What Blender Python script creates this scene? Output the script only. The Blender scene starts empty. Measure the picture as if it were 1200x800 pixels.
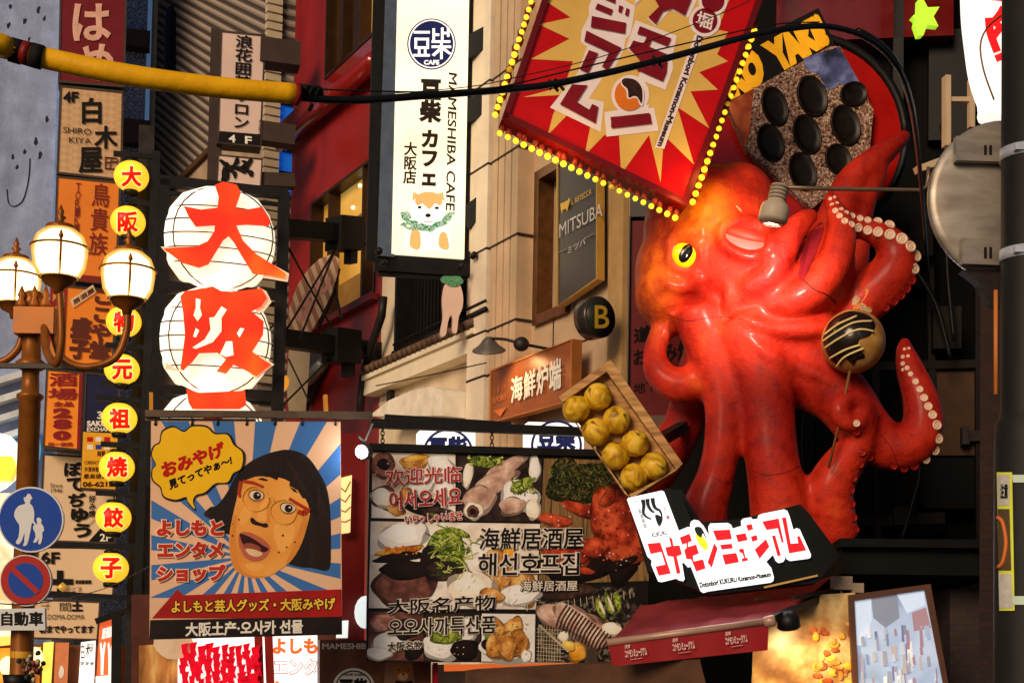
import bpy, bmesh, math, random
from mathutils import Vector, Matrix
from mathutils.bvhtree import BVHTree
C = bpy.context
SC = C.scene
COL = SC.collection
R = math.radians
random.seed(7)

# ------------------------------------------------------------------ camera
F, CX, CY = 1800.0, 600.0, 718.0
CAMZ = 1.6
cam = bpy.data.cameras.new('Camera')
camo = bpy.data.objects.new('Camera', cam)
COL.objects.link(camo)
cam.sensor_fit = 'HORIZONTAL'
cam.sensor_width = 36.0
cam.lens = F / 1200.0 * 36.0
cam.shift_x = 0.0
cam.shift_y = (CY - 400.0) / 1200.0
cam.clip_end = 3000.0
cam.clip_start = 0.1
ROT = Matrix.Rotation(R(90 + 2.6), 3, 'X') @ Matrix.Rotation(R(1.0), 3, 'Z')
camo.matrix_world = Matrix.Translation((0, 0, CAMZ)) @ ROT.to_4x4()
SC.camera = camo
CAMP = Vector((0, 0, CAMZ))

# ------------------------------------------------------------------ sky, sun, exposure
SUN_EL, SUN_AZ = 20.0, 206.0            # low warm sun added for the glow of the street behind the viewer
w = bpy.data.worlds.new('World')
SC.world = w
w.use_nodes = True
wn = w.node_tree.nodes
sky = wn.new('ShaderNodeTexSky')
sky.sky_type = 'NISHITA'
sky.sun_disc = False
sky.sun_elevation = R(SUN_EL)
sky.sun_rotation = R(SUN_AZ)
sky.air_density = 1.0
sky.ozone_density = 3.0
w.node_tree.links.new(sky.outputs[0], wn['Background'].inputs[0])
wn['Background'].inputs[1].default_value = 0.04
sl = bpy.data.lights.new('Sun', 'SUN')
sl.energy = 2.7
sl.angle = R(24)
sl.color = (1.0, 0.76, 0.52)
so = bpy.data.objects.new('Sun', sl)
COL.objects.link(so)
sd = Vector((math.sin(R(SUN_AZ)) * math.cos(R(SUN_EL)), math.cos(R(SUN_AZ)) * math.cos(R(SUN_EL)), math.sin(R(SUN_EL))))
so.rotation_euler = (-sd).to_track_quat('-Z', 'Y').to_euler()
so.location = sd * 60
SC.view_settings.view_transform = 'Standard'
SC.view_settings.look = 'None'
SC.view_settings.exposure = 0.0
SC.view_settings.gamma = 1.0
SC.cycles.use_denoising = True
SC.cycles.max_bounces = 6

# ------------------------------------------------------------------ geometry of the view
def ray(px, py):
    return (ROT @ Vector(((px - CX) / F, -(py - CY) / F, -1.0)))
def at(px, py, Y):
    d = ray(px, py)
    return CAMP + d * (Y / d.y)
def pxr(r, Y):
    return r * Y / F
UP = Vector((0, 0, 1))

class Pl:
    """an upright plane through a point; yaw turns its face; calling it gives the point of the plane seen at a place in the picture"""
    def __init__(s, px, py, Y, yaw=14.0, tilt=0.0):
        s.o = at(px, py, Y)
        s.n = Vector((math.sin(R(yaw)) * math.cos(R(tilt)), -math.cos(R(yaw)) * math.cos(R(tilt)), math.sin(R(tilt))))
        s.u = UP.cross(s.n).normalized()
        s.k = Y / F
    def __call__(s, px, py, off=0.0):
        d = ray(px, py)
        t = (s.o - CAMP).dot(s.n) / d.dot(s.n)
        return CAMP + d * t + s.n * off

class Ball:
    """ellipsoid surface seen at a place in the picture"""
    def __init__(s, c, rx, ry, rz):
        s.c, s.r = c, Vector((rx, ry, rz))
    def __call__(s, px, py, off=0.0):
        d = ray(px, py)
        r = s.r + Vector((off, off, off))
        o = CAMP - s.c
        oo = Vector((o.x / r.x, o.y / r.y, o.z / r.z)); dd = Vector((d.x / r.x, d.y / r.y, d.z / r.z))
        a, b, c = dd.dot(dd), oo.dot(dd), oo.dot(oo) - 1
        q = b * b - a * c
        t = (-b - math.sqrt(q)) / a if q > 0 else -b / a
        return CAMP + d * t

# ------------------------------------------------------------------ materials
def S(r, g, b):
    f = lambda v: (v / 255.0 / 12.92) if v / 255.0 <= 0.04045 else ((v / 255.0 + 0.055) / 1.055) ** 2.4
    return (f(r), f(g), f(b))
MATS = {}
def mat(name, col, rough=0.5, metal=0.0, emit=None, es=1.0, var=0.18, scale=2.5, bump=0.0, bscale=30.0, coat=0.0, spec=0.25, stain=0.0):
    if name in MATS:
        return MATS[name]
    m = bpy.data.materials.new(name)
    m.use_nodes = True
    nt = m.node_tree; N = nt.nodes; L = nt.links
    b = N['Principled BSDF']
    b.inputs['Roughness'].default_value = rough
    b.inputs['Metallic'].default_value = metal
    b.inputs['Coat Weight'].default_value = coat
    b.inputs['Specular IOR Level'].default_value = spec
    tc = N.new('ShaderNodeTexCoord')
    no = N.new('ShaderNodeTexNoise')
    no.inputs['Scale'].default_value = scale
    no.inputs['Detail'].default_value = 6
    no.inputs['Roughness'].default_value = 0.65
    L.new(tc.outputs['Object'], no.inputs['Vector'])
    rp = N.new('ShaderNodeValToRGB')
    rp.color_ramp.elements[0].position = 0.32
    rp.color_ramp.elements[1].position = 0.68
    lo = tuple(max(0, c * (1 - var)) for c in col) + (1,)
    hi = tuple(min(1, c * (1 + var)) for c in col) + (1,)
    rp.color_ramp.elements[0].color = lo
    rp.color_ramp.elements[1].color = hi
    L.new(no.outputs['Fac'], rp.inputs['Fac'])
    outc = rp.outputs['Color']
    if stain > 0:
        n2 = N.new('ShaderNodeTexNoise'); n2.inputs['Scale'].default_value = scale * 0.35; n2.inputs['Detail'].default_value = 9
        mp = N.new('ShaderNodeMapping'); mp.inputs['Scale'].default_value = (3, 3, 0.5)
        L.new(tc.outputs['Object'], mp.inputs['Vector']); L.new(mp.outputs[0], n2.inputs['Vector'])
        r2 = N.new('ShaderNodeValToRGB'); r2.color_ramp.elements[0].position = 0.45; r2.color_ramp.elements[1].position = 0.7
        r2.color_ramp.elements[0].color = (0, 0, 0, 1); r2.color_ramp.elements[1].color = (stain,) * 3 + (1,)
        L.new(n2.outputs['Fac'], r2.inputs['Fac'])
        mx = N.new('ShaderNodeMix'); mx.data_type = 'RGBA'
        L.new(r2.outputs['Color'], mx.inputs['Factor']); L.new(outc, mx.inputs[6])
        mx.inputs[7].default_value = (col[0] * .3, col[1] * .28, col[2] * .25, 1)
        outc = mx.outputs[2]
    L.new(outc, b.inputs['Base Color'])
    mr = N.new('ShaderNodeMapRange')
    mr.inputs['To Min'].default_value = max(0.02, rough - 0.12); mr.inputs['To Max'].default_value = min(1, rough + 0.12)
    L.new(no.outputs['Fac'], mr.inputs['Value']); L.new(mr.outputs[0], b.inputs['Roughness'])
    if bump > 0:
        nb = N.new('ShaderNodeTexNoise'); nb.inputs['Scale'].default_value = bscale; nb.inputs['Detail'].default_value = 4
        L.new(tc.outputs['Object'], nb.inputs['Vector'])
        bp = N.new('ShaderNodeBump'); bp.inputs['Strength'].default_value = bump; bp.inputs['Distance'].default_value = 0.03
        L.new(nb.outputs['Fac'], bp.inputs['Height']); L.new(bp.outputs[0], b.inputs['Normal'])
    if emit is not None:
        b.inputs['Emission Color'].default_value = tuple(emit) + (1,)
        b.inputs['Emission Strength'].default_value = es
    MATS[name] = m
    return m
def ramp_mat(name, stops, scale=6.0, rough=0.45, detail=5.0, emit=0.0, voro=0.0, dist=0.0, bump=0.0, stretch=(1, 1, 1)):
    """printed or mottled surface: a noise through several colours"""
    if name in MATS:
        return MATS[name]
    m = bpy.data.materials.new(name); m.use_nodes = True
    nt = m.node_tree; N = nt.nodes; L = nt.links; b = N['Principled BSDF']
    b.inputs['Roughness'].default_value = rough; b.inputs['Specular IOR Level'].default_value = .25
    tc = N.new('ShaderNodeTexCoord'); mp = N.new('ShaderNodeMapping'); mp.inputs['Scale'].default_value = stretch
    L.new(tc.outputs['Object'], mp.inputs['Vector'])
    if voro:
        no = N.new('ShaderNodeTexVoronoi'); no.inputs['Scale'].default_value = scale; out = no.outputs['Distance']
    else:
        no = N.new('ShaderNodeTexNoise'); no.inputs['Scale'].default_value = scale; no.inputs['Detail'].default_value = detail
        no.inputs['Distortion'].default_value = dist; out = no.outputs['Fac']
    L.new(mp.outputs[0], no.inputs['Vector'])
    rp = N.new('ShaderNodeValToRGB'); e = rp.color_ramp.elements
    while len(e) < len(stops): e.new(0.5)
    for i, (p, c) in enumerate(stops):
        e[i].position = p; e[i].color = tuple(c) + (1,)
    L.new(out, rp.inputs['Fac']); L.new(rp.outputs['Color'], b.inputs['Base Color'])
    if emit:
        L.new(rp.outputs['Color'], b.inputs['Emission Color']); b.inputs['Emission Strength'].default_value = emit
    if bump:
        bp = N.new('ShaderNodeBump'); bp.inputs['Strength'].default_value = bump; bp.inputs['Distance'].default_value = 0.02
        L.new(out, bp.inputs['Height']); L.new(bp.outputs[0], b.inputs['Normal'])
    MATS[name] = m
    return m
def glow(name, col, es=1.0):
    """backlit acrylic, a lamp glass, a lit sign face"""
    return mat(name, tuple(min(.8, c) for c in col), 0.35, 0, col, es, var=0.05)

# ------------------------------------------------------------------ scene objects
def wloc(o):
    v = Vector((0, 0, 0))
    while o is not None:
        v += Vector(o.location); o = o.parent
    return v
def tag(o, label=None, cat=None, group=None, kind=None):
    if label: o['label'] = label
    if cat: o['category'] = cat
    if group: o['group'] = group
    if kind: o['kind'] = kind
    return o
def thing(name, label, cat, loc, group=None):
    o = bpy.data.objects.new(name, None)
    o.empty_display_size = 0.2
    COL.objects.link(o); o.location = loc
    return tag(o, label, cat, group)

_fontobj = None
GLYPH = {}
def text_mesh(s, bold, res=3):
    """outline of a line of writing, as flat points and faces; em square 0..1 by -0.12..0.88"""
    global _fontobj
    key = (s, round(bold, 4), res)
    if key in GLYPH:
        return GLYPH[key]
    if _fontobj is None:
        c = bpy.data.curves.new('lettering_source', 'FONT')
        _fontobj = bpy.data.objects.new('lettering_source', c)
        COL.objects.link(_fontobj)
    c = _fontobj.data
    c.body = s; c.size = 1.0; c.resolution_u = res
    c.bevel_depth = bold; c.bevel_resolution = 1 if bold > 0.03 else 0
    c.fill_mode = 'FRONT'
    C.view_layer.update()
    dg = C.evaluated_depsgraph_get()
    me = bpy.data.meshes.new_from_object(_fontobj.evaluated_get(dg))
    vs = [(v.co.x, v.co.y, v.co.z) for v in me.vertices]
    fs = [tuple(p.vertices) for p in me.polygons]
    bpy.data.meshes.remove(me)
    GLYPH[key] = (vs, fs)
    return GLYPH[key]

def quad_of(q):
    if len(q) == 4 and not isinstance(q[0], (tuple, list)):
        x0, y0, x1, y1 = q
        return [(x0, y0), (x1, y0), (x1, y1), (x0, y1)]
    return list(q)
def bil(q, s, t):
    """s to the right 0..1, t down 0..1"""
    a, b, c, d = q
    x = (a[0] * (1 - s) + b[0] * s) * (1 - t) + (d[0] * (1 - s) + c[0] * s) * t
    y = (a[1] * (1 - s) + b[1] * s) * (1 - t) + (d[1] * (1 - s) + c[1] * s) * t
    return x, y
def smooth(pts, n=6, closed=False):
    """Catmull-Rom through tuples of any length"""
    m = len(pts); out = []
    rng = range(m) if closed else range(m - 1)
    for i in rng:
        g = lambda k: pts[k % m] if closed else pts[max(0, min(m - 1, k))]
        p0, p1, p2, p3 = g(i - 1), g(i), g(i + 1), g(i + 2)
        for j in range(n):
            t = j / n
            out.append(tuple(0.5 * (2 * b + (c - a) * t + (2 * a - 5 * b + 4 * c - d) * t * t + (3 * b - a - 3 * c + d) * t ** 3) for a, b, c, d in zip(p0, p1, p2, p3)))
    if not closed: out.append(tuple(pts[-1]))
    return out

class MB:
    """collects shapes for ONE mesh object"""
    def __init__(s):
        s.v, s.f, s.m, s.sm = [], [], [], []
    def add(s, vs, fs, mi=0, sm=False):
        k = len(s.v)
        s.v += [Vector(a) for a in vs]
        for f in fs:
            s.f.append(tuple(i + k for i in f)); s.m.append(mi); s.sm.append(sm)
        return s
    def poly(s, pl, pts, off=0.003, mi=0):
        return s.add([pl(x, y, off) for x, y in pts], [tuple(range(len(pts)))[::-1]], mi)
    def prism(s, pl, pts, o0, o1, mi=0):
        n = len(pts)
        vs = [pl(x, y, o0) for x, y in pts] + [pl(x, y, o1) for x, y in pts]
        # keep the plan parallel: push the back outline straight along the plane's normal
        if isinstance(pl, Pl):
            vs = [pl(x, y, 0) + pl.n * o0 for x, y in pts] + [pl(x, y, 0) + pl.n * o1 for x, y in pts]
        fs = [tuple(range(n)), tuple(range(2 * n - 1, n - 1, -1))]
        fs += [(i, n + i, n + (i + 1) % n, (i + 1) % n) for i in range(n)]
        return s.add(vs, fs, mi)
    def box(s, c, ax, ay, az, mi=0):
        """centre and three half-axis vectors"""
        vs = [c + ax * i + ay * j + az * k for i in (-1, 1) for j in (-1, 1) for k in (-1, 1)]
        return s.add(vs, [(0, 1, 3, 2), (4, 6, 7, 5), (0, 4, 5, 1), (2, 3, 7, 6), (0, 2, 6, 4), (1, 5, 7, 3)], mi)
    def pbox(s, pl, a, b, o0, o1, mi=0):
        """box on an upright plane between two places in the picture"""
        A, B = pl(*a), pl(*b)
        u0, u1 = (A - pl.o).dot(pl.u), (B - pl.o).dot(pl.u)
        z0, z1 = A.z, B.z
        return s.ubox(pl, min(u0, u1), max(u0, u1), min(z0, z1), max(z0, z1), o0, o1, mi)
    def ubox(s, pl, u0, u1, z0, z1, o0, o1, mi=0):
        base = Vector((pl.o.x, pl.o.y, 0))
        c = base + pl.u * (u0 + u1) / 2 + pl.n * (o0 + o1) / 2 + UP * (z0 + z1) / 2
        return s.box(c, pl.u * (u1 - u0) / 2, pl.n * (o1 - o0) / 2, UP * (z1 - z0) / 2, mi)
    def bar(s, a, b, w, h=None, mi=0, up=UP):
        """square bar between two points"""
        h = h or w
        d = (b - a); L = d.length; d = d / L
        x = d.cross(up)
        if x.length < 1e-4: x = Vector((1, 0, 0))
        x.normalize(); y = x.cross(d).normalized()
        return s.box((a + b) / 2, d * L / 2, x * w / 2, y * h / 2, mi)
    def tube(s, pts, rs, seg=10, mi=0, cap=True, flat=1.0):
        n = len(pts)
        if not isinstance(rs, (list, tuple)): rs = [rs] * n
        vs, fs = [], []
        prev = None
        for i, p in enumerate(pts):
            a, b = pts[max(0, i - 1)], pts[min(n - 1, i + 1)]
            d = (b - a).normalized()
            if prev is None:
                x = d.cross(Vector((0, 1, 0)))
                if x.length < 1e-3: x = d.cross(Vector((1, 0, 0)))
            else:
                x = prev - d * prev.dot(d)
            x.normalize(); prev = x; y = d.cross(x)
            for k in range(seg):
                t = 2 * math.pi * k / seg
                vs.append(p + (x * math.cos(t) + y * math.sin(t) * flat) * rs[i])
        for i in range(n - 1):
            for k in range(seg):
                a, b = i * seg + k, i * seg + (k + 1) % seg
                fs.append((a, b, b + seg, a + seg))
        if cap:
            fs.append(tuple(range(seg))[::-1]); fs.append(tuple(range((n - 1) * seg, n * seg)))
        return s.add(vs, fs, mi, True)
    def lathe(s, c, axis, prof, seg=20, mi=0):
        """prof: (radius, along axis)"""
        d = axis.normalized(); x = d.cross(Vector((0.31, 0.2, 0.9)))
        x.normalize(); y = d.cross(x)
        vs, fs = [], []
        for r, h in prof:
            for k in range(seg):
                t = 2 * math.pi * k / seg
                vs.append(c + d * h + (x * math.cos(t) + y * math.sin(t)) * max(r, 1e-4))
        for i in range(len(prof) - 1):
            for k in range(seg):
                a, b = i * seg + k, i * seg + (k + 1) % seg
                fs.append((a, b, b + seg, a + seg))
        fs.append(tuple(range(seg))[::-1]); fs.append(tuple(range((len(prof) - 1) * seg, len(prof) * seg)))
        return s.add(vs, fs, mi, True)
    def ball(s, c, rx, ry=None, rz=None, seg=20, rings=12, mi=0, rot=None):
        ry = rx if ry is None else ry; rz = rx if rz is None else rz
        vs, fs = [], []
        for i in range(rings + 1):
            a = math.pi * i / rings
            for k in range(seg):
                t = 2 * math.pi * k / seg
                v = Vector((rx * math.sin(a) * math.cos(t), ry * math.sin(a) * math.sin(t), rz * math.cos(a)))
                vs.append(c + (rot @ v if rot else v))
        for i in range(rings):
            for k in range(seg):
                a, b = i * seg + k, i * seg + (k + 1) % seg
                fs.append((a, a + seg, b + seg, b))
        return s.add(vs, fs, mi, True)
    def text(s, pl, st, q, off=0.004, bold=0.0, mi=0, fit=True, res=3, thick=0.0015):
        """a line of writing fitted into a quad of the picture"""
        q = quad_of(q)
        vs, fs = text_mesh(st, bold, res)
        if not vs: return s
        if fit:
            xs = [v[0] for v in vs]; ys = [v[1] for v in vs]
            x0, x1, y0, y1 = min(xs), max(xs), min(ys), max(ys)
        else:
            x0, x1, y0, y1 = 0, 1.0 * len(st), -0.12, 0.88
        zb = max(bold, 1e-6)
        if not isinstance(pl, Pl):            # writing on a rounded surface: cut long faces so that they follow it
            bm = bmesh.new(); bv = [bm.verts.new(v) for v in vs]
            for f in fs:
                try: bm.faces.new([bv[i] for i in f])
                except ValueError: pass
            bmesh.ops.triangulate(bm, faces=bm.faces[:])
            for _ in range(4):
                lg = [e for e in bm.edges if e.calc_length() > .16]
                if not lg: break
                bmesh.ops.subdivide_edges(bm, edges=lg, cuts=1); bmesh.ops.triangulate(bm, faces=bm.faces[:])
            bm.verts.index_update(); vs = [tuple(v.co) for v in bm.verts]; fs = [tuple(v.index for v in f.verts) for f in bm.faces]; bm.free()
        out = []
        for x, y, z in vs:
            px, py = bil(q, (x - x0) / (x1 - x0 or 1), (y1 - y) / (y1 - y0 or 1))
            out.append(pl(px, py, off + thick * (z / zb if bold else 0)))
        return s.add(out, fs, mi)
    def vtext(s, pl, st, q, off=0.004, bold=0.0, mi=0, rot=False, res=3):
        """writing set top to bottom, one character under another"""
        q = quad_of(q); n = len(st)
        for i, ch in enumerate(st):
            if ch == ' ': continue
            t0, t1 = i / n, (i + 1) / n
            a, b, c, d = bil(q, 0, t0), bil(q, 1, t0), bil(q, 1, t1), bil(q, 0, t1)
            if ch in 'ー―—' : a, b, c, d = b, c, d, a     # long-vowel bar turns upright
            s.text(pl, ch, [a, b, c, d], off, bold, mi, fit=ch.isascii(), res=res)
        return s
    def build(s, name, mats, parent=None, loc=None, smooth_all=False):
        if not isinstance(mats, (list, tuple)): mats = [mats]
        me = bpy.data.meshes.new(name)
        o = bpy.data.objects.new(name, me)
        COL.objects.link(o)
        if parent is not None:
            o.parent = parent; base = wloc(parent)
        else:
            if loc is None:
                lo = Vector((min(v.x for v in s.v), min(v.y for v in s.v), min(v.z for v in s.v)))
                hi = Vector((max(v.x for v in s.v), max(v.y for v in s.v), 0))
                loc = Vector(((lo.x + hi.x) / 2, (lo.y + hi.y) / 2, lo.z))
            o.location = loc; base = Vector(loc)
        me.from_pydata([v - base for v in s.v], [], s.f)
        for m in mats: me.materials.append(m)
        me.polygons.foreach_set('material_index', s.m)
        me.polygons.foreach_set('use_smooth', [True] * len(s.f) if smooth_all else s.sm)
        me.validate(); me.update()
        return o

def blob(cx, cy, rx, ry, rot=0, n=18, rough=0.12, seed=0):
    rd = random.Random(seed + cx * 3.1 + cy)
    c, sn = math.cos(R(rot)), math.sin(R(rot))
    out = []
    ph = [rd.uniform(0, 6.28) for _ in range(3)]
    for i in range(n):
        t = 2 * math.pi * i / n
        k = 1 + rough * (math.sin(2 * t + ph[0]) * .5 + math.sin(3 * t + ph[1]) * .5 + math.sin(5 * t + ph[2]) * .4)
        x, y = rx * k * math.cos(t), ry * k * math.sin(t)
        out.append((cx + x * c - y * sn, cy + x * sn + y * c))
    return out
def inset(q, d):
    """quad moved inwards by d picture units"""
    cx = sum(p[0] for p in q) / 4; cy = sum(p[1] for p in q) / 4
    a, b, c, e = q
    return [(a[0] + d, a[1] + d), (b[0] - d, b[1] + d), (c[0] - d, c[1] - d), (e[0] + d, e[1] - d)]
def ring(mb, pl, q, d, o0, o1, mi=0):
    i = inset(q, d)
    for k in range(4):
        j = (k + 1) % 4
        mb.prism(pl, [q[k], q[j], i[j], i[k]], o0, o1, mi)
    return mb
def mid(q):
    return (sum(p[0] for p in q) / 4, sum(p[1] for p in q) / 4)
def sign_board(name, label, cat, pl, q, thick, face, frame, fw=3, group=None):
    """a box sign: panel and frame; lettering is added by the caller"""
    q = quad_of(q)
    bx, by = (q[2][0] + q[3][0]) / 2, (q[2][1] + q[3][1]) / 2
    t = thing(name, label, cat, pl(bx, by, -thick / 2), group)
    m = MB(); m.prism(pl, inset(q, fw * 0.4), -thick + .02, 0); m.build('panel', face, t)
    m = MB(); ring(m, pl, q, fw, -thick, 0.02); m.build('frame', frame, t)
    return t
def zz(x0, y0, k):
    """reads places off an enlarged detail of the picture"""
    return lambda *p: [(x0 + a * k, y0 + b * k) for a, b in p]
def copy_tree(o, parent=None):
    c = o.copy(); COL.objects.link(c)
    if parent is not None: c.parent = parent
    for ch in list(o.children): copy_tree(ch, c)
    return c

# shared materials
black_metal = mat('black_metal', S(20, 18, 18), 0.5, 0.2, var=.3, scale=6, spec=.3)
dark_steel = mat('dark_steel', S(52, 46, 42), 0.5, 0.5, var=.3, scale=5)
grey_steel = mat('grey_steel', S(140, 138, 132), 0.4, 0.7, var=.2, scale=5)
pale_steel = mat('pale_steel', S(190, 195, 205), 0.4, 0.5, var=.15, scale=4)
bronze_metal = mat('bronze_metal', S(105, 70, 38), 0.35, 0.6, var=.3, scale=6)
white_paint = mat('white_paint', S(225, 220, 210), 0.5, var=.08)
ink_black = mat('ink_black', S(24, 20, 20), .75, var=.1, spec=.15)
ink_red = mat('ink_red', S(190, 25, 20), .75, var=.1, spec=.15)
ink_white = mat('ink_white', S(235, 228, 215), 0.5, var=.05)
ink_maroon = mat('ink_maroon', S(120, 22, 22), .75, var=.1, spec=.15)
ink_yellow = mat('ink_yellow', S(240, 200, 40), 0.45, var=.1)
ink_brown = mat('ink_brown', S(70, 30, 14), .75, var=.1, spec=.15)
lit_white = glow('lit_white', (1.0, 0.96, 0.88), 1.0)
# ================================================================== the setting
FAC = Pl(900, 400, 20.0, yaw=-62)        # the line of fronts on the far side of the street
def fu(px, py=400): return (FAC(px, py) - FAC.o).dot(FAC.u)
def fz(px, py): return FAC(px, py).z
def fwall(mb, pl, u0, u1, z0, z1, holes, o0, o1, mi=0):
    us = sorted({u0, u1} | {min(max(h[k], u0), u1) for h in holes for k in (0, 1)})
    zs = sorted({z0, z1} | {min(max(h[k], z0), z1) for h in holes for k in (2, 3)})
    for a, b in zip(us, us[1:]):
        for c, d in zip(zs, zs[1:]):
            mu, mz = (a + b) / 2, (c + d) / 2
            if not any(h[0] < mu < h[1] and h[2] < mz < h[3] for h in holes):
                mb.ubox(pl, a, b, c, d, o0, o1, mi)
    return mb
def fpoint(u, z, off):
    return Vector((FAC.o.x, FAC.o.y, 0)) + FAC.u * u + UP * z + FAC.n * off

asphalt = mat('asphalt', (0.05, 0.05, 0.052), 0.75, var=.35, scale=20, bump=.3, bscale=120)
paving = mat('paving', (0.22, 0.2, 0.18), 0.65, var=.25, scale=6)
MB().add([(-300, -300, 0), (300, -300, 0), (300, 400, 0), (-300, 400, 0)], [(0, 1, 2, 3)]).build('ground', asphalt, loc=(0, 0, 0))['kind'] = 'structure'
m = MB(); m.ubox(FAC, fu(60), fu(1800), 0.004, 0.13, 0.02, 2.6)
m.build('pavement', paving)['kind'] = 'structure'

# ---- far pale tower with a chalk face, at the head of the street
pale_stucco = mat('pale_stucco', S(150, 164, 200), 0.9, var=.22, scale=1.6, bump=.5, bscale=14, stain=.35)
chalk_dark = mat('chalk_dark', S(40, 40, 52), 0.9)
TW = Pl(30, 300, 40, yaw=10)
t = thing('tall_building', 'pale grey stucco building with a drawn smiling face, behind the stacked signs', 'building', TW(30, 800) * 1.0)
t.location.z = 0
m = MB(); a = TW(-260, 400); b = TW(71, 400)
m.ubox(TW, (a - TW.o).dot(TW.u), (b - TW.o).dot(TW.u), 0, 30, -9, 0); m.build('wall', pale_stucco, t)
m = MB()
for x, y, r in [(45, 12, 3.2), (29, 25, 3.0), (52, 22, 2.4), (34, 46, 2), (55, 140, 3), (42, 166, 3.6), (29, 178, 2.6), (47, 182, 3.4), (15, 184, 2.6), (20, 196, 2.4), (10, 30, 3), (12, 8, 2.5), (62, 60, 2)]:
    m.poly(TW, blob(x, y, r * .7, r * 1.3, 10, 9, .3, 3), .006)
sm_ = smooth([(8, 222), (10, 238), (17, 242), (26, 236), (31, 222), (34, 205), (35, 186)], 5)
for p, q in zip(sm_, sm_[1:]):
    m.bar(TW(*p, .01), TW(*q, .01), .035, .02)
m.build('chalk_drawing', chalk_dark, t)
m = MB(); m.pbox(TW, (67, 470), (72, -40), 0, .14); m.build('corner_trim', mat('cold_trim', S(120, 150, 200), .3, .2), t)
m = MB()
for k in range(5):
    y = 438 + k * 22
    m.prism(TW, [(-20 + k * 2, y + 14), (28, y), (30, y + 7), (-20, y + 22)], .05, .5)
m.build('louvre', mat('louvre_white', S(200, 205, 210), .4), t)
# colourful lit shop display under it
t = thing('shop_display', 'bright yellow, white and blue shop display glowing behind the lamp post', 'shop display', TW(20, 620, 1))
m = MB(); m.prism(TW, blob(2, 545, 30, 32, 0, 20, .08, 1), .6, 1.0); m.build('white_dome', glow('display_white', (1, .98, .9), .9), t)
m = MB(); m.prism(TW, [(-150, 538), (24, 544), (28, 556), (22, 570), (-150, 576)], 1.0, 1.5); m.build('yellow_band', glow('display_yellow', (1, .72, .05), .9), t)
m = MB(); m.prism(TW, blob(36, 528, 13, 30, 0, 16, .1, 2), .3, .6); m.build('blue_fin', glow('display_blue', (.15, .55, .75), .6), t)
m = MB(); m.prism(TW, [(-150, 580), (40, 580), (40, 830), (-150, 830)], .3, .5); m.build('glowing_wall', ramp_mat('display_wall', [(0.3, S(250, 235, 190)), (.5, S(255, 250, 230)), (.65, S(220, 190, 130))], 1.2, emit=.6), t)

# ---- ribbed brown building
ribs = bpy.data.materials.new('ribbed_cladding'); ribs.use_nodes = True
nt = ribs.node_tree; N = nt.nodes; L = nt.links; b = N['Principled BSDF']
tc = N.new('ShaderNodeTexCoord'); mp = N.new('ShaderNodeMapping'); mp.inputs['Rotation'].default_value = (0, 0, 0)
wv = N.new('ShaderNodeTexWave'); wv.bands_direction = 'X'; wv.inputs['Scale'].default_value = 1.25; wv.inputs['Distortion'].default_value = .25; wv.inputs['Detail'].default_value = 2
sdir = (FAC(300, 112) - FAC(200, 48)).normalized(); acr = sdir.cross(FAC.n).normalized()
dt = N.new('ShaderNodeVectorMath'); dt.operation = 'DOT_PRODUCT'; dt.inputs[1].default_value = acr
cb = N.new('ShaderNodeCombineXYZ'); L.new(tc.outputs['Object'], dt.inputs[0]); L.new(dt.outputs['Value'], cb.inputs[0]); L.new(cb.outputs[0], wv.inputs['Vector'])
rp = N.new('ShaderNodeValToRGB'); rp.color_ramp.elements[0].position = .25; rp.color_ramp.elements[1].position = .6
rp.color_ramp.elements[0].color = S(76, 62, 54) + (1,); rp.color_ramp.elements[1].color = S(166, 148, 132) + (1,)
L.new(wv.outputs['Fac'], rp.inputs['Fac']); L.new(rp.outputs[0], b.inputs['Base Color'])
bp = N.new('ShaderNodeBump'); bp.inputs['Strength'].default_value = .8; bp.inputs['Distance'].default_value = .06
L.new(wv.outputs['Fac'], bp.inputs['Height']); L.new(bp.outputs[0], b.inputs['Normal']); b.inputs['Roughness'].default_value = .8
tan_wall = mat('tan_wall', S(186, 160, 132), .8, var=.12, scale=1.5, stain=.3)
tan_trim = mat('tan_trim', S(200, 180, 150), .7, var=.1)
t = thing('ribbed_building', 'brown building clad in close ribs with a narrow arched slit window', 'building', fpoint(fu(240), 0, -2))
u0, u1 = fu(174), fu(306)
m = MB(); m.ubox(FAC, u0, u1, 0, 24, -2.2, 0); m.build('wall', ribs, t)
m = MB(); m.ubox(FAC, u0 - .25, u0, 0, 24, -2.2, .12)
for k in range(60):
    m.ubox(FAC, u1 - .02, u1 + .16, 9 + k * .22, 9.17 + k * .22, -.3, .1)
m.build('corner_quoin', tan_trim, t)
m = MB()
m.prism(FAC, [(194, 100), (194, 25), (197, 12), (202, 6), (206, 14), (206, 96)], 0.0, .04); m.build('slit_window', mat('dark_glass', S(20, 18, 20), .15, .2), t)
m = MB(); m.ubox(FAC, fu(176), fu(305), 0, fz(240, 186), 0.004, .05); m.build('lower_bay', tan_wall, t)
m = MB(); m.ubox(FAC, fu(174), fu(306), fz(240, 190), fz(240, 184), 0.055, .18); m.build('ledge', mat('brown_ledge', S(90, 62, 38), .7), t)
m = MB(); m.ubox(FAC, u1 + .005, u1 + .03, fz(320, 222), fz(320, 92), -2.15, -.32); m.build('side_glass', mat('sky_glow_glass', S(36, 120, 215), .08, .1, var=.25, scale=1.2, emit=S(14, 80, 190), es=.45), t)  # glass added in the sky gap; the sky's blue is painted in and glows
m = MB()
for k in range(5):
    m.ubox(FAC, u1 + .03, u1 + .09, fz(320, 222) + k * .6, fz(320, 222) + .1 + k * .6, -2.15, -.32)
m.build('glass_bar', black_metal, t)
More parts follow.
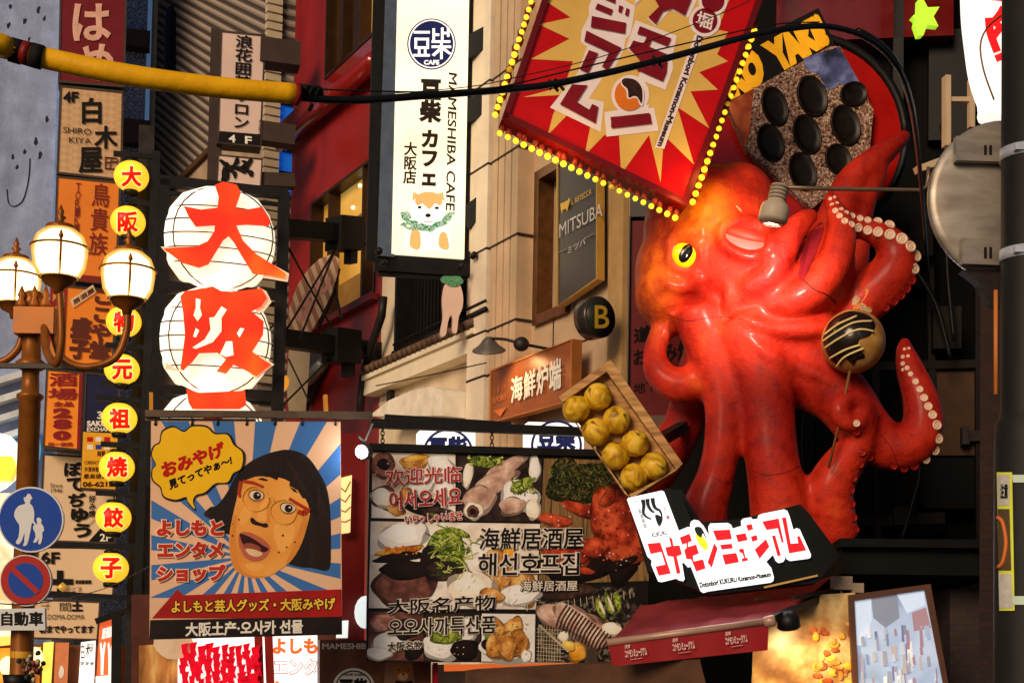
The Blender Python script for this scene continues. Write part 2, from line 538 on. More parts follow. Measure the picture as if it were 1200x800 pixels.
# pebbled wall behind the stacked signs, its cold blue light put into the colour
t = thing('pebbled_wall', 'bluish pebble-dash wall seen in the gap beside the stacked signs', 'wall', at(158, 800, 47))
GP = Pl(160, 200, 47, 14); t.location.z = 0
m = MB(); m.ubox(GP, -3.2, .2, 0, 28, -1, 0)
m.build('wall', ramp_mat('pebble_dash', [(.3, S(60, 80, 120)), (.5, S(110, 130, 170)), (.62, S(190, 205, 235))], 26, .8, bump=.6), t)
m = MB(); m.pbox(GP, (143, 60), (176, 44), .02, .5); m.build('crossbeam', mat('brown_beam', S(70, 52, 44), .6), t)
m = MB(); m.pbox(GP, (143, 172), (176, 148), .02, .5); m.build('crossbeam', mat('brown_beam', (0, 0, 0)), t)

# ---- red building
red_paint = mat('red_paint', S(150, 30, 26), .38, var=.14, scale=1.3, stain=.35)
red_dark = mat('red_dark', S(96, 18, 18), .5, var=.2, stain=.3)
warm_room = ramp_mat('warm_room', [(.25, S(150, 96, 22)), (.5, S(212, 160, 66)), (.75, S(236, 196, 110))], .45, emit=.36, detail=2)
t = thing('red_building', 'red painted building with warm lit windows and a glossy sloping cornice', 'building', fpoint(fu(390), 0, -3))
u0, u1 = fu(337), fu(446)
low = (fu(362), fu(438), fz(400, 365), fz(400, 212))
upp = (fu(374), fu(439), fz(405, 72), fz(405, 72) + 3.0)
m = MB(); fwall(m, FAC, u0, u1, 0, 24, [low, upp], -.55, 0); m.ubox(FAC, u0, u1, 0, 24, -5, -1.2); m.build('wall', red_paint, t)
for k, hl in enumerate((low, upp)):
    f = MB(); e = .07
    for a, b_ in ((hl[0], hl[0] + e), (hl[1] - e, hl[1])): f.ubox(FAC, a, b_, hl[2], hl[3], -.3, .03)
    for a, b_ in ((hl[2], hl[2] + e), (hl[3] - e, hl[3])): f.ubox(FAC, hl[0] + e, hl[1] - e, a, b_, -.3, .03)
    for fr in ((.28, .8) if k == 0 else (.3, .62)):
        uu = hl[0] + (hl[1] - hl[0]) * fr
        f.ubox(FAC, uu - .05, uu + .05, hl[2] + e, hl[3] - e, -.26, .0)
    win = f.build('window', mat('window_frame_dark', S(60, 40, 24), .4, .4), t)
    p = MB(); p.ubox(FAC, hl[0] + .02, hl[1] - .02, hl[2] + .02, hl[3] - .02, -.34, -.27); p.build('lit_room', warm_room, win)
    s_ = MB()
    if k == 0:
        s_.ubox(FAC, hl[0] + .5, hl[1] - .1, hl[2] + .1, hl[2] + .8, -.265, -.25); s_.ubox(FAC, hl[0] + .9, hl[1] - .1, hl[2] + 2.05, hl[2] + 2.12, -.265, -.25)
        s_.build('counter', mat('room_counter', S(150, 110, 50), .6), win)
        for a, zt in ((.5, .80), (.9, .74), (.93, .9), (.6, .93)):
            g_ = MB(); g_.ball(fpoint(hl[0] + (hl[1] - hl[0]) * a, hl[2] + (hl[3] - hl[2]) * zt, -.24), .045, seg=8, rings=6)
            g_.build('downlight', glow('downlight_glass', (1, .85, .5), 2), win)
    else:
        for a in (.1, .55, 1.0):
            s_.ubox(FAC, hl[0] + .1 + a, hl[0] + .45 + a, hl[2] + .08, hl[3], -.265, -.22)
        s_.build('curtain', mat('dark_curtain', S(50, 34, 26), .8), win)
m = MB()
A, B = fpoint(u0 - .1, fz(390, 128), .25), fpoint(u1, fz(390, 128), .25)
m.tube([A, B], [.2, .2], 14); m.ubox(FAC, u0, u1, fz(390, 128) + .16, fz(390, 128) + .5, .02, .3)
m.build('cornice', mat('red_gloss', S(140, 28, 24), .18, .1, var=.1, coat=.5), t)
m = MB(); m.ubox(FAC, u0 + .3, u1 - .1, low[2] - .2, low[2] - .06, .03, .2); m.build('window_sill', red_dark, t)
m = MB()
for k in range(9):
    m.prism(FAC, [(352 + k * 1.5, 424 + k * 7), (402 - k * 3, 398 + k * 6), (402 - k * 3, 403 + k * 6), (352 + k * 1.5, 430 + k * 7)], .1, .3)
m.build('shutter', mat('slate_dark', S(50, 44, 42), .5), t)
m = MB(); m.tube([FAC(352, 462, .5), FAC(388, 446, .5), FAC(404, 428, .5)], [.14] * 3, 10); m.build('duct', grey_steel, t)
m = MB(); m.tube([FAC(440, 492, .35), FAC(441, 470, .35), FAC(444, 440, .35), FAC(453, 410, .35), FAC(466, 372, .35), FAC(468, 350, .35)], .085, 10); m.build('drain_pipe', mat('pipe_black', S(34, 26, 24), .5), t)

# ---- cream building with the tiled eave and balcony
cream = mat('cream_plaster', S(222, 202, 172), .75, var=.12, scale=1.1, stain=.4, bump=.2, bscale=30)
cream2 = mat('cream_band', S(232, 218, 190), .7, var=.08, scale=2)
t = thing('cream_building', 'cream plaster building with a tiled eave and dark slatted balcony window', 'building', fpoint(fu(505), 0, -3))
u0, u1 = fu(446.5), fu(567.5)
hole = (fu(463), fu(546), fz(508, 398), fz(508, 398) + 3.6)
m = MB(); fwall(m, FAC, u0, u1, 0, 22, [hole], -.8, 0); m.ubox(FAC, u0, u1, 0, 22, -5, -.9); m.build('wall', cream, t)
FA4 = Pl(900, 400, 20.0, yaw=-62); FA4.o = FAC.o + FAC.n * .36
e0, e1, e2 = FA4(508, 429).z, FA4(508, 411).z, FA4(508, 405).z
m = MB(); m.ubox(FAC, u0 - .1, u1 + .3, e0, e1, .01, .33); m.ubox(FAC, u0 - .1, u1 + .3, e1 + .004, e2, .01, .40); m.build('eave_fascia', cream2, t)
m = MB(); zt = e2 + .02
n = 22
for k in range(n):
    uu = u0 + (u1 + .3 - u0) * (k + .5) / n
    A = fpoint(uu, zt + .04, .46); B = fpoint(uu, zt + .26, .05)
    m.tube([A, B], [.085, .085], 8)
m.add([fpoint(u0, zt, .44), fpoint(u1 + .3, zt, .44), fpoint(u1 + .3, zt + .22, .03), fpoint(u0, zt + .22, .03)], [(0, 1, 2, 3)])
m.build('roof_tile', mat('roof_tile_brown', S(96, 72, 52), .6, var=.3, scale=4), t)
w_ = MB()
w_.ubox(FAC, hole[0], hole[0] + .1, hole[2], hole[3], -.5, .03); w_.ubox(FAC, hole[0] + .1, hole[1], hole[2], hole[2] + .12, -.5, .03)
for k in range(11):
    a = hole[0] + .35 + k * .16
    w_.ubox(FAC, a, a + .055, hole[2] + .12, hole[3], -.35, -.24)
w_.ubox(FAC, hole[0] + 2.2, hole[0] + 2.36, hole[2] + .12, hole[3], -.5, .02)
win = w_.build('window', black_metal, t)
p = MB(); p.ubox(FAC, hole[0], hole[1], hole[2], hole[3], -.88, -.82); p.build('blind', mat('grey_blind', S(72, 66, 60), .5, var=.2, emit=S(120, 90, 50), es=.12), win)
m = MB(); m.tube([FA4(461, 414), FA4(569, 362)], .05, 8); m.tube([FA4(461, 404), FA4(569, 352)], .025, 8); m.build('guard_rail', black_metal, t)
m = MB(); pts = [(470, 479), (500, 478), (552, 474), (552, 466), (540, 462)]
A = [FAC(478, 484, .02), FAC(558, 458, .02)]
m.prism(FAC, [(476, 492), (500, 474), (530, 462), (552, 458), (566, 462), (566, 492)], .02, .8); m.build('arched_canopy', mat('canopy_white', S(236, 226, 205), .5), t)
m = MB()
for r_ in range(7):
    for c_ in range(4):
        m.ubox(FAC, u0 + .05 + c_ * .22 + (.1 if r_ % 2 else 0), u0 + .25 + c_ * .22 + (.1 if r_ % 2 else 0), fz(450, 488) + r_ * .11, fz(450, 488) + .095 + r_ * .11, .004, .04)
m.build('brick_panel', mat('pale_brick', S(196, 176, 150), .8, var=.2, scale=8), t)
m = MB(); m.pbox(FAC, (460, 486), (465, 458), .05, .14); m.build('pipe', dark_steel, t)
# dog figure standing on the balcony edge, seen below the tall sign
DG = Pl(529, 396, FAC(529, 396).y - 1.7, 14)
t = thing('dog_cutout', 'cut-out of a pale dog standing on the tiled eave under the tall lit sign', 'cutout figure', DG(529, 396))
m = MB(); body = smooth([(517, 395), (516, 388), (519, 372), (518, 352), (521, 334), (529, 326), (538, 334), (542, 348), (541, 362), (537, 372), (535, 388), (533, 391), (530, 388), (530, 374), (527, 370), (524, 380), (522, 392)], 3, True)
m.prism(DG, body, -.05, .05); m.build('body', mat('dog_white', S(228, 196, 178), .6, var=.06), t)
m = MB(); m.prism(DG, blob(529, 330, 14, 6, 0, 14, .2), .052, .07); m.build('scarf', mat('scarf_green', S(90, 150, 110), .7, var=.5, scale=30), t)

m = MB(); cw = smooth([(556, 312), (560, 322), (556, 334), (549, 342), (547, 352), (551, 360), (560, 363), (567, 360)], 5)
m.tube([FAC(x, y, .3) for x, y in cw], .02, 6); m.build('loose_cable', black_metal, t)
# ---- beige tiled building
beige = mat('beige_tile', S(204, 172, 136), .5, var=.16, scale=.9, stain=.4, bump=.15, bscale=40)
beige_pale = mat('beige_pale', S(234, 216, 190), .4, var=.12, scale=1.4, stain=.12)  # stain mottle stands in for light patches reflected on the pilaster
joint = mat('dark_joint', S(50, 36, 26), .8)
t = thing('beige_building', 'beige tiled building with vertical ribs and a bronze window beside a grey sign', 'building', fpoint(fu(650), 0, -3))
u0, u1 = fu(568), fu(735)
h1 = (fu(629), fu(668), fz(648, 375), fz(648, 194))
m = MB(); fwall(m, FAC, u0, u1, 0, 24, [h1], -.5, 0, 0); m.ubox(FAC, u0, u1, 0, 24, -5, -.9)
m.build('wall', beige, t)
m = MB(); m.ubox(FAC, u0, fu(589), 0, 24, .003, .35); m.build('pilaster', beige_pale, t)
for a, b_ in ((591, 597.5), (599, 605.5), (607, 613.5), (615, 622)):
    m = MB(); m.ubox(FAC, fu(a), fu(b_), 0, 24, .003, .3); m.build('rib', beige, t)
m = MB()
for y in (98, 194, 292, 388, 440):
    zc = fz(595, y); m.ubox(FAC, u0 - .01, fu(589) + .005, zc - .02, zc + .02, .004, .356); 
    m.ubox(FAC, fu(590), fu(623), zc - .02, zc + .02, .004, .306)
m.ubox(FAC, fu(648), fu(649), fz(648, 420), fz(648, 376), .003, .008); m.ubox(FAC, fu(627), fu(735), fz(680, 402), fz(680, 400), .003, .008)
m.build('tile_joint', joint, t)
f = MB()
for k, e in ((0, .16),):
    f.ubox(FAC, h1[0], h1[0] + e, h1[2], h1[3], -.3, .1); f.ubox(FAC, h1[1] - e, h1[1], h1[2], h1[3], -.3, .1)
    f.ubox(FAC, h1[0] + e, h1[1] - e, h1[2], h1[2] + e, -.3, .1); f.ubox(FAC, h1[0] + e, h1[1] - e, h1[3] - e, h1[3], -.3, .1)
win = f.build('window', bronze_metal, t)
m = MB(); m.ubox(FAC, h1[0] + .1, h1[0] + (h1[1] - h1[0]) * .62, h1[2] + .1, h1[3] - .1, -.25, -.2); m.build('pane', mat('beige_blind', S(176, 150, 116), .35, var=.1), win)
m = MB(); m.ubox(FAC, h1[0] + (h1[1] - h1[0]) * .62, h1[1] - .1, h1[2] + .1, h1[3] - .1, -.25, -.2); m.build('pane', mat('pale_pane', S(226, 216, 200), .2, var=.06, emit=S(200, 180, 150), es=.25), win)
m = MB(); m.vtext(FAC, 'CAFE', (656, 200, 665, 262), -.19, .02, rot=True); m.build('lettering', ink_black, win)
# grey sign on the window line
q = [(669, 196), (717, 165), (717, 330), (669, 362)]
t2 = sign_board('window_sign', 'dark grey upright sign with a gold cow and pale capitals, beside the bronze window', 'sign', FAC, q, .12, mat('sign_grey', S(58, 56, 56), .35, var=.1), mat('sign_edge_gold', S(190, 150, 70), .4, .4), 1.2)
for ch in t2.children: ch.location += FAC.n * .25
m = MB(); m.text(FAC, 'MITSUBA', [(673, 266), (724, 240), (724, 256), (673, 282)], .28, 0.0); m.text(FAC, 'ミツバ', [(683, 293), (704, 281), (704, 289), (683, 301)], .28, 0)
m.bar(FAC(673, 299, .28), FAC(681, 295, .28), .02, .005); m.bar(FAC(705, 282, .28), FAC(714, 277, .28), .02, .005); m.build('lettering', mat('ink_pale_grey', S(200, 195, 185), .5), t2)
m = MB(); m.poly(FAC, [(674, 242), (677, 241), (683, 238), (684, 235), (686, 237), (685, 241), (683, 248), (682, 252), (681, 248), (677, 249), (676, 254), (675, 249)], .28)
m.text(FAC, 'IL BISTECCA', [(687, 238), (711, 224), (711, 231), (687, 244)], .28, 0); m.build('cow_mark', mat('ink_gold', S(225, 180, 60), .4, .3), t2)
m = MB(); m.ubox(FAC, fu(718), fu(735), 0, 24, .01, .1); m.build('corner_pier', mat('gold_pier', S(188, 150, 98), .5, var=.2, scale=2, stain=.4), t)

MU = Pl(735, 400, 22.9, yaw=-8)           # the museum front stands square to the view across the corner
def mu(px, py=400): return (MU(px, py) - MU.o).dot(MU.u)
def mz(px, py): return MU(px, py).z
# ---- museum building, dark, behind the octopus
dark_wall = mat('dark_wall', S(13, 11, 10), .75, spec=.08, var=.3, scale=.8, stain=.4)
t = thing('museum_building', 'dark shop building behind the octopus with a red panel and black ledge', 'building', Vector((MU(950, 400).x, MU(950, 400).y, 0)))
u0, u1 = mu(736), mu(1172)
m = MB(); m.ubox(MU, u0, u1, 0, 20, -6, 0); m.build('wall', dark_wall, t)
m = MB(); m.ubox(MU, mu(737), mu(806), mz(770, 500), mz(770, 262), .01, .16); m.build('red_panel', mat('deep_red_panel', S(92, 8, 10), .35, spec=.08, var=.12), t)
m = MB(); m.ubox(MU, mu(737), mu(806), mz(770, 258), mz(770, 215), .01, .2); m.ubox(MU, mu(736.5), mu(738), mz(770, 500), mz(770, 258), .17, .25); m.build('panel_trim', mat('panel_frame', S(60, 50, 46), .5), t)
m = MB(); m.text(MU, '道頓堀', [(743, 388), (802, 372), (802, 396), (743, 406)], .17, .03); m.text(MU, 'お好み焼', [(743, 413), (812, 398), (812, 424), (743, 432)], .17, .03); m.text(MU, '地下一階', [(743, 452), (800, 442), (800, 458), (743, 464)], .17, .01)
m.build('lettering', mat('panel_ink', S(16, 5, 5), .7, spec=.1), t)
m = MB(); m.ubox(MU, mu(735.5), mu(790), mz(770, 518), mz(770, 494), .2, .55); m.build('shelf', mat('shelf_brown', S(88, 58, 36), .5), t)
# pale strips between the pan sign and the diamond sign
m = MB(); m.ubox(MU, mu(862), mu(905), mz(880, 330), mz(880, 130), .01, .12); m.build('cream_strip', mat('strip_cream', S(226, 190, 128), .5, emit=S(220, 150, 70), es=.18), t)
m = MB(); m.poly(MU, blob(872, 182, 8, 9, 20, 14, .35, 2), .125); m.bar(MU(866, 160, .13), MU(876, 165, .13), .06, .01); m.build('red_mark', ink_red, t)
# ledge above the awning and screen
LG = Pl(1070, 650, 16.6, -4)
m = MB(); m.pbox(LG, (986, 672), (1176, 642), -5.2, 0); m.pbox(LG, (982, 641.6), (1176, 634), -5.2, .16); m.build('ledge', mat('ledge_black', S(12, 11, 11), .55, spec=.08, var=.3), t)
m = MB(); m.ubox(MU, mu(1075), mu(1172), mz(1120, 600), mz(1120, 470), .01, .5); m.build('panel', mat('panel_charcoal', S(16, 14, 14), .6, spec=.08), t); m = MB(); m.ubox(MU, mu(1010), mu(1090), mz(1040, 345), mz(1040, 240), .01, .4); m.build('panel', mat('panel_charcoal', S(16, 14, 14), .6, spec=.08), t)
m = MB(); m.ubox(MU, mu(1086), mu(1142), mz(1110, 540), mz(1110, 440), .51, .56); m.build('patch', mat('tan_patch', S(74, 48, 28), .6, var=.3), t)
m = MB(); m.pbox(MU, (1118, 530), (1126, 510), .57, .8); m.pbox(MU, (1126, 526), (1166, 514), .6, .75); m.build('bracket', dark_steel, t)
# red curved upper front
m = MB(); m.ubox(MU, mu(905), mu(1110), mz(1010, 62), mz(1010, -60), .01, .5); m.build('upper_fascia', mat('fascia_red', S(104, 8, 8), .22, var=.12, coat=.4), t)
m = MB(); m.pbox(MU, (1042, 162), (1055, -20), .02, .5); m.pbox(MU, (1086, 170), (1140, 40), .02, .2); m.build('post', black_metal, t)
# fittings on the dark front
fit = mat('fitting_dark', S(36, 31, 28), .6, .1, spec=.08, var=.3, scale=6)
for a, b_, w_ in [((945, 470), (948, 640), .12), ((905, 620), (1100, 612), .16), ((1020, 350), (1024, 640), .1), ((1000, 440), (1172, 436), .12), ((1082, 250), (1086, 470), .1), ((1140, 170), (1142, 640), .16)]:
    m = MB(); m.bar(MU(*a, .6), MU(*b_, .6), w_, w_); m.build('strut', fit, t)
m = MB(); A, B = MU(1008, 500, 2.2), MU(1012, 572, 2.2); m.bar(A, B, .16, .05)
for k in range(9): m.box(A.lerp(B, (k + .5) / 9) + MU.n * .03, MU.u * .03, MU.n * .004, UP * .02, 1)
m.build('slotted_channel', [mat('channel_tan', S(130, 104, 76), .5, .3), black_metal], t)
for pts in ([(1060, 470), (1066, 560), (1058, 600), (1046, 640)], [(940, 480), (936, 540), (944, 600)], [(1090, 180), (1100, 260), (1096, 330), (1104, 420)], [(1060, 340), (1084, 380), (1100, 440)]):
    m = MB(); m.tube([MU(x, y, 1.2) for x, y in smooth(pts, 6)], .03, 6); m.build('cable_run', black_metal, t)
for x, y, a, b_ in ((1070, 300, 14, 20), (1100, 400, 16, 24), (1052, 612, 12, 10)):
    m = MB(); m.pbox(MU, (x - a, y + b_), (x + a, y - b_), .4, .9); m.build('junction_box', fit, t)
# brick block at the end
brick = bpy.data.materials.new('brown_brick'); brick.use_nodes = True
nt = brick.node_tree; N = nt.nodes; L = nt.links; b = N['Principled BSDF']; tc = N.new('ShaderNodeTexCoord')
sx = N.new('ShaderNodeSeparateXYZ'); cx_ = N.new('ShaderNodeCombineXYZ'); ad = N.new('ShaderNodeMath'); ad.operation = 'SUBTRACT'
L.new(tc.outputs['Object'], sx.inputs[0]); L.new(sx.outputs[0], ad.inputs[0]); L.new(sx.outputs[1], ad.inputs[1]); L.new(ad.outputs[0], cx_.inputs[0]); L.new(sx.outputs[2], cx_.inputs[1])
bt = N.new('ShaderNodeTexBrick'); bt.inputs['Scale'].default_value = 3.2; bt.inputs['Color1'].default_value = S(50, 26, 18) + (1,); bt.inputs['Color2'].default_value = S(36, 20, 15) + (1,); bt.inputs['Mortar'].default_value = S(20, 14, 12) + (1,)
L.new(cx_.outputs[0], bt.inputs['Vector']); L.new(bt.outputs[0], b.inputs['Base Color']); b.inputs['Roughness'].default_value = .7
t = thing('brick_building', 'dark brick building beside the big utility pole', 'building', fpoint(fu(1250), 0, -2))
m = MB(); m.ubox(FAC, fu(1173), fu(1500), 0, 18, -6, .3); m.pbox(Pl(1140, 740, 17.2, -4), (1112, 1000), (1180, 690), -4, 0); m.build('wall', brick, t)
# ================================================================== stacked box signs at the far corner
ST = Pl(100, 300, 33.0, 14)
ST2 = Pl(100, 560, 33.6, 14)
sign_edge = mat('sign_edge', S(70, 58, 50), .5, .3, var=.2)
GS = 'box signs stacked at the far corner'
q = [(70, -12), (149, -10), (146, 103), (68, 97)]
t = sign_board('box_sign', 'dark red box sign with pale brush writing, topmost of the stacked signs', 'sign', ST, q, .5, mat('sign_maroon', S(104, 18, 24), .4, var=.1, emit=S(110, 14, 18), es=.12), sign_edge, 2.5, GS)
m = MB(); m.text(ST, 'は', (85, 5, 130, 49), .03, .03); m.text(ST, 'め', (93, 52, 134, 96), .03, .03); m.build('lettering', mat('ink_rose', S(222, 170, 150), .5), t)

q = [(70, 100), (145, 107), (143, 212), (66, 204)]
chk = bpy.data.materials.new('checked_sign'); chk.use_nodes = True
nt = chk.node_tree; N = nt.nodes; L = nt.links; b = N['Principled BSDF']; tc = N.new('ShaderNodeTexCoord'); mp = N.new('ShaderNodeMapping'); mp.inputs['Rotation'].default_value = (0, R(45), 0)
ck = N.new('ShaderNodeTexChecker'); ck.inputs['Scale'].default_value = 9; ck.inputs['Color1'].default_value = S(184, 142, 98) + (1,); ck.inputs['Color2'].default_value = S(196, 156, 112) + (1,)
L.new(tc.outputs['Object'], mp.inputs[0]); L.new(mp.outputs[0], ck.inputs['Vector']); L.new(ck.outputs[0], b.inputs['Base Color'])
L.new(ck.outputs[0], b.inputs['Emission Color']); b.inputs['Emission Strength'].default_value = .1
t = sign_board('box_sign', 'tan checked box sign with 4F and big black characters', 'sign', ST, q, .5, chk, sign_edge, 2.5, GS)
m = MB(); m.text(ST, '4F', (74, 108, 92, 121), .03, .045); m.text(ST, '白', (96, 115, 119, 146), .03, .03); m.text(ST, '木', (110, 148, 138, 175), .03, .03); m.text(ST, '屋', (92, 173, 120, 204), .03, .03)
m.text(ST, 'SHIRO', [(74, 149), (107, 152), (107, 159), (74, 156)], .03, .0); m.text(ST, 'KIYA', [(81, 161), (107, 163), (107, 169), (81, 168)], .03, .0); m.build('lettering', ink_black, t)
m = MB()
for (a, b_) in (((123, 185), (137, 186)), ((123, 198), (137, 199)), ((123, 191), (137, 190))): m.bar(ST(*a, .03), ST(*b_, .03), .045, .01)
for (a, b_) in (((123, 185), (123, 198)), ((137, 186), (137, 199)), ((130, 186), (128, 198))): m.bar(ST(*a, .035), ST(*b_, .035), .045, .01)
m.build('seal', ink_maroon, t)

orange_face = mat('sign_orange', S(196, 112, 38), .45, var=.1, scale=.8, emit=S(230, 110, 20), es=.3)
q = [(66, 206), (142, 213), (137, 335), (62, 327)]
t = sign_board('box_sign', 'orange box sign with wiry dark red bird characters and small upright capitals', 'sign', ST, q, .5, orange_face, sign_edge, 2.5, GS)
m = MB(); m.vtext(ST, '鳥貴族', [(108, 214), (130, 216), (126, 302), (103, 300)], .03, .012); m.build('lettering', mat('ink_rust', S(120, 30, 16), .5), t)
m = MB(); m.vtext(ST, 'TORIKIZOKU', [(89, 215), (95, 215), (91, 312), (85, 312)], .03, .01); m.poly(ST, [(92, 322), (137, 326), (137, 333), (92, 330)], .03); m.build('small_lettering', mat('ink_rust', (0, 0, 0)), t)

q = [(62, 333), (137, 340), (133, 434), (57, 428)]
t = sign_board('box_sign', 'amber box sign with fat brown characters and a tilted framed label', 'sign', ST, q, .5, mat('sign_amber', S(200, 116, 34), .45, var=.15, scale=.8, emit=S(230, 110, 20), es=.3), sign_edge, 2.5, GS)
m = MB(); m.poly(ST, [(59, 336), (79, 338), (75, 428), (56, 426)], .024); m.build('red_band', mat('band_red', S(140, 26, 16), .5), t)
m = MB(); m.vtext(ST, '280', [(62, 342), (77, 344), (72, 420), (58, 418)], .03, .05); m.build('price', mat('ink_tan', S(205, 130, 60), .5), t)
m = MB(); m.vtext(ST, 'ここや堂', [(109, 322 + 14), (133, 338), (130, 424), (104, 420)], .03, .06); m.vtext(ST, '盛子', [(84, 372), (108, 374), (104, 422), (81, 420)], .03, .07); m.build('lettering', mat('ink_umber', S(92, 34, 10), .5), t)
m = MB(); m.prism(ST, [(82, 352), (109, 334), (113, 343), (86, 361)], .02, .045); m.build('label_plate', mat('plate_cream', S(220, 190, 150), .5), t)
m = MB(); m.text(ST, '居酒屋', [(84.5, 353), (109, 337), (111.5, 342.5), (87, 358.5)], .05, .03); m.build('label_lettering', mat('ink_umber', (0, 0, 0)), t)

q = [(54, 432), (98, 436), (94, 528), (50, 524)]
t = sign_board('box_sign', 'narrow orange box sign with a red price of 280 and a red edge', 'sign', ST, q, .5, mat('sign_price', S(215, 128, 40), .45, var=.1, emit=S(240, 120, 20), es=.3), sign_edge, 2.2, GS)
m = MB(); m.text(ST, '酒', (57, 437, 91, 453), .03, .03); m.text(ST, '場', (56, 455, 91, 469), .03, .03); m.text(ST, '全品', (62, 470.5, 86, 476.5), .03, .05); m.text(ST, '2', (62, 478, 84, 490), .03, .08); m.text(ST, '8', (62, 491, 84, 503), .03, .08); m.text(ST, '0', (62, 504.5, 83, 516), .03, .08); m.text(ST, '均一価格', (56, 518, 86, 523), .03, .04)
m.poly(ST, [(93, 437), (97, 437), (94, 526), (90, 526)], .026)
m.build('lettering', mat('ink_wine', S(140, 20, 22), .5), t)

SN = Pl(118, 500, 32.6, 14)
q = [(100, 436), (141, 440), (136, 575), (94, 572)]
t = sign_board('box_sign', 'navy and yellow exchange box sign with tiny flags and a phone number', 'sign', SN, q, .4, mat('sign_navy', S(24, 24, 62), .4), sign_edge, 1.8, GS)
m = MB(); m.poly(SN, [(97.5, 506), (138, 508), (135, 573), (95, 571)], .024); m.build('yellow_panel', mat('sign_yellow', S(218, 158, 30), .45, var=.1, emit=S(230, 150, 20), es=.12), t)
m = MB(); m.text(SN, '3F', (114, 482, 128, 491), .03, .03); m.text(SN, 'SAKURA', (102, 493, 137, 499.5), .03, .05); m.text(SN, 'EXCHANGE', (102, 500.5, 138, 505.5), .03, .03); m.build('white_lettering', ink_white, t)
m = MB(); m.text(SN, '両替 ドル', (114, 528, 134, 535), .03, .03); m.text(SN, 'CURRENCY EXCHANGE', (99, 540, 134, 544), .03, .01); m.text(SN, '外貨両替 年中無休', (99, 547, 134, 553), .03, .02); m.text(SN, '最高値買取', (98, 555, 133, 561), .03, .02); m.text(SN, '06-6212', (97, 564, 133, 570.5), .03, .05); m.build('small_lettering', ink_brown, t)
m = MB()
for x, y, c in ((102, 512, 0), (112, 512, 1), (122, 512, 0), (102, 521, 1), (112, 521, 2), (122, 521, 1)):
    m.poly(SN, [(x, y), (x + 7, y), (x + 7, y + 5.5), (x, y + 5.5)], .03, c)
m.build('flag_row', [ink_red, ink_white, mat('ink_blue', S(30, 60, 150), .5)], t)

white_face = mat('sign_white_faint_glow', S(214, 186, 152), .5, var=.06, scale=.7, emit=S(230, 170, 110), es=.12)  # unlit cream sign faces given a faint glow of their own
q = [(50, 531), (140, 537), (135, 637), (46, 634)]
t = sign_board('box_sign', 'cream box sign with bold black brush writing and a black 2F corner', 'sign', ST2, q, .4, white_face, sign_edge, 2, GS)
m = MB()
for i, ch in enumerate('ぼてぢゅう'):
    x = 74 + [1, 4, 6, 9, 12][i]; m.text(ST2, ch, (x, 541 + i * 18, x + 21, 558 + i * 18), .03, .05)
m.vtext(ST2, '好み焼', (104, 580, 112, 606), .03, .03); m.text(ST2, 'Since', (59, 566, 73, 571), .03, 0); m.text(ST2, '1946', (60, 572, 73, 577), .03, 0)
m.poly(ST2, [(104, 634), (135, 600), (133.5, 635)], .024); m.bar(ST2(104, 615, .03), ST2(115, 604, .03), .02, .006)
m.build('lettering', ink_black, t)
m = MB(); m.text(ST2, '2F', (117, 625, 130, 634), .03, .02); m.build('floor_number', ink_white, t)

q = [(44, 638), (137, 642), (133, 700), (38, 697)]
t = sign_board('box_sign', 'cream box sign reading 6F above a black brush character and a small gold lamp', 'sign', ST2, q, .4, white_face, sign_edge, 2, GS)
m = MB(); m.text(ST2, '6F', (48, 646, 70, 661), .03, .04); m.text(ST2, '土', (53, 668, 88, 700), .03, .075); m.text(ST2, '居酒屋個室', (88, 679, 107, 684), .03, .05); m.text(ST2, 'どま', (85, 687, 96, 693), .03, 0); m.build('lettering', ink_black, t)
m = MB(); m.tube([ST2(70, 691, .1), ST2(76, 684, .1)], [.1, .06], 10); m.build('gold_lamp', mat('gold_lamp', S(220, 170, 80), .3, .6, emit=S(255, 200, 90), es=.3), t)
q = [(37, 701), (118, 704), (115, 750), (34, 748)]
t = sign_board('box_sign', 'lowest cream box sign with thin capitals over a line of brush script', 'sign', ST2, q, .4, white_face, sign_edge, 2, GS)
m = MB(); m.text(ST2, '間', (70, 706, 83, 716), .03, .0); m.text(ST2, '土', (84, 704, 97, 716), .03, .07); m.text(ST2, 'DOMA-DOMA', (56, 719.5, 99, 725.5), .03, 0); m.text(ST2, '朝までやってます', (46, 732, 110, 742), .03, .05)
m.bar(ST2(48, 709, .03), ST2(58, 709, .03), .03, .006); m.bar(ST2(55, 704, .034), ST2(55, 714, .034), .02, .006); m.build('lettering', ink_black, t)

# ---- white go-salon sign and the leafy sign under it
GO = Pl(285, 100, 34.0, 14)
q = [(258, 36), (312, 41), (306, 173), (254, 168)]
face = mat('sign_pale_pink', S(206, 180, 166), .5, var=.06, scale=.8, emit=S(220, 180, 160), es=.1)
t = sign_board('box_sign', 'tall pale box sign with a column of black characters over a black 4F strip', 'sign', GO, q, .45, face, sign_edge, 2.2)
m = MB(); m.vtext(GO, '浪花囲碁サロン', [(276, 41), (297, 43), (292, 153), (272, 151)], .03, .025); m.poly(GO, [(257, 154), (305.5, 158), (305, 171), (256, 167)], .024); m.build('lettering', ink_black, t)
m = MB(); m.text(GO, '4', [(268, 158), (276, 159), (276, 168), (268, 167)], .034, .03); m.text(GO, 'F', [(287, 160), (295, 161), (295, 170), (287, 169)], .034, .03); m.build('floor_number', ink_white, t)
q = [(255, 181), (308, 186), (306, 222), (253, 218)]
t = sign_board('box_sign', 'small pale box sign with a black leaf cluster, under the 4F strip sign', 'sign', GO, q, .45, face, sign_edge, 1.6)
m = MB()
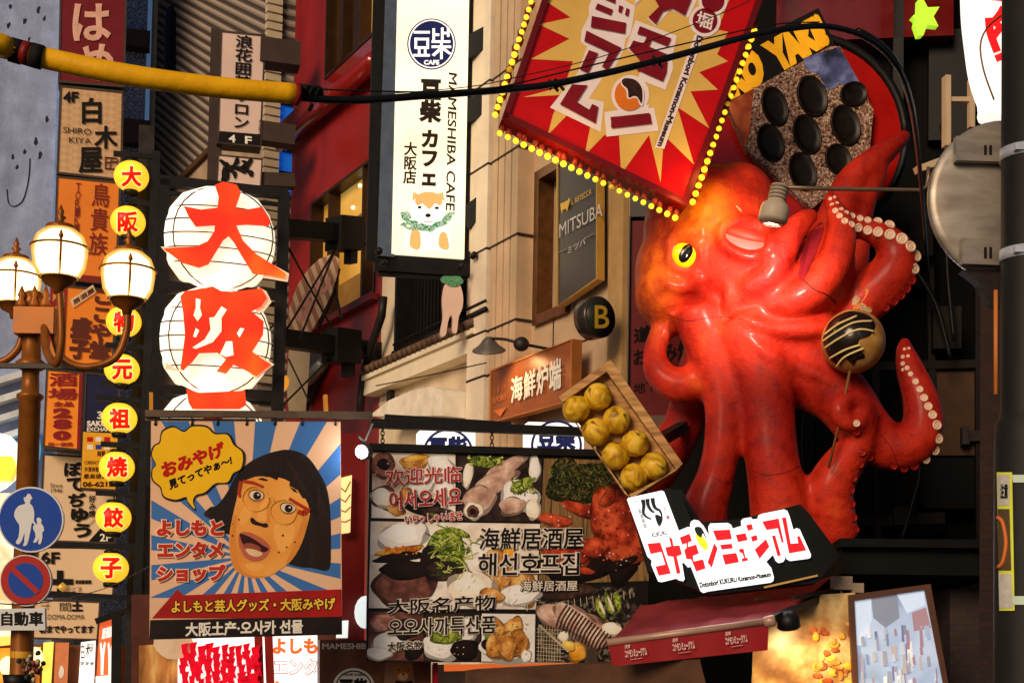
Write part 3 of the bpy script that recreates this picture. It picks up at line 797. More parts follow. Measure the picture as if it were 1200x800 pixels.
for x, y, a, b_, r_ in [(263, 192, 7, 3, 40), (270, 198, 6, 5, 0), (277, 190, 3, 6, 10), (283, 199, 8, 4, 30), (290, 193, 4, 8, 35), (293, 203, 6, 3, 60), (264, 206, 5, 9, 10), (275, 205, 3, 4, 0), (286, 190, 3, 2, 0), (262, 214, 3, 6, 0)]:
    m.poly(GO, blob(x, y, a, b_, r_, 14, .3, 5), .03)
m.build('leaf_print', ink_black, t)
m = MB(); m.bar(GO(305, 58, -.2), GO(352, 64, -.2), .55, .55); m.bar(GO(303, 152, -.2), GO(346, 158, -.2), .4, .45); m.bar(GO(304, 208, -.2), GO(346, 210, -.2), .3, .3); m.bar(GO(256, 30, -.25), GO(251, 222, -.25), .1, .3)
tag(m.build('sign_bracket', mat('bracket_brown', S(66, 52, 46), .6, .3)), 'brown steel bracket arms holding the tall 4F sign', 'bracket')

# ================================================================== column of small yellow lanterns
LC = Pl(155, 420, 29.3, 14)
t = thing('lantern_rack', 'black steel rack holding the column of small yellow lanterns', 'rack', LC(164, 705))
m = MB(); m.bar(LC(183, 178), LC(160, 712), .12, .16); m.bar(LC(176, 178, -.5), LC(166, 712, -.5), .08, .1); m.build('post', black_metal, t)
for (x0, y0, x1, y1) in [(133, 180, 184, 184), (150, 236, 181, 240), (140, 294, 179, 297), (136, 322, 177, 325), (124, 404, 173, 408), (120, 448, 171, 451), (112, 466, 171, 470), (118, 520, 170, 523), (112, 577, 168, 580), (46, 639, 165, 640), (40, 694, 163, 701)]:
    m = MB(); m.bar(LC(x0, y0), LC(x1, y1), .07, .1); m.build('arm', black_metal, t)
lantern_glass = ramp_mat('lantern_yellow', [(.3, (1.0, .50, .015)), (.7, (1.0, .62, .04))], 2, emit=.92)
lantern_halo = glow('lantern_halo', (1.0, .72, .25), 1.1)
lantern_ink = mat('lantern_ink', S(215, 20, 10), .4, 0, S(235, 25, 5), .75, var=.05)
GL = 'small yellow lanterns on the rack'
LLAB = ['topmost small yellow lantern of the column, with a red character of three strokes',
        'second small yellow lantern down the rack, just above the street lamp globe',
        'third small yellow lantern down the rack, hidden behind the street lamp globe',
        'fourth small yellow lantern down the rack, just below the street lamp globe',
        'fifth small yellow lantern down the rack, beside the curled street lamp arm',
        'sixth small yellow lantern down the rack, in front of the navy exchange sign',
        'seventh small yellow lantern down the rack, in front of the yellow phone number panel',
        'eighth small yellow lantern down the rack, in front of the black 2F corner',
        'lowest small yellow lantern of the column, in front of the cream 6F sign']
proto = None
for i, (ch, x, y) in enumerate([('大', 154, 207), ('阪', 150, 260), ('名', 147, 318), ('物', 145, 377), ('元', 143, 433), ('祖', 140, 490), ('焼', 137, 547), ('餃', 133, 606), ('子', 130, 665)]):
    c = LC(x, y)
    if proto is None:
        proto = thing('paper_lantern', 'x', 'lantern', c, GL)
        m = MB(); m.ball(c, .335, .335, .30, 24, 14); m.build('shade', lantern_glass, proto)
        m = MB(); m.lathe(c - UP * .37, UP, [(.12, 0), (.14, .03), (.14, .09)], 14); m.lathe(c + UP * .27, UP, [(.14, 0), (.14, .05), (.1, .07)], 14)
        m.tube([c + UP * .33, c + UP * .42], .015, 6); m.build('cap', black_metal, proto)
        r_ = proto; base_parts = list(proto.children)
    else:
        r_ = proto.copy(); COL.objects.link(r_); r_.location = c
        for ch_ in base_parts:
            k_ = ch_.copy(); COL.objects.link(k_); k_.parent = r_
    r_['label'] = LLAB[i]
    bs = Ball(c, .335, .335, .30)
    m = MB(); m.text(bs, ch, (x - 13.6, y - 13.6, x + 13.6, y + 13.6), .006, .085); m.build('character_edge', lantern_halo, r_)
    m = MB(); m.text(bs, ch, (x - 12.3, y - 12.3, x + 12.3, y + 12.3), .016, .045); m.build('character', lantern_ink, r_)

# ================================================================== the frame of big white lanterns
BF = Pl(258, 340, 29.0, 14)
t = thing('lantern_stand', 'tall black frame holding the big white lanterns, bracketed to the red building', 'frame', BF(250, 560))
for nm, a, b_, w_ in [('rail', (188, 212), (337, 228), .17), ('rail', (186, 335), (330, 346), .16), ('rail', (180, 456), (326, 464), .16), ('post', (193, 211), (178, 570), .17), ('post', (333, 226), (322, 570), .2)]:
    m = MB(); m.bar(BF(*a), BF(*b_), w_, w_ * 1.1); o = m.build(nm, black_metal, t)
    m = MB(); m.bar(BF(a[0] + 3, a[1] + 3, -.55), BF(b_[0] + 3, b_[1] + 3, -.55), .07, .07); m.build(nm + '_back', black_metal, t)
for y in (262, 283, 304, 378, 402, 426):
    m = MB(); m.bar(BF(328 - (y - 225) * .03, y), BF(320 - (y - 225) * .03, y + 3, -.55), .03, .03); m.build('rung', black_metal, t)
# brackets to the red wall
for (a, b_, z0) in [((332, 268), (446, 282), 0), ((326, 396), (444, 416), 1)]:
    m = MB(); A = BF(*a); B = FAC(b_[0], b_[1] - 4, .02); m.bar(A, B, .3, .34); br = m.build('bracket_arm', black_metal, t)
    m = MB(); P = A.lerp(B, .62); d = (B - A).normalized(); m.box(P, d * .35, d.cross(UP).normalized() * .22, UP * .34); m.box(P + d * .2 - UP * .3, d * .1, d.cross(UP).normalized() * .1, UP * .3); m.build('clamp', black_metal, br)
m = MB()
A1, B1 = BF(332, 268).lerp(FAC(446, 278, .02), .62), BF(326, 396).lerp(FAC(444, 412, .02), .62)
for a, b_ in [(A1, BF(336, 386)), (B1, BF(338, 290)), (B1, BF(326, 480)), (BF(338, 420), BF(362, 470)), (A1 + UP * .2, BF(350, 400))]:
    m.bar(a, b_, .03, .03)
m.build('brace_wire', black_metal, t)

lan_white = ramp_mat('big_lantern_white', [(.3, (.96, .82, .54)), (.6, (1.0, .94, .78))], 1.0, emit=.98, detail=1)
lan_red = ramp_mat('big_lantern_red', [(.35, (.74, .022, .008)), (.6, (.82, .055, .008)), (.78, (.95, .16, .012))], 1.1, emit=.85, detail=1)
edge_plate = mat('edge_plate', S(240, 214, 184), .3, emit=S(255, 214, 170), es=.4)
GB = 'big white lanterns in the black frame'
zb = zz(170, 190, 280 / 723)
dai = zb((207, 95), (232, 85), (272, 95), (284, 118), (268, 165), (300, 168), (345, 160), (372, 200), (368, 216), (300, 212), (270, 214), (290, 260), (330, 300), (385, 335), (418, 358), (414, 372), (370, 362), (320, 358), (290, 310), (262, 262), (248, 246), (232, 258), (212, 290), (188, 330), (160, 340), (110, 325), (55, 284), (100, 280), (150, 278), (185, 262), (205, 232), (207, 214), (150, 218), (130, 190), (115, 158), (165, 168), (214, 162), (218, 128))
han_o = zb((118, 410), (158, 405), (200, 396), (225, 410), (260, 412), (345, 402), (362, 430), (345, 455), (315, 470), (352, 500), (350, 540), (318, 590), (345, 610), (374, 628), (330, 662), (290, 640), (262, 628), (240, 655), (212, 648), (240, 612), (215, 592), (160, 594), (140, 620), (112, 646), (104, 640), (118, 540), (112, 470), (104, 425))
han_h = [zb((150, 432), (164, 436), (162, 460), (168, 482), (155, 500), (143, 482), (150, 460)), zb((226, 456), (242, 466), (226, 490), (226, 530), (200, 562), (150, 582), (140, 578), (176, 555), (194, 525), (190, 490), (205, 488)), zb((282, 520), (294, 522), (280, 548), (272, 536)), zb((222, 598), (240, 560), (258, 560), (262, 600), (240, 606)), zb((150, 520), (160, 528), (150, 548), (142, 545))]
for i, (lab, cx_, cy_, rx, ry) in enumerate([('topmost big white lantern, with a broad two-legged red character', 257, 281, 66, 61), ('big white lantern in the middle of the frame with a blocky red character', 252, 400, 66, 63), ('lowest big white lantern, mostly hidden by the comic poster', 247, 522, 66, 63)]):
    c = BF(cx_, cy_); k = 29.0 / F
    t = thing('big_lantern', lab, 'lantern', BF(cx_, cy_ + ry), GB)
    m = MB(); prof = [(.34, -1.0), (.68, -.84), (.88, -.56), (.98, -.26), (1.0, 0), (.98, .26), (.88, .56), (.68, .84), (.34, 1.0)]
    vs, fs = [], []; sg = 24
    for r_, h in prof:
        for s_ in range(sg):
            a = 2 * math.pi * s_ / sg
            vs.append(c + BF.u * (rx * k * r_ * math.cos(a)) + BF.n * (.42 * r_ * math.sin(a)) + UP * (ry * k * h))
    for a in range(len(prof) - 1):
        for s_ in range(sg):
            p, q_ = a * sg + s_, a * sg + (s_ + 1) % sg
            fs.append((p, q_, q_ + sg, p + sg))
    fs.append(tuple(range(sg))[::-1]); fs.append(tuple(range((len(prof) - 1) * sg, len(prof) * sg)))
    m.add(vs, fs, 0, False); m.build('shade', lan_white, t)
    m = MB()
    for j in range(-3, 4):
        h = j * .27; r_ = math.sqrt(max(0, 1 - h * h)) * 1.01
        pts = [c + BF.u * (rx * k * r_ * math.cos(a)) + BF.n * (.44 * r_ * math.sin(a) + .02) + UP * (ry * k * h) for a in [math.pi * s_ / 14 for s_ in range(15)]]
        m.tube(pts, .012, 5)
    for sg_ in (-1, 1):
        pts = [c + BF.u * (rx * k * sg_ * (.82 if sg_ < 0 else .93) * math.cos(a)) + BF.n * (.27 * abs(math.cos(a)) + .06) + UP * (ry * k * math.sin(a)) for a in [-1.35 + 2.7 * s_ / 12 for s_ in range(13)]]
        m.tube(pts, .014, 5)
    m.build('wire_cage', mat('cage_wire', S(70, 50, 40), .5, .4), t)
    if i == 0:
        m = MB(); m.prism(BF, dai, .48, .53); m.build('character', lan_red, t)
        m = MB(); m.prism(BF, zb((360, 318), (428, 356), (424, 380), (350, 368)), .45, .475); m.prism(BF, zb((46, 276), (104, 278), (120, 300), (60, 292)), .45, .475); m.build('character_edge', edge_plate, t)
    elif i == 1:
        m = MB(); m.prism(BF, han_o, .48, .53); ch = m.build('character', lan_red, t)
        m = MB()
        for h in han_h: m.prism(BF, h, .531, .54)
        m.build('character_gap', lan_white, ch)
        m = MB(); m.prism(BF, zb((335, 396), (360, 408), (376, 440), (352, 470), (330, 470)), .45, .475); m.prism(BF, zb((60, 620), (112, 650), (60, 640)), .45, .475); m.prism(BF, zb((340, 600), (384, 626), (330, 672), (310, 650)), .45, .475); m.build('character_edge', edge_plate, t)
    else:
        m = MB(); m.prism(BF, zb((122, 700), (160, 712), (296, 706), (300, 748), (280, 760), (140, 760), (128, 740)), .48, .53); m.text(BF, '名', (205, 488, 292, 560), .48, .06); m.build('character', lan_red, t)

# ---- oval wooden sign and pale board on the red building
OV = Pl(372, 340, 31.4, 2)
zo = zz(320, 180, 140 / 361)
t = thing('oval_sign', 'oval striped wooden sign with pale brush script, leaning on the red wall', 'sign', OV(355, 392))
op = zo((42, 520), (50, 460), (72, 400), (105, 350), (140, 318), (178, 303), (200, 318), (196, 360), (178, 420), (150, 480), (125, 520), (110, 545), (75, 545), (55, 540))
m = MB(); m.prism(OV, op, -.12, 0)
wood_stripe = bpy.data.materials.new('striped_wood'); wood_stripe.use_nodes = True
nt = wood_stripe.node_tree; N = nt.nodes; L = nt.links; b = N['Principled BSDF']; tc = N.new('ShaderNodeTexCoord'); mp = N.new('ShaderNodeMapping'); mp.inputs['Rotation'].default_value = (0, R(20), 0)
wv = N.new('ShaderNodeTexWave'); wv.bands_direction = 'X'; wv.inputs['Scale'].default_value = 1.7; wv.inputs['Distortion'].default_value = .4
rp = N.new('ShaderNodeValToRGB'); rp.color_ramp.interpolation = 'CONSTANT'; rp.color_ramp.elements[0].color = S(170, 112, 84) + (1,); rp.color_ramp.elements[1].position = .5; rp.color_ramp.elements[1].color = S(226, 186, 150) + (1,)
L.new(tc.outputs['Object'], mp.inputs[0]); L.new(mp.outputs[0], wv.inputs[0]); L.new(wv.outputs['Fac'], rp.inputs[0]); L.new(rp.outputs[0], b.inputs['Base Color'])
m.build('panel', wood_stripe, t)
m = MB(); m.text(OV, 'よし', zo((75, 450), (150, 345), (185, 385), (100, 505)), .01, .07); m.text(OV, 'の', zo((60, 480), (95, 430), (120, 500), (80, 520)), .01, .06); m.build('lettering', mat('ink_pink', S(216, 150, 140), .5), t)
m = MB(); m.tube([OV(397, 314, -.05), OV(388, 350, -.05), OV(372, 384, -.05)], .04, 6); m.bar(OV(390, 330, -.1), OV(400, 372, -.1), .06, .06); m.build('prop', black_metal, t)
m = MB(); m.prism(Pl(352, 440, 31.0, 6), zo((48, 590), (112, 590), (108, 660), (98, 780), (48, 780), (40, 700)), -.1, .0)
tag(m.build('pale_board', mat('pale_board', S(214, 190, 160), .6, var=.1)), 'pale upright board between the black bracket and the poster rail', 'board')
m = MB(); o_ = Pl(335, 450, 30.2, 6); m.prism(o_, blob(334, 449, 4, 9, 10, 12, .1), -.1, .05)
tag(m.build('orange_lamp', glow('orange_lamp', (1, .35, .03), .6)), 'small orange lamp beside the pale upright board', 'lamp')
m = MB(); P_ = Pl(382, 475, 17, 14); m.bar(P_(381, 463), P_(382, 484), .1, .04)
tag(m.build('yellow_clip', mat('clip_yellow', S(210, 140, 40), .5)), 'yellow clip on the poster rail under the red wall', 'clip')
m = MB(); m.bar(P_(177, 460), P_(177, 484), .06, .04)
tag(m.build('yellow_clip', mat('clip_yellow', (0, 0, 0))), 'yellow clip at the rail end beside the big lantern frame', 'clip')

# ================================================================== tall lit cafe sign
MS = Pl(505, 150, 26.8, 14)
q = [(453, -20), (557, -14), (551, 309), (444, 302)]
t = thing('cafe_sign', 'tall lit white cafe sign with a round emblem and a small dog', 'sign', MS(498, 306))
m = MB(); m.prism(MS, [(466, -15), (550, -12), (544, 303), (459, 297)], -.12, 0); m.build('panel', ramp_mat('cafe_panel', [(.3, (.86, .76, .50)), (.65, (.98, .90, .68))], .7, emit=.95, detail=1), t)
m = MB()
for a, b_ in [((453, -20), (444, 303)), ((463.5, -20), (456.5, 303)), ((551.5, -14), (545, 308)), ((557, -14), (550, 308))]:
    m.bar(MS(*a, -.2), MS(*b_, -.2), .11 if a[0] != 463.5 else .1, .4)
m.bar(MS(440, 300, -.16), MS(553, 308, -.16), .16, .45); m.bar(MS(445, 311, -.16), MS(548, 316, -.16), .05, .3)
m.build('frame', black_metal, t)
m = MB(); m.bar(MS(462, -20, -.03), MS(452, 300, -.03), .035, .3); m.build('chrome_strip', mat('chrome', S(180, 175, 165), .15, .9), t)
for x, y in ((442, 298), (447, 312), (552, 303), (538, 316)):
    m = MB(); m.lathe(MS(x, y, .15), MS.n, [(.06, 0), (.06, .12), (.03, .14)], 10); m.build('bolt', black_metal, t)
for y in (55, 130, 255):
    m = MB(); A = MS(553, y, -.2); m.bar(A, FAC(600, y - 20, .02) if y != 255 else FAC(590, y - 25, .02), .3, .42); m.build('bracket', black_metal, t)
zm = zz(430, 0, 180 / 436)
ce = zm((183, 126))[0]
def circ(cx, cy, rx, ry=None, n=40, a0=0, a1=360):
    ry = rx if ry is None else ry
    return [(cx + rx * math.cos(R(a0 + (a1 - a0) * i / n)), cy + ry * math.sin(R(a0 + (a1 - a0) * i / n))) for i in range(n)]
navy = mat('ink_navy', S(30, 38, 92), .5, emit=S(30, 40, 110), es=.15)
m = MB(); m.poly(MS, circ(*ce, 28.5, 30), .006); m.poly(MS, circ(*ce, 27, 28.5), .009, 1); m.poly(MS, circ(*ce, 25.5, 27), .012); m.build('emblem', [navy, glow('panel_white', (1, .96, .85), .95)], t)
m = MB()
cx0, cy0 = ce
for x0, y0, x1, y1 in [(-21, -15, -2, -12), (-20, -7, -3, -4), (-20, 3, -3, 6), (-20, -7, -17, 6), (-6, -7, -3, 6), (-22, 12, -2, 15), (-16, 6, -13, 12), (-9, 6, -6, 12), (1, -18, 4, -4), (4, -12, 9, -9), (0, -4, 22, -1), (11, -19, 14, -4), (14, -14, 20, -11), (18, -19, 21, -8), (0, 2, 23, 5), (10, -1, 13, 18), (-24, 8, -24, 8)]:
    if x0 != x1: m.poly(MS, [(cx0 + x0, cy0 + y0), (cx0 + x1, cy0 + y0), (cx0 + x1, cy0 + y1), (cx0 + x0, cy0 + y1)], .016 + .0007 * (abs(x0) % 5))
m.poly(MS, [(cx0 + 10, cy0 + 4), (cx0 + 13, cy0 + 6), (cx0 + 3, cy0 + 15), (cx0 + 0, cy0 + 13)], .021); m.poly(MS, [(cx0 + 11, cy0 + 6), (cx0 + 14, cy0 + 4), (cx0 + 23, cy0 + 11), (cx0 + 21, cy0 + 13)], .022)
m.text(MS, 'CAFE', (cx0 - 9, cy0 + 19, cx0 + 9, cy0 + 24.5), .018, .04)
m.build('emblem_lettering', glow('panel_white', (1, 1, 1)), t)
m = MB()
zv = zm((152, 222), (212, 224), (208, 350), (150, 346)); m.vtext(MS, '豆柴', zv, .006, .055)
m.vtext(MS, 'カフェ', zm((153, 366), (207, 368), (200, 532), (150, 530)), .006, .055)
m.vtext(MS, '大阪店', zm((105, 402), (143, 404), (140, 524), (102, 522)), .006, .03)
zc = zm((232, 206), (256, 210), (249, 600), (223, 597))      # sideways capitals, tops to the right
m.text(MS, 'MAMESHIBA CAFE', [zc[1], zc[2], zc[3], zc[0]], .006, .016)
m.build('lettering', mat('ink_umber_black', S(46, 34, 24), .5), t)
d = MB()
f1 = lambda *p: zm(*p)
d.poly(MS, smooth(f1((112, 700), (108, 672), (118, 648), (140, 632), (210, 630), (228, 650), (236, 680), (236, 712), (170, 708)), 3, True), .006, 0)
d.poly(MS, smooth(f1((122, 676), (130, 650), (150, 660), (150, 706), (124, 702)), 3, True), .0065, 1); d.poly(MS, smooth(f1((204, 700), (208, 662), (226, 664), (232, 708)), 3, True), .0066, 1)
d.poly(MS, smooth(f1((126, 586), (130, 560), (148, 547), (175, 543), (202, 549), (216, 566), (222, 592), (216, 614), (196, 636), (176, 642), (152, 636), (132, 618)), 3, True), .008, 0)
d.poly(MS, smooth(f1((136, 572), (146, 552), (174, 545), (204, 552), (214, 574), (206, 584), (194, 578), (186, 586), (176, 594), (166, 586), (156, 578), (144, 584)), 3, True), .010, 1)
d.poly(MS, f1((128, 572), (131, 545), (150, 553)), .009, 1); d.poly(MS, f1((198, 552), (216, 546), (220, 574)), .009, 1)
for p in ((149, 589), (198, 591)): d.poly(MS, blob(*zm(p)[0], 2.4, 1.6, 0, 10, .05), .014, 2)
d.poly(MS, blob(*zm((173, 612))[0], 3.4, 2.2, 0, 10, .05), .014, 2); d.bar(MS(*zm((173, 616))[0], .014), MS(*zm((173, 626))[0], .014), .012, .004, 2); d.bar(MS(*zm((160, 630))[0], .014), MS(*zm((186, 630))[0], .014), .012, .004, 2)
for i, (x, y, a, b_, r_) in enumerate([(110, 615, 5, 8, -30), (130, 636, 9, 4, 20), (152, 646, 9, 4, 8), (178, 648, 9, 4, 0), (204, 638, 9, 4, -20), (226, 620, 8, 4, -50), (238, 608, 4, 3, -30), (104, 638, 5, 2, 0), (118, 648, 7, 2, 10)]):
    d.poly(MS, blob(*zm((x, y))[0], a, b_, r_, 12, .3, i), .016 + i * .0006, 3)
for x, y in ((114, 690), (158, 706), (196, 706)): d.bar(MS(*zm((x, y - 20))[0], .012), MS(*zm((x, y))[0], .012), .012, .004, 1)
d.build('dog_print', [glow('dog_cream', (.95, .9, .8), .85), mat('dog_tan', S(232, 172, 104), .5, emit=S(240, 180, 110), es=.6), ink_black, ramp_mat('dog_scarf', [(.4, S(40, 130, 90)), (.55, S(200, 220, 200)), (.6, S(30, 120, 80))], 22, emit=.5)], t)
# ================================================================== comic poster on its rail
def clip(poly, x0, y0, x1, y1):
    def cut(ps, ins, inter):
        out = []
        for i, p in enumerate(ps):
            q = ps[i - 1]
            if ins(p):
                if not ins(q): out.append(inter(q, p))
                out.append(p)
            elif ins(q): out.append(inter(q, p))
        return out
    def ix(X): return lambda a, b: (X, a[1] + (b[1] - a[1]) * (X - a[0]) / (b[0] - a[0]))
    def iy(Y): return lambda a, b: (a[0] + (b[0] - a[0]) * (Y - a[1]) / (b[1] - a[1]), Y)
    for ins, it in ((lambda p: p[0] >= x0, ix(x0)), (lambda p: p[0] <= x1, ix(x1)), (lambda p: p[1] >= y0, iy(y0)), (lambda p: p[1] <= y1, iy(y1))):
        if not poly: break
        poly = cut(poly, ins, it)
    return poly
PO = Pl(288, 620, 16.0, 12)
rl = mat('rail_steel', S(96, 80, 66), .45, .5, var=.25, scale=4)
m = MB(); m.bar(PO(170, 485, .02), PO(436, 487, .02), .075, .07); m.bar(PO(170, 491, -.02), PO(300, 492, -.02), .03, .03)
tag(m.build('poster_rail', rl), 'long steel rail from which the comic poster hangs', 'rail')
t = thing('comic_poster', 'poster of a shouting face with black bobbed hair over blue and cream rays', 'poster', PO(288, 748))
paper = mat('poster_cream', S(232, 186, 150), .4, var=.05, scale=1.2)
m = MB(); m.prism(PO, [(177, 493), (399, 494), (401, 743), (175, 749)], -.015, 0); m.build('sheet', paper, t)
m = MB()
for k in range(20):
    a0, a1 = 360 / 20 * k + 4, 360 / 20 * k + 13
    p = clip([(288, 652), (288 + 500 * math.cos(R(a0)), 652 + 500 * math.sin(R(a0))), (288 + 500 * math.cos(R(a1)), 652 + 500 * math.sin(R(a1)))], 177.3, 493.5, 399, 700)
    if len(p) > 2: m.poly(PO, p, .002)
m.build('ray_print', mat('poster_blue', S(62, 112, 178), .4, var=.05), t)
zf = zz(240, 510, .225)
m = MB()
m.poly(PO, smooth(zf((-6, 412), (30, 372), (60, 366), (100, 320), (130, 270), (165, 205), (225, 145), (300, 105), (370, 82), (432, 74), (500, 90), (548, 125), (590, 185), (630, 260), (650, 360), (656, 480), (656, 600), (645, 700), (560, 690), (490, 684), (430, 662), (440, 620), (420, 560), (160, 560), (126, 516), (80, 505), (85, 470), (40, 440)), 3, True), .004, 0)
m.build('hair_print', ramp_mat('poster_hair', [(.35, S(20, 12, 11)), (.6, S(32, 19, 15)), (.75, S(48, 28, 20))], 2.2, .65, stretch=(6, 1, .6)), t)
skin = ramp_mat('poster_skin', [(.3, S(224, 142, 56)), (.55, S(236, 160, 70)), (.75, S(244, 178, 92))], 1.6, .4, detail=1)
m = MB(); m.poly(PO, smooth(zf((186, 240), (235, 214), (300, 205), (370, 215), (440, 240), (505, 300), (546, 385), (535, 460), (505, 560), (455, 645), (400, 692), (335, 732), (262, 742), (195, 726), (152, 690), (130, 610), (128, 520), (145, 420), (166, 330)), 3, True), .006); m.build('face_print', skin, t)
sk = lambda n_, c_: mat(n_, S(*c_), .4, var=.06)
_later_face = True
m = MB()
# bangs drawn over the brow, side lock, brows, nose, moles, eyes
m.poly(PO, zf((140, 330), (172, 215), (225, 150), (300, 108), (432, 78), (560, 160), (610, 270), (590, 420), (546, 384), (536, 332), (508, 326), (484, 286), (440, 262), (444, 228), (388, 206), (376, 234), (342, 218), (300, 212), (262, 214), (236, 224), (212, 232), (188, 244), (170, 300)), .008, 0)
m.poly(PO, zf((275, 228), (300, 220), (330, 232), (318, 238)), .009, 0); m.poly(PO, zf((440, 268), (470, 280), (484, 300), (462, 292)), .009, 0)
for x, y, r in [(178, 438, 5), (406, 520, 6), (426, 582, 5), (385, 608, 5), (468, 555, 5), (144, 522, 5), (146, 460, 3)]: m.poly(PO, blob(*zf((x, y))[0], r * .22, r * .22, 0, 8, .1), .009, 0)
m.poly(PO, smooth(zf((236, 434), (250, 428), (268, 446), (300, 458), (322, 456), (330, 474), (312, 480), (290, 472), (262, 466), (242, 456)), 2, True), .009, 0)
m.build('hair_fringe_print', mat('poster_black', S(30, 18, 14), .45, var=.2), t)
m = MB()
for x, y, rr in ((268, 312, 10), (432, 378, 8)):
    m.poly(PO, blob(*zf((x, y))[0], 9.2, 6.6, rr, 20, .04), .009, 1); m.poly(PO, blob(*zf((x, y))[0], 8.3, 5.6, rr, 20, .04), .011, 0)
    m.poly(PO, blob(*zf((x + 4, y + 2))[0], 4.7, 4.7, 0, 16, .02), .013, 1); m.poly(PO, blob(*zf((x + 10, y - 3))[0], 1.3, 1.3, 0, 8, .02), .015, 0)
m.build('eye_print', [mat('poster_eye', S(232, 210, 180), .4), mat('poster_dark', S(34, 16, 10), .4)], t)
m = MB()
m.poly(PO, smooth(zf((178, 512), (205, 502), (240, 506), (262, 516), (300, 536), (336, 572), (340, 596), (318, 634), (280, 654), (240, 652), (205, 630), (184, 590), (176, 550)), 3, True), .009, 0)
m.poly(PO, smooth(zf((182, 514), (215, 520), (250, 536), (300, 570), (332, 590), (312, 606), (280, 600), (230, 590), (200, 570)), 3, True), .011, 1)
m.poly(PO, smooth(zf((212, 590), (250, 592), (290, 606), (300, 620), (270, 632), (230, 618)), 3, True), .013, 2)
m.poly(PO, smooth(zf((200, 566), (240, 560), (286, 580), (290, 600), (240, 600), (206, 586)), 2, True), .012, 3)
m.build('mouth_print', [mat('poster_lip', S(186, 96, 76), .4, var=.15), mat('poster_mouth', S(52, 18, 14), .4), mat('poster_teeth', S(226, 190, 150), .4), mat('poster_tongue', S(150, 72, 54), .4)], t)
m = MB()
def stroke(mb, pl, pts, wd, off, mi=0, closed=False):
    n = len(pts)
    for i in range(n if closed else n - 1):
        a, b_ = pl(*pts[i], off), pl(*pts[(i + 1) % n], off)
        mb.bar(a, b_, wd, .002, mi, up=pl.n) if False else mb.box((a + b_) / 2, (b_ - a) / 2 * 1.06, (b_ - a).normalized().cross(pl.n) * wd / 2, pl.n * .001, mi)
for x, y, rr in ((262, 318, 18), (408, 386, 20)):
    stroke(m, PO, [bb for bb in blob(*zf((x, y + 12))[0], 15.5, 14.5, rr, 22, .03)], .012, .016, 1, True)
stroke(m, PO, zf((186, 240), (176, 300), (182, 320)), .03, .017); stroke(m, PO, zf((200, 238), (250, 246), (300, 268)), .03, .018); stroke(m, PO, zf((440, 330), (500, 366), (546, 392)), .034, .019); stroke(m, PO, zf((530, 384), (512, 408), (486, 396)), .05, .020); stroke(m, PO, zf((320, 312), (345, 322), (360, 340)), .02, .019, 1)
m.build('glasses_print', [mat('poster_frame_red', S(176, 52, 24), .3), mat('poster_frame_gold', S(228, 170, 70), .3)], t)

m = MB()
m.poly(PO, smooth(zf((134, 520), (148, 430), (166, 420), (160, 520), (164, 620), (190, 690), (250, 730), (330, 728), (260, 742), (196, 726), (152, 690), (132, 610)), 3, True), .0066, 0)
m.poly(PO, smooth(zf((540, 380), (532, 460), (503, 560), (453, 642), (420, 672), (450, 600), (480, 520), (505, 440), (520, 390)), 3, True), .0066, 0)
m.poly(PO, smooth(zf((300, 300), (330, 320), (318, 390), (322, 440), (300, 446), (270, 436), (286, 380)), 3, True), .0067, 1)
m.poly(PO, smooth(zf((330, 330), (352, 340), (338, 400), (340, 452), (326, 452), (326, 400)), 3, True), .0068, 0)
m.poly(PO, smooth(zf((360, 470), (420, 460), (470, 480), (450, 560), (400, 610), (370, 560)), 3, True), .0067, 1)
m.poly(PO, smooth(zf((190, 390), (230, 370), (250, 400), (220, 450), (190, 470), (180, 430)), 3, True), .0067, 1)
m.poly(PO, smooth(zf((210, 670), (260, 664), (310, 676), (290, 704), (240, 706)), 3, True), .0067, 1)
m.poly(PO, smooth(zf((226, 280), (268, 272), (312, 300), (316, 322), (290, 350), (250, 346), (226, 318)), 3, True), .0072, 0)
m.poly(PO, smooth(zf((388, 360), (420, 344), (466, 366), (476, 388), (450, 410), (410, 406)), 3, True), .0072, 0)
m.build('skin_shade_print', [sk('skin_tan', (218, 136, 54)), sk('skin_light', (241, 170, 82))], t)
m = MB()
for k in range(16):
    x0, y0 = 200 + k * 24, 130 - 60 * math.sin(math.pi * min(1, (k + 3) / 16)) + max(0, k - 9) * 18
    stroke2 = smooth(zf((340 + k * 6, 96 + k * 2), (x0 * .8 + 90, y0 + 60), (x0, y0 + 120)), 5)
    for a_, b__ in zip(stroke2, stroke2[1:]): m.box((PO(*a_, .0095) + PO(*b__, .0095)) / 2, (PO(*b__, .0095) - PO(*a_, .0095)) / 2, PO.u * .006, PO.n * .0004)
for k in range(9):
    stroke2 = smooth(zf((585 + k * 6, 250 + k * 16), (590 + k * 7, 440), (560 + k * 10, 680)), 5)
    for a_, b__ in zip(stroke2, stroke2[1:]): m.box((PO(*a_, .0095) + PO(*b__, .0095)) / 2, (PO(*b__, .0095) - PO(*a_, .0095)) / 2, PO.u * .006, PO.n * .0004)
m.build('hair_strand_print', mat('hair_sheen', S(44, 28, 22), .6, spec=.2), t)
zp = zz(160, 470, 280 / 679)
bub = []
for x, y, r in [(66, 100, 36), (100, 78, 30), (145, 74, 34), (190, 78, 32), (232, 88, 34), (270, 115, 34), (288, 160, 30), (270, 205, 34), (235, 232, 30), (60, 225, 30), (50, 180, 30), (62, 140, 30), (110, 250, 34), (170, 255, 36)]:
    bub.append((x, y, r))
m = MB()
base = zp((40, 150), (60, 90), (120, 68), (220, 72), (290, 120), (306, 170), (282, 226), (220, 256), (170, 276), (100, 276), (50, 240))
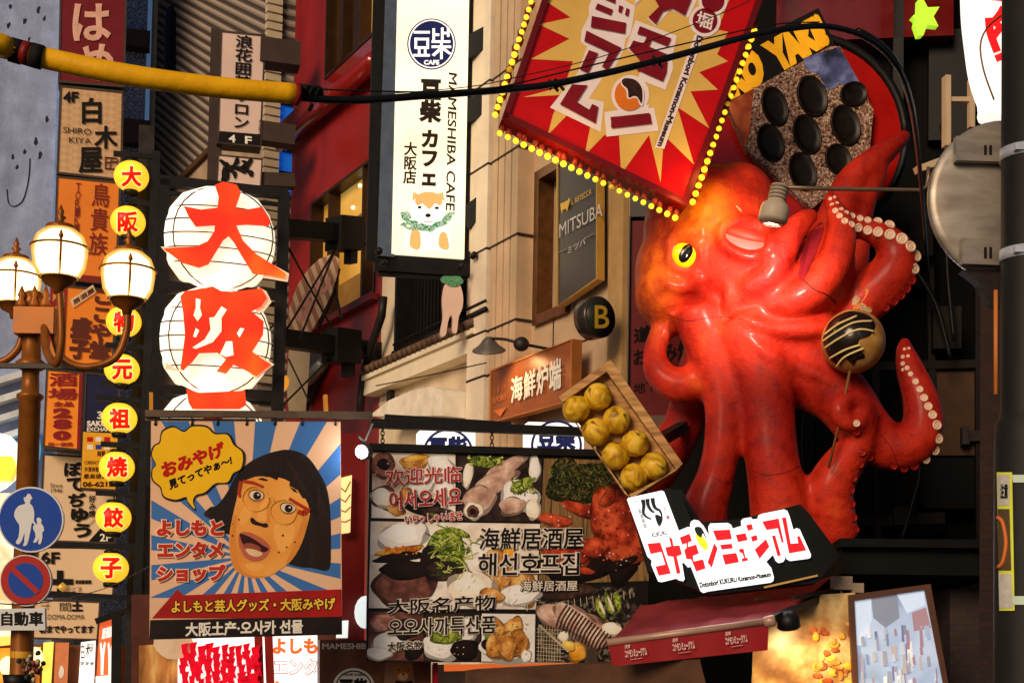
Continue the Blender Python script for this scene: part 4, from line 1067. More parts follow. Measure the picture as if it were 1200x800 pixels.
outl = smooth(zp((64, 116), (72, 84), (104, 70), (134, 84), (158, 68), (200, 70), (224, 90), (262, 92), (280, 122), (306, 146), (302, 190), (278, 206), (262, 232), (226, 236), (196, 262), (170, 270), (160, 288), (166, 312), (146, 290), (140, 276), (110, 284), (76, 274), (66, 246), (44, 226), (42, 196), (52, 180), (40, 152), (48, 126)), 4, True)
m.poly(PO, outl, .021, 1)
cxm = sum(p[0] for p in outl) / len(outl); cym = sum(p[1] for p in outl) / len(outl)
m.poly(PO, [(cxm + (x - cxm) * .965, cym + (y - cym) * .955) for x, y in outl], .023, 0)
m.build('speech_bubble', [mat('bubble_yellow', S(244, 190, 16), .4, var=.04), mat('bubble_black', S(24, 18, 14), .4)], t)
m = MB(); m.text(PO, 'おみやげ', zp((66, 176), (246, 112), (252, 156), (78, 222)), .026, .055); m.build('bubble_lettering', ink_red, t)
m = MB(); m.text(PO, '見てってやぁ〜!', zp((88, 226), (268, 154), (272, 180), (94, 254)), .026, .045); m.build('bubble_lettering', ink_black, t)
big = [('よしもと', zp((54, 334), (250, 334), (250, 386), (54, 386))), ('エンタメ', zp((56, 396), (250, 394), (250, 448), (56, 450))), ('ショップ', zp((54, 464), (256, 460), (256, 514), (54, 518)))]
m = MB(); [m.text(PO, s_, q, .021, .115) for s_, q in big]; m.build('title_edge', mat('edge_cream', S(240, 205, 170), .4), t)
m = MB(); [m.text(PO, s_, [(x + dx, y + dy) for (x, y), (dx, dy) in zip(quad_of(q), ((1.2, 1.2), (-1.2, 1.2), (-1.2, -1.2), (1.2, -1.2)))], .025, .06) for s_, q in big]; m.build('title_lettering', mat('title_red', S(186, 40, 26), .4), t)
m = MB(); m.poly(PO, big and zp((68, 412), (242, 412), (242, 416), (68, 416)), .0, 0) if False else None
m.poly(PO, [(178, 724), (208, 690), (215, 697), (400, 690), (400.5, 724)], .004, 0); m.poly(PO, [(176, 726), (400.5, 722), (401, 743), (175, 749)], .006, 1)
m.build('footer_band', [mat('footer_red', S(160, 24, 18), .4), mat('footer_black', S(28, 18, 16), .4)], t)
s_ = 'よしもと芸人グッズ・大阪みやげ'
m = MB(); m.text(PO, s_, [(200, 702), (394, 698), (394, 716), (200, 720)], .009, .10); m.build('footer_edge', ink_black, t)
m = MB(); m.text(PO, s_, [(201, 703), (393, 699.5), (393, 714.5), (201, 718.5)], .013, .035); m.build('footer_lettering', mat('footer_yellow', S(246, 196, 60), .4), t)
m = MB(); m.text(PO, '大阪土产·오사카 선물', [(217, 729), (355, 725), (355, 742), (217, 746)], .009, .035); m.build('footer_lettering', ink_white, t)
m = MB()
for x in (182, 225, 255, 289, 322, 354, 393):
    m.tube([PO(x, 487, .02), PO(x, 497, .02)], .008, 6); m.lathe(PO(x, 497, 0), PO.n, [(.016, 0), (.016, .008)], 8)
m.build('hook', dark_steel, t)

# ---- small floodlight on the rail
t = thing('floodlight', 'small white floodlight shining on the rail beside the comic poster', 'floodlight', PO(427, 527))
P = PO(427, 528, .05)
m = MB(); m.lathe(P + Vector((-.0, .1, .0)), Vector((-.25, -1, -.2)), [(.05, -.05), (.085, 0), (.09, .1), (.085, .12)], 14); m.build('housing', dark_steel, t)
m = MB(); m.ball(P + Vector((-.03, -.02, -.02)), .07, .03, .075, 14, 8); m.build('lens', glow('flood_lens', (.85, .92, 1.0), 8), t)
m = MB(); m.bar(P + UP * .1, PO(436, 497, .05), .02, .02); m.bar(P + Vector((0, .05, .08)), PO(420, 512, .05), .02, .02); m.build('bracket', grey_steel, t)
li = bpy.data.lights.new('floodlight_lamp', 'POINT'); li.energy = 7; li.color = (.85, .93, 1); li.shadow_soft_size = .06
lo = bpy.data.objects.new('floodlight_lamp', li); COL.objects.link(lo); lo.parent = t; lo.location = P + Vector((-.05, -.14, -.04)) - Vector(t.location)

# ================================================================== the big food board
FB = Pl(585, 650, 17.4, 12)
m = MB(); m.bar(FB(434, 496), FB(735, 508), .09, .1); m.bar(FB(452, 488, -.1), FB(600, 497, -.1), .07, .08)
tag(m.build('board_rail', black_metal), 'black rail from which the food board hangs by short chains', 'rail')
t = thing('food_board', 'large black food board of seafood pictures with Chinese and Korean lettering', 'menu board', FB(585, 776))
m = MB(); m.prism(FB, [(433, 523), (762, 532), (758, 776), (429, 775)], -.06, 0); m.build('board', mat('board_black', S(24, 20, 18), .4), t)
m = MB(); m.bar(FB(432, 524, .02), FB(764, 533, .02), .08, .08); m.build('top_bar', black_metal, t)
m = MB()
for x in (448, 576, 700):
    for k in range(5):
        c = FB(x + .4, 503 + k * 4.5 + (x - 448) * .04); m.tube([c + FB.u * (.02 * math.cos(a)) * (1 if k % 2 else .4) + UP * .03 * math.sin(a) for a in [2 * math.pi * j / 8 for j in range(9)]], .007, 5, cap=False)
m.build('chain', dark_steel, t)
zq = zz(420, 480, .4)
def panel(name, quad, mt):
    mm = MB(); mm.poly(FB, quad, .003); return mm.build(name, mt, t)
plate = ramp_mat('print_plate', [(.25, S(150, 110, 84)), (.40, S(226, 208, 190)), (.58, S(246, 238, 228)), (.72, S(200, 170, 146))], 2.6, .4, 4)
meat = ramp_mat('print_meat', [(.3, S(82, 34, 30)), (.48, S(164, 92, 80)), (.6, S(214, 160, 140)), (.72, S(110, 60, 50))], 5.5, .4, 6)
gold_ = ramp_mat('print_gold', [(.3, S(120, 66, 22)), (.5, S(196, 132, 56)), (.66, S(232, 186, 112)), (.8, S(150, 90, 36))], 6, .4, 6)
crab_ = ramp_mat('print_crab', [(.28, S(70, 18, 10)), (.45, S(148, 44, 20)), (.6, S(196, 82, 46)), (.75, S(120, 34, 16))], 5.5, .4, 8)
leaf_ = ramp_mat('print_leaf', [(.3, S(40, 56, 14)), (.45, S(92, 116, 32)), (.6, S(170, 180, 70)), (.75, S(60, 80, 20))], 14, .4, 6, dist=2.0)
fish_ = ramp_mat('print_fish', [(.3, S(120, 84, 72)), (.5, S(186, 148, 130)), (.65, S(222, 194, 176)), (.8, S(150, 110, 96))], 4.5, .4, 6)
shell_ = ramp_mat('print_shell', [(.3, S(60, 34, 30)), (.5, S(110, 64, 54)), (.7, S(150, 100, 84))], 6, .4, 6)
shade_ = ramp_mat('print_shade', [(.35, S(30, 20, 16)), (.6, S(60, 42, 34)), (.75, S(90, 66, 52))], 8, .4, 6)
net_ = ramp_mat('print_net', [(.45, S(26, 22, 20)), (.55, S(60, 54, 48)), (.62, S(120, 110, 96))], 18, .4, 3)
mat_ = ramp_mat('print_bamboo', [(.35, S(84, 62, 36)), (.5, S(150, 116, 72)), (.65, S(110, 84, 50))], 4, .4, 2, stretch=(14, 14, .4))
pine_ = ramp_mat('print_pine', [(.42, S(22, 26, 12)), (.55, S(50, 54, 26)), (.62, S(120, 96, 56))], 12, .4, 8, dist=3)
cream_ = mat('print_cream', S(240, 226, 206), .4, var=.08, scale=4)
white_ = mat('print_white', S(236, 232, 226), .4, var=.1, scale=3)
yolk_ = ramp_mat('print_amber', [(.3, S(150, 80, 16)), (.5, S(220, 150, 40)), (.7, S(244, 200, 100))], 3, .4, 4)
panel('photo', zq((42, 124), (284, 130), (284, 322), (38, 316)), plate)
panel('photo', zq((292, 134), (538, 142), (534, 326), (290, 324)), shade_)
panel('photo', zq((544, 142), (850, 150), (850, 500), (528, 510), (534, 330)), mat_)
panel('photo', zq((36, 326), (532, 334), (520, 584), (30, 580)), plate)
panel('photo', zq((30, 590), (190, 592), (190, 734), (28, 732)), shell_)
panel('photo', zq((196, 594), (356, 596), (356, 736), (194, 734)), shade_)
panel('photo', zq((362, 596), (518, 598), (516, 738), (360, 736)), white_)
panel('photo', zq((530, 514), (810, 518), (806, 745), (520, 738)), net_)
def tone(m0, k):
    nm = m0.name + ('_pale' if k > 1.25 else '_light' if k > 1 else '_rim')
    if nm in bpy.data.materials: return bpy.data.materials[nm]
    c = m0.copy(); c.name = nm
    for nd in c.node_tree.nodes:
        if nd.type == 'VALTORGB':
            for el in nd.color_ramp.elements: el.color = [min(.92, v * k) for v in el.color[:3]] + [1]
    return c
def pieces(name, mats, lst):
    mm = MB(); nm_ = len(mats); am = list(mats) + [tone(x, .42) for x in mats] + [tone(x, 1.2) for x in mats] + [tone(x, 1.45) for x in mats]
    for i, (x, y, a, b_, r_, mi) in enumerate(lst):
        a *= .4; b_ *= .4; x, y = zq((x, y))[0]; of = .005 + .0007 * i; s_ = min(a, b_)
        mm.poly(FB, blob(x + .05 * s_, y + .12 * s_, a * 1.03, b_ * 1.04, r_, 30, .13, i), of, mi + nm_)
        mm.poly(FB, blob(x, y, a * .93, b_ * .9, r_, 30, .13, i), of + .00015, mi)
        if s_ > 3:
            mm.poly(FB, blob(x - .1 * s_, y - .16 * s_, a * .66, b_ * .6, r_, 26, .18, i + 3), of + .0003, mi + nm_ * 2)
            mm.poly(FB, blob(x - .16 * s_, y - .28 * s_, a * .32, b_ * .26, r_, 20, .25, i + 5), of + .00045, mi + nm_ * 3)
    return mm.build(name, am, t)
fm = [plate, meat, gold_, crab_, leaf_, fish_, shell_, shade_, cream_, white_, yolk_, pine_, mat('print_dark', S(26, 14, 10), .4)]
pieces('shellfish_print', fm, [(70, 160, 34, 36, 0, 6), (72, 158, 18, 16, 0, 12), (165, 150, 46, 22, -8, 2), (165, 142, 40, 9, -8, 10), (240, 160, 40, 26, 20, 9), (75, 255, 42, 34, 10, 6), (72, 256, 36, 28, 10, 8), (110, 292, 26, 16, 10, 2), (180, 222, 46, 26, -20, 9), (190, 280, 54, 24, 6, 12), (140, 250, 20, 26, 0, 2), (250, 232, 30, 30, 0, 9), (228, 300, 44, 18, 0, 7)])
pieces('fish_print', fm, [(320, 190, 14, 40, 10, 8), (380, 152, 60, 16, 5, 4), (430, 170, 70, 22, -28, 5), (460, 190, 60, 12, -45, 7), (400, 210, 70, 30, -30, 5), (352, 262, 52, 40, -35, 5), (336, 294, 28, 26, 10, 8), (334, 296, 18, 17, 0, 6), (334, 297, 9, 9, 0, 12), (470, 250, 54, 48, 0, 9), (450, 280, 40, 26, -10, 5), (478, 220, 38, 18, -30, 4), (515, 170, 16, 40, 0, 9), (510, 290, 22, 30, 0, 8)])
pieces('crab_print', fm, [(640, 214, 90, 54, 0, 11), (600, 180, 40, 50, 20, 11), (700, 190, 60, 40, -10, 11), (640, 450, 120, 46, -5, 12), (780, 360, 60, 150, 10, 12), (600, 420, 70, 30, 20, 3), (570, 320, 60, 16, 10, 3), (650, 290, 58, 18, 20, 3), (630, 372, 70, 14, 30, 3), (740, 300, 70, 78, 0, 3), (770, 380, 78, 66, 10, 3), (690, 400, 46, 30, 0, 3), (720, 250, 34, 30, -30, 3), (660, 470, 30, 10, 10, 3), (760, 452, 60, 12, -20, 12)])
pieces('grill_print', fm, [(600, 530, 90, 26, -2, 7), (570, 600, 50, 34, 30, 5), (670, 640, 66, 46, 36, 5), (640, 618, 80, 36, 33, 5), (700, 660, 36, 40, 30, 5), (600, 662, 16, 16, 0, 8), (640, 708, 26, 28, 40, 10), (615, 690, 20, 16, 30, 10), (708, 580, 11, 32, -22, 4), (735, 568, 11, 34, -20, 4), (758, 560, 10, 30, -12, 4), (712, 578, 4, 24, -22, 8), (738, 568, 4, 24, -20, 8), (740, 640, 30, 20, 0, 8)])
mm = MB()
for k in range(15):
    x, y = 592 + k * 9.2, 596 + k * 6.2
    p = zq((x - 14, y + 38 - k * .4), (x - 4, y + 8), (x + 18, y - 26 + k * .2))
    stroke(mm, FB, smooth(p, 4), .016, .018 + .0002 * k)
stroke(mm, FB, zq((530, 632), (612, 706)), .022, .023, 1)
for k in range(14): stroke(mm, FB, zq((560 + k * 18, 566 - k * 3), (562 + k * 18, 590 - k * 3)), .008, .0045, 1)
for k in range(9): stroke(mm, FB, zq((524, 640 + k * 11), (600, 646 + k * 11)), .006, .0045, 1); stroke(mm, FB, zq((528 + k * 8, 632), (526 + k * 8, 734)), .006, .0047, 1)
mm.build('grill_line_print', [mat('print_score', S(60, 34, 26), .5), mat('print_skewer', S(190, 170, 140), .5)], t)
pieces('sashimi_print', fm, [(130, 370, 74, 46, -8, 9), (120, 412, 70, 12, -8, 10), (120, 430, 72, 14, -6, 12), (130, 510, 90, 60, 0, 6), (140, 466, 80, 26, 0, 12), (255, 390, 56, 46, -30, 4), (280, 430, 48, 40, 0, 4), (210, 440, 30, 46, 0, 12), (260, 470, 60, 30, 0, 7), (360, 430, 50, 60, 20, 0), (420, 470, 46, 80, -30, 2), (480, 520, 44, 52, -10, 2), (470, 540, 60, 30, 0, 9), (330, 520, 70, 50, 0, 8), (390, 540, 36, 20, 10, 2), (300, 360, 24, 10, 20, 4), (440, 420, 18, 40, 0, 10)])
mm = MB(); rd = random.Random(5)
for k in range(60):
    x, y = rd.gauss(264, 30), rd.gauss(412, 30)
    p = [(x, y), (x + rd.uniform(-22, 22), y + rd.uniform(-16, 16)), (x + rd.uniform(-34, 34), y + rd.uniform(-24, 24))]
    stroke(mm, FB, smooth(zq(*p), 4), .012, .0165 + k * .00004, k % 3)
mm.build('greens_print', [mat('print_green_light', S(196, 200, 110), .4), mat('print_green', S(120, 138, 44), .4), mat('print_green_dark', S(56, 72, 20), .4)], t)
pieces('dish_print', fm, [(70, 620, 40, 26, 0, 1), (90, 680, 54, 30, 0, 9), (140, 640, 34, 30, 0, 7), (60, 712, 40, 18, 0, 9), (160, 700, 26, 30, 0, 12), (250, 640, 60, 34, 0, 4), (310, 640, 40, 36, 0, 9), (240, 692, 54, 38, 8, 9), (255, 660, 44, 24, 0, 4), (310, 700, 40, 30, 0, 12), (430, 690, 74, 48, 0, 9), (428, 684, 62, 40, 0, 7), (385, 660, 16, 14, 0, 4), (410, 650, 22, 44, -14, 2), (398, 690, 28, 36, 0, 2), (450, 646, 26, 46, 12, 2), (470, 680, 26, 40, 0, 2), (436, 690, 26, 44, -6, 2), (490, 720, 14, 20, 0, 9)])
def scatter(name, mats, n, x0, y0, x1, y1, a, b_, off, sd_, line_=False):
    rd = random.Random(sd_); mm = MB()
    for i in range(n):
        x, y = rd.uniform(x0, x1), rd.uniform(y0, y1); (px, py), = zq((x, y)); r_ = rd.uniform(0, 180); s_ = rd.uniform(.6, 1.4)
        if line_: stroke(mm, FB, [(px, py), (px + a * s_ * math.cos(R(r_)), py + a * s_ * math.sin(R(r_)))], b_ * .0097, off + i * .00003, i % len(mats))
        else: mm.poly(FB, blob(px, py, a * s_, b_ * s_, r_, 9, .15, i), off + i * .00003, i % len(mats))
    return mm.build(name, mats, t)
pgl, pg, pgd = (mat('print_green_light', (0, 0, 0)), mat('print_green', (0, 0, 0)), mat('print_green_dark', (0, 0, 0)))
pw = mat('print_sparkle', S(250, 246, 238), .3); pr_ = mat('print_roe', S(226, 96, 30), .3)
scatter('herb_print', [pg, pgd, pgl], 46, 450, 200, 520, 250, 2.2, .9, .020, 1)
scatter('herb_print', [pg, pgd, pgl], 40, 320, 138, 420, 160, 2.4, 1.0, .020, 2)
scatter('shred_print', [pw, cream_, white_], 70, 296, 440, 520, 575, 4.5, .7, .020, 3, True)
scatter('sparkle_print', [pw], 40, 45, 140, 280, 310, .7, .45, .021, 4)
scatter('sparkle_print', [pw], 40, 560, 270, 840, 470, .8, .4, .021, 5)
scatter('crab_spot_print', [tone(crab_, .42), tone(crab_, 1.45)], 90, 700, 250, 840, 450, 1.1, .8, .0205, 6)
scatter('roe_print', [pr_, yolk_, tone(yolk_, 1.45)], 40, 70, 400, 180, 424, 1.1, 1.1, .0205, 7)
scatter('needle_print', [pgd, pg, mat('print_needle', S(30, 40, 16), .5)], 110, 556, 150, 740, 250, 6, .5, .0205, 8, True)
scatter('sesame_print', [cream_, gold_], 50, 200, 610, 350, 720, .8, .5, .021, 9)
scatter('crumb_print', [tone(gold_, 1.45), tone(gold_, .42), gold_], 120, 385, 622, 494, 716, 1.0, .7, .0205, 10)
# lettering, each line over a dark or pale edge
def line(name, s_, q, col, edge, be, b_, ex=3):
    q = quad_of(q)
    mm = MB(); g = [(q[0][0] - ex * .3, q[0][1] - ex * .3), (q[1][0] + ex * .3, q[1][1] - ex * .3), (q[2][0] + ex * .3, q[2][1] + ex * .3), (q[3][0] - ex * .3, q[3][1] + ex * .3)]
    mm.text(FB, s_, g, .03, be); mm.build(name + '_edge', edge, t)
    mm = MB(); mm.text(FB, s_, q, .036, b_); mm.build(name, col, t)
lred = mat('letter_red', S(168, 40, 46), .4); lpink = mat('letter_pale_edge', S(236, 206, 196), .4); lpale = mat('letter_pale', S(226, 214, 200), .4); lblk = mat('letter_black', S(16, 12, 12), .4)
line('lettering', '欢迎光临', zq((76, 176), (300, 164), (300, 212), (78, 224)), lred, lpink, .055, .012)
line('lettering', '어서오세요', zq((88, 240), (300, 226), (302, 280), (90, 296)), lred, lpink, .055, .02)
line('lettering', 'いらっしゃいませ', zq((134, 310), (302, 298), (304, 324), (136, 334)), lred, lpink, .09, .02)
line('lettering', '海鮮居酒屋', zq((354, 346), (658, 344), (656, 408), (350, 410)), lblk, lpale, .075, .016, 2.5)
line('lettering', '해선호프집', zq((350, 420), (646, 418), (644, 484), (348, 486)), lblk, lpale, .075, .016, 2.5)
line('lettering', '海鮮居酒屋', zq((474, 500), (640, 500), (640, 530), (472, 532)), lpale, lblk, .08, .012)
line('lettering', '大阪名产物', zq((84, 556), (400, 540), (400, 586), (84, 600)), lblk, lpale, .075, .016, 2.5)
line('lettering', '오오사까특산품', zq((86, 612), (400, 602), (400, 654), (84, 664)), lblk, lpale, .075, .016, 2.5)
line('lettering', '大阪名物', zq((84, 680), (186, 676), (186, 700), (84, 706)), lblk, lpale, .1, .016, 2.5)

# ================================================================== wall sign with lamp, round B sign
zs = zz(560, 180, .425)
qs = zs((100, 605), (332, 520), (328, 690), (98, 750))
t = sign_board('wall_sign', 'copper-lit wall sign with white brush characters, under a grey gooseneck lamp', 'sign', FAC, qs, .16, mat('sign_copper', S(150, 84, 42), .35, .2, var=.25, scale=.9), mat('sign_copper_edge', S(190, 120, 62), .35, .5), 1.8)
for ch in t.children: ch.location += FAC.n * .45
m = MB()
for i, ch in enumerate('海鮮炉端'):
    x0, x1 = 160 + i * 36, 194 + i * 36
    m.text(FAC, ch, zs((x0, 628 - i * 15), (x1, 614 - i * 15), (x1, 684 - i * 10), (x0, 698 - i * 10)), .48, .025)
m.build('lettering', ink_white, t)
m = MB(); m.text(FAC, 'うまい', zs((108, 652), (144, 642), (144, 660), (108, 670)), .48, 0); m.text(FAC, '魚POPO', zs((108, 678), (146, 668), (146, 688), (108, 698)), .48, .01); m.poly(FAC, zs((110, 716), (148, 706), (130, 732)), .474); m.build('small_lettering', mat('ink_orange', S(206, 110, 50), .5), t)
t = thing('gooseneck_lamp', 'grey shaded lamp on an arm above the copper-lit wall sign', 'lamp', FAC(640, 415, .8))
P = FAC(632, 414, .95); ax = (FAC.u * .9 + UP * .05).normalized()
m = MB(); m.lathe(P, (UP * -.75 + FAC.n * -.2 - FAC.u * .3), [(.05, -.16), (.09, -.12), (.17, -.02), (.27, .05), (.28, .07), (.24, .06)], 18); m.build('shade', mat('lamp_shade_grey', S(110, 102, 92), .4, .4), t)
m = MB(); m.ball(FAC(655, 409, .7), .13, .1, .12, 12, 8); m.tube([P + UP * .14, FAC(648, 405, .9), FAC(655, 409, .6), FAC(655, 411, .02)], .025, 8); m.build('arm', dark_steel, t)
li = bpy.data.lights.new('gooseneck_bulb', 'SPOT'); li.energy = 45; li.color = (1, .66, .30); li.spot_size = R(130); li.spot_blend = .8; li.shadow_soft_size = .08
o = bpy.data.objects.new('gooseneck_bulb', li); COL.objects.link(o); o.parent = t; o.location = P + UP * -.12 - Vector(t.location); o.rotation_euler = (FAC(640, 470, .47) - P).to_track_quat('-Z', 'Y').to_euler()
t = thing('round_sign', 'round black sign with a gold letter B on the corner pier', 'sign', FAC(715, 390, .4))
RS = Pl(702, 371, 22.5, 38)
m = MB(); c = RS(704, 371); m.lathe(c - RS.n * .28, RS.n, [(.28, 0), (.31, .02), (.31, .26), (.285, .28)], 28); m.build('drum', mat('sign_pewter', S(74, 66, 58), .3, .6), t)
m = MB(); m.lathe(c, RS.n, [(.28, 0), (.28, .012)], 28); m.build('face', mat('sign_green_black', S(34, 38, 32), .35), t)
m = MB(); m.text(RS, 'B', (696, 358, 713, 385), .02, .01); m.build('lettering', mat('ink_gold', (0, 0, 0)), t)
# ================================================================== diamond-hung museum sign with bulbs
DS = Pl(735, 110, 17.0, 8)
za = zz(620, 0, 140 / 659); zd = zz(720, 0, 160 / 711); zw = zz(560, 0, 320 / 948)
L_, B_, R_, T_ = (588, 139), (804, 243), (902, -22), (650, -30)
t = thing('diamond_sign', 'tilted red sign with a yellow sunburst, big maroon lettering and yellow bulbs round its edge', 'sign', DS(*B_))
dq = [L_, (640, -14), (898, -14), B_]
sred = mat('sign_red', S(182, 8, 12), .3, var=.08, emit=S(180, 10, 8), es=.06); sgold = mat('sign_gold', S(214, 172, 88), .4, var=.14, scale=.9, emit=S(200, 150, 60), es=.06)
m = MB(); m.prism(DS, dq, -.28, 0); m.build('panel', sred, t)
edge = mat('sign_wine', S(98, 14, 18), .3, var=.1)
m = MB()
for a, b_ in ((L_, (640, -14)), (L_, B_), (B_, (898, -14))):
    ax, ay = a; bx, by = b_; l = math.hypot(bx - ax, by - ay); nx, ny = -(by - ay) / l, (bx - ax) / l
    cx_, cy_ = 745, 70
    if (cx_ - ax) * nx + (cy_ - ay) * ny < 0: nx, ny = -nx, -ny
    m.prism(DS, [a, b_, (bx + nx * 7, by + ny * 7), (ax + nx * 7, ay + ny * 7)], -.3, .05 + .004 * (ax > 700))
m.build('edge', edge, t)
def cq(poly):   # keep a shape inside the tilted panel
    def side(a, b_): return lambda p: (b_[0] - a[0]) * (p[1] - a[1]) - (b_[1] - a[1]) * (p[0] - a[0])
    ins_ = [(597, 137), (643, -14), (890, -14), (802, 233)]
    for i in range(4):
        s_ = side(ins_[i], ins_[(i + 1) % 4]); out = []
        for k, p in enumerate(poly):
            q_ = poly[k - 1]; a, b_ = s_(q_), s_(p)
            if b_ >= 0:
                if a < 0: out.append((q_[0] + (p[0] - q_[0]) * a / (a - b_), q_[1] + (p[1] - q_[1]) * a / (a - b_)))
                out.append(p)
            elif a >= 0: out.append((q_[0] + (p[0] - q_[0]) * a / (a - b_), q_[1] + (p[1] - q_[1]) * a / (a - b_)))
        poly = out
        if len(poly) < 3: return []
    return poly
m = MB()
burst = [(158, 338), (330, 296), (500, 330), (322, 214), (184, 204), (312, 138), (206, 86), (320, 62), (240, 10), (262, -60), (520, -60), (900, -60), (890, 20), (842, 64), (938, 90), (836, 120), (830, 190), (868, 212), (770, 252), (832, 310), (740, 318), (802, 444), (700, 374), (748, 570), (662, 410), (634, 632), (590, 466), (497, 604), (492, 462), (370, 542), (400, 450), (242, 470), (300, 396), (270, 380), (200, 350)]
star = zw(*[(158, 338), (300, 300), (330, 214), (184, 206), (318, 136), (212, 86), (322, 62), (240, 8), (250, -70), (900, -70), (832, 104), (868, 112), (830, 190), (868, 214), (768, 252), (833, 312), (738, 318), (803, 446), (692, 372), (750, 572), (646, 470), (634, 634), (594, 470), (497, 606), (490, 470), (438, 470), (370, 542), (390, 440), (310, 400), (242, 470), (262, 395), (300, 330)])
m.poly(DS, cq(star), .003); m.build('sunburst', sgold, t)
# white edging under the letters, then the letters
wh = mat('sign_white', S(226, 208, 204), .35, var=.05, emit=S(210, 190, 190), es=.1); mr = mat('sign_maroon_letter', S(122, 8, 24), .4)
m = MB()
for i, pts in enumerate([za((360, -40), (330, 40), (330, 90), (290, 170), (285, 235), (320, 260), (270, 400), (115, 595), (395, 730), (412, 565), (330, 545), (420, 410), (470, 380), (525, 270), (530, 220), (560, 190), (585, 40), (520, 0), (520, -40)),
              zd((-10, 120), (104, 40), (110, -20), (200, -20), (240, 40), (170, 100), (215, 140), (290, 55), (330, 70), (385, 95), (440, -20), (180, -40)),
              zd((110, 108), (325, 190), (300, 300), (305, 360), (265, 470), (120, 415), (150, 330), (60, 255)),
              circ(*zd((82, 496))[0], 22, 23), zd((-52, 610), (205, 562), (230, 684), (-42, 714)), za((415, 622), (660, 580), (660, 700), (430, 752))]):
    p = cq(pts)
    if p: m.poly(DS, p, .006 + .001 * i)
for (x, y), r_ in ((zd((470, 112))[0], 18.5), (zd((512, 8))[0], 17)):
    p = cq(circ(x, y, r_)); m.poly(DS, p, .013 if r_ > 18 else .012)
strip = zd((418, 180), (462, 195), (258, 778), (210, 770))
m.poly(DS, cq(strip), .011); m.build('letter_edge', wh, t)
m = MB()
for i, pts in enumerate([za((398, -6), (474, 26), (478, -30), (398, -30)), za((376, 24), (462, 60), (450, 90), (362, 54)), za((494, 34), (518, 42), (508, 78), (490, 70)), za((534, 50), (552, 56), (546, 96), (526, 88)), za((344, 94), (534, 132), (528, 192), (338, 156)),
              za((314, 174), (508, 270), (432, 392), (400, 372), (440, 296), (302, 232)), za((328, 282), (380, 300), (324, 410), (278, 388)), za((236, 470), (322, 476), (262, 568), (330, 610), (346, 578), (380, 594), (366, 686), (168, 580)),
              zd((196, -20), (300, -40), (400, 0), (366, 86), (300, 50), (250, 66), (214, 132), (174, 96), (230, 40)), zd((130, 142), (294, 206), (276, 248), (192, 214), (178, 248), (276, 290), (270, 384), (250, 430), (112, 368), (130, 318), (74, 258), (96, 216), (150, 232), (166, 196), (116, 182)), za((446, 652), (660, 628), (660, 690), (456, 714)), zd((-20, 614), (184, 596), (194, 650), (-20, 670))]):
    p = cq(pts)
    if p: m.poly(DS, p, .020 + .0006 * i)
for (x, y), r_, ch in ((zd((470, 112))[0], 14.6, '堀'), (zd((512, 8))[0], 13.4, '頓')):
    p = cq(circ(x, y, r_)); m.poly(DS, p, .016)
m.build('lettering', mr, t)
x, y = zd((470, 112))[0]
m = MB(); m.text(DS, '堀', [(x - 8, y - 12), (x + 11, y - 6), (x + 7, y + 12), (x - 12, y + 6)], .020, .02); m.build('round_lettering', wh, t)
a0, a1, a2, a3 = zd((430, 186), (460, 197), (250, 770), (220, 762))
m = MB(); m.text(DS, 'Dotonbori Konamon-Museum', [a1, a2, a3, a0], .016, .05); m.build('strip_lettering', mat('strip_ink', S(60, 34, 34), .4), t)
m = MB(); m.poly(DS, circ(*zd((76, 498))[0], 17.5, 18.5), .024, 0); m.poly(DS, smooth(zd((36, 424), (60, 412), (110, 424), (142, 470), (140, 545), (118, 512), (96, 506), (72, 514), (66, 470), (42, 448)), 3, True), .026, 2)
m.poly(DS, smooth(zd((34, 416), (62, 408), (114, 420), (150, 470), (146, 552), (128, 548), (118, 520), (96, 514), (66, 520), (58, 474), (34, 450)), 3, True), .025, 1); m.build('ball_print', [mat('ball_orange', S(214, 110, 28), .4), wh, mat('ball_sauce', S(50, 24, 16), .4, var=.4, scale=20)], t)
bulb_glass = glow('bulb_yellow', (1.0, .70, .03), 1.15)
proto_b = None
bk = [0]; dmesh = []
def dim_bulb(me_):
    if not dmesh:
        dmesh.append(me_.copy()); dmesh[0].materials[0] = glow('bulb_dim', (.55, .34, .02), .45)
    return dmesh[0]
def bulbs(a, b_, n, ox, oy):
    global proto_b
    for i in range(n):
        f = (i + .5) / n
        p = DS(a[0] + (b_[0] - a[0]) * f + ox, a[1] + (b_[1] - a[1]) * f + oy, -.08)
        if proto_b is None:
            m = MB(); dv = Vector((0, -.35, -1)).normalized()
            m.lathe(Vector((0, 0, 0)), Vector((0, -1, -.2)), [(.016, -.05), (.028, -.034), (.034, 0), (.026, .028), (.0, .036)], 12)
            proto_b = m.build('bulb', bulb_glass, None, loc=(0, 0, 0)); proto_b.parent = t; proto_b.location = p - Vector(t.location)
            s_ = MB(); s_.lathe(Vector((.02, .03, .05)), Vector((.1, .2, 1)), [(.03, -.02), (.034, .03), (.03, .06)], 10); so_ = s_.build('bulb_socket', mat('socket_wine', S(130, 40, 30), .4), None, loc=(0, 0, 0)); so_.parent = proto_b; so_.location = (0, 0, 0)
        else:
            o = proto_b.copy(); COL.objects.link(o); o.parent = t; o.location = p - Vector(t.location)
            bk[0] += 1; kk_ = 1 + .10 * math.sin(bk[0] * 12.9); o.scale = (kk_, kk_, kk_); o.rotation_euler = (.2 * math.sin(bk[0] * 5.1), .25 * math.sin(bk[0] * 3.7), 0)
            if bk[0] in (6, 31, 52): o.data = dim_bulb(proto_b.data)
            c_ = proto_b.children[0].copy(); COL.objects.link(c_); c_.parent = o
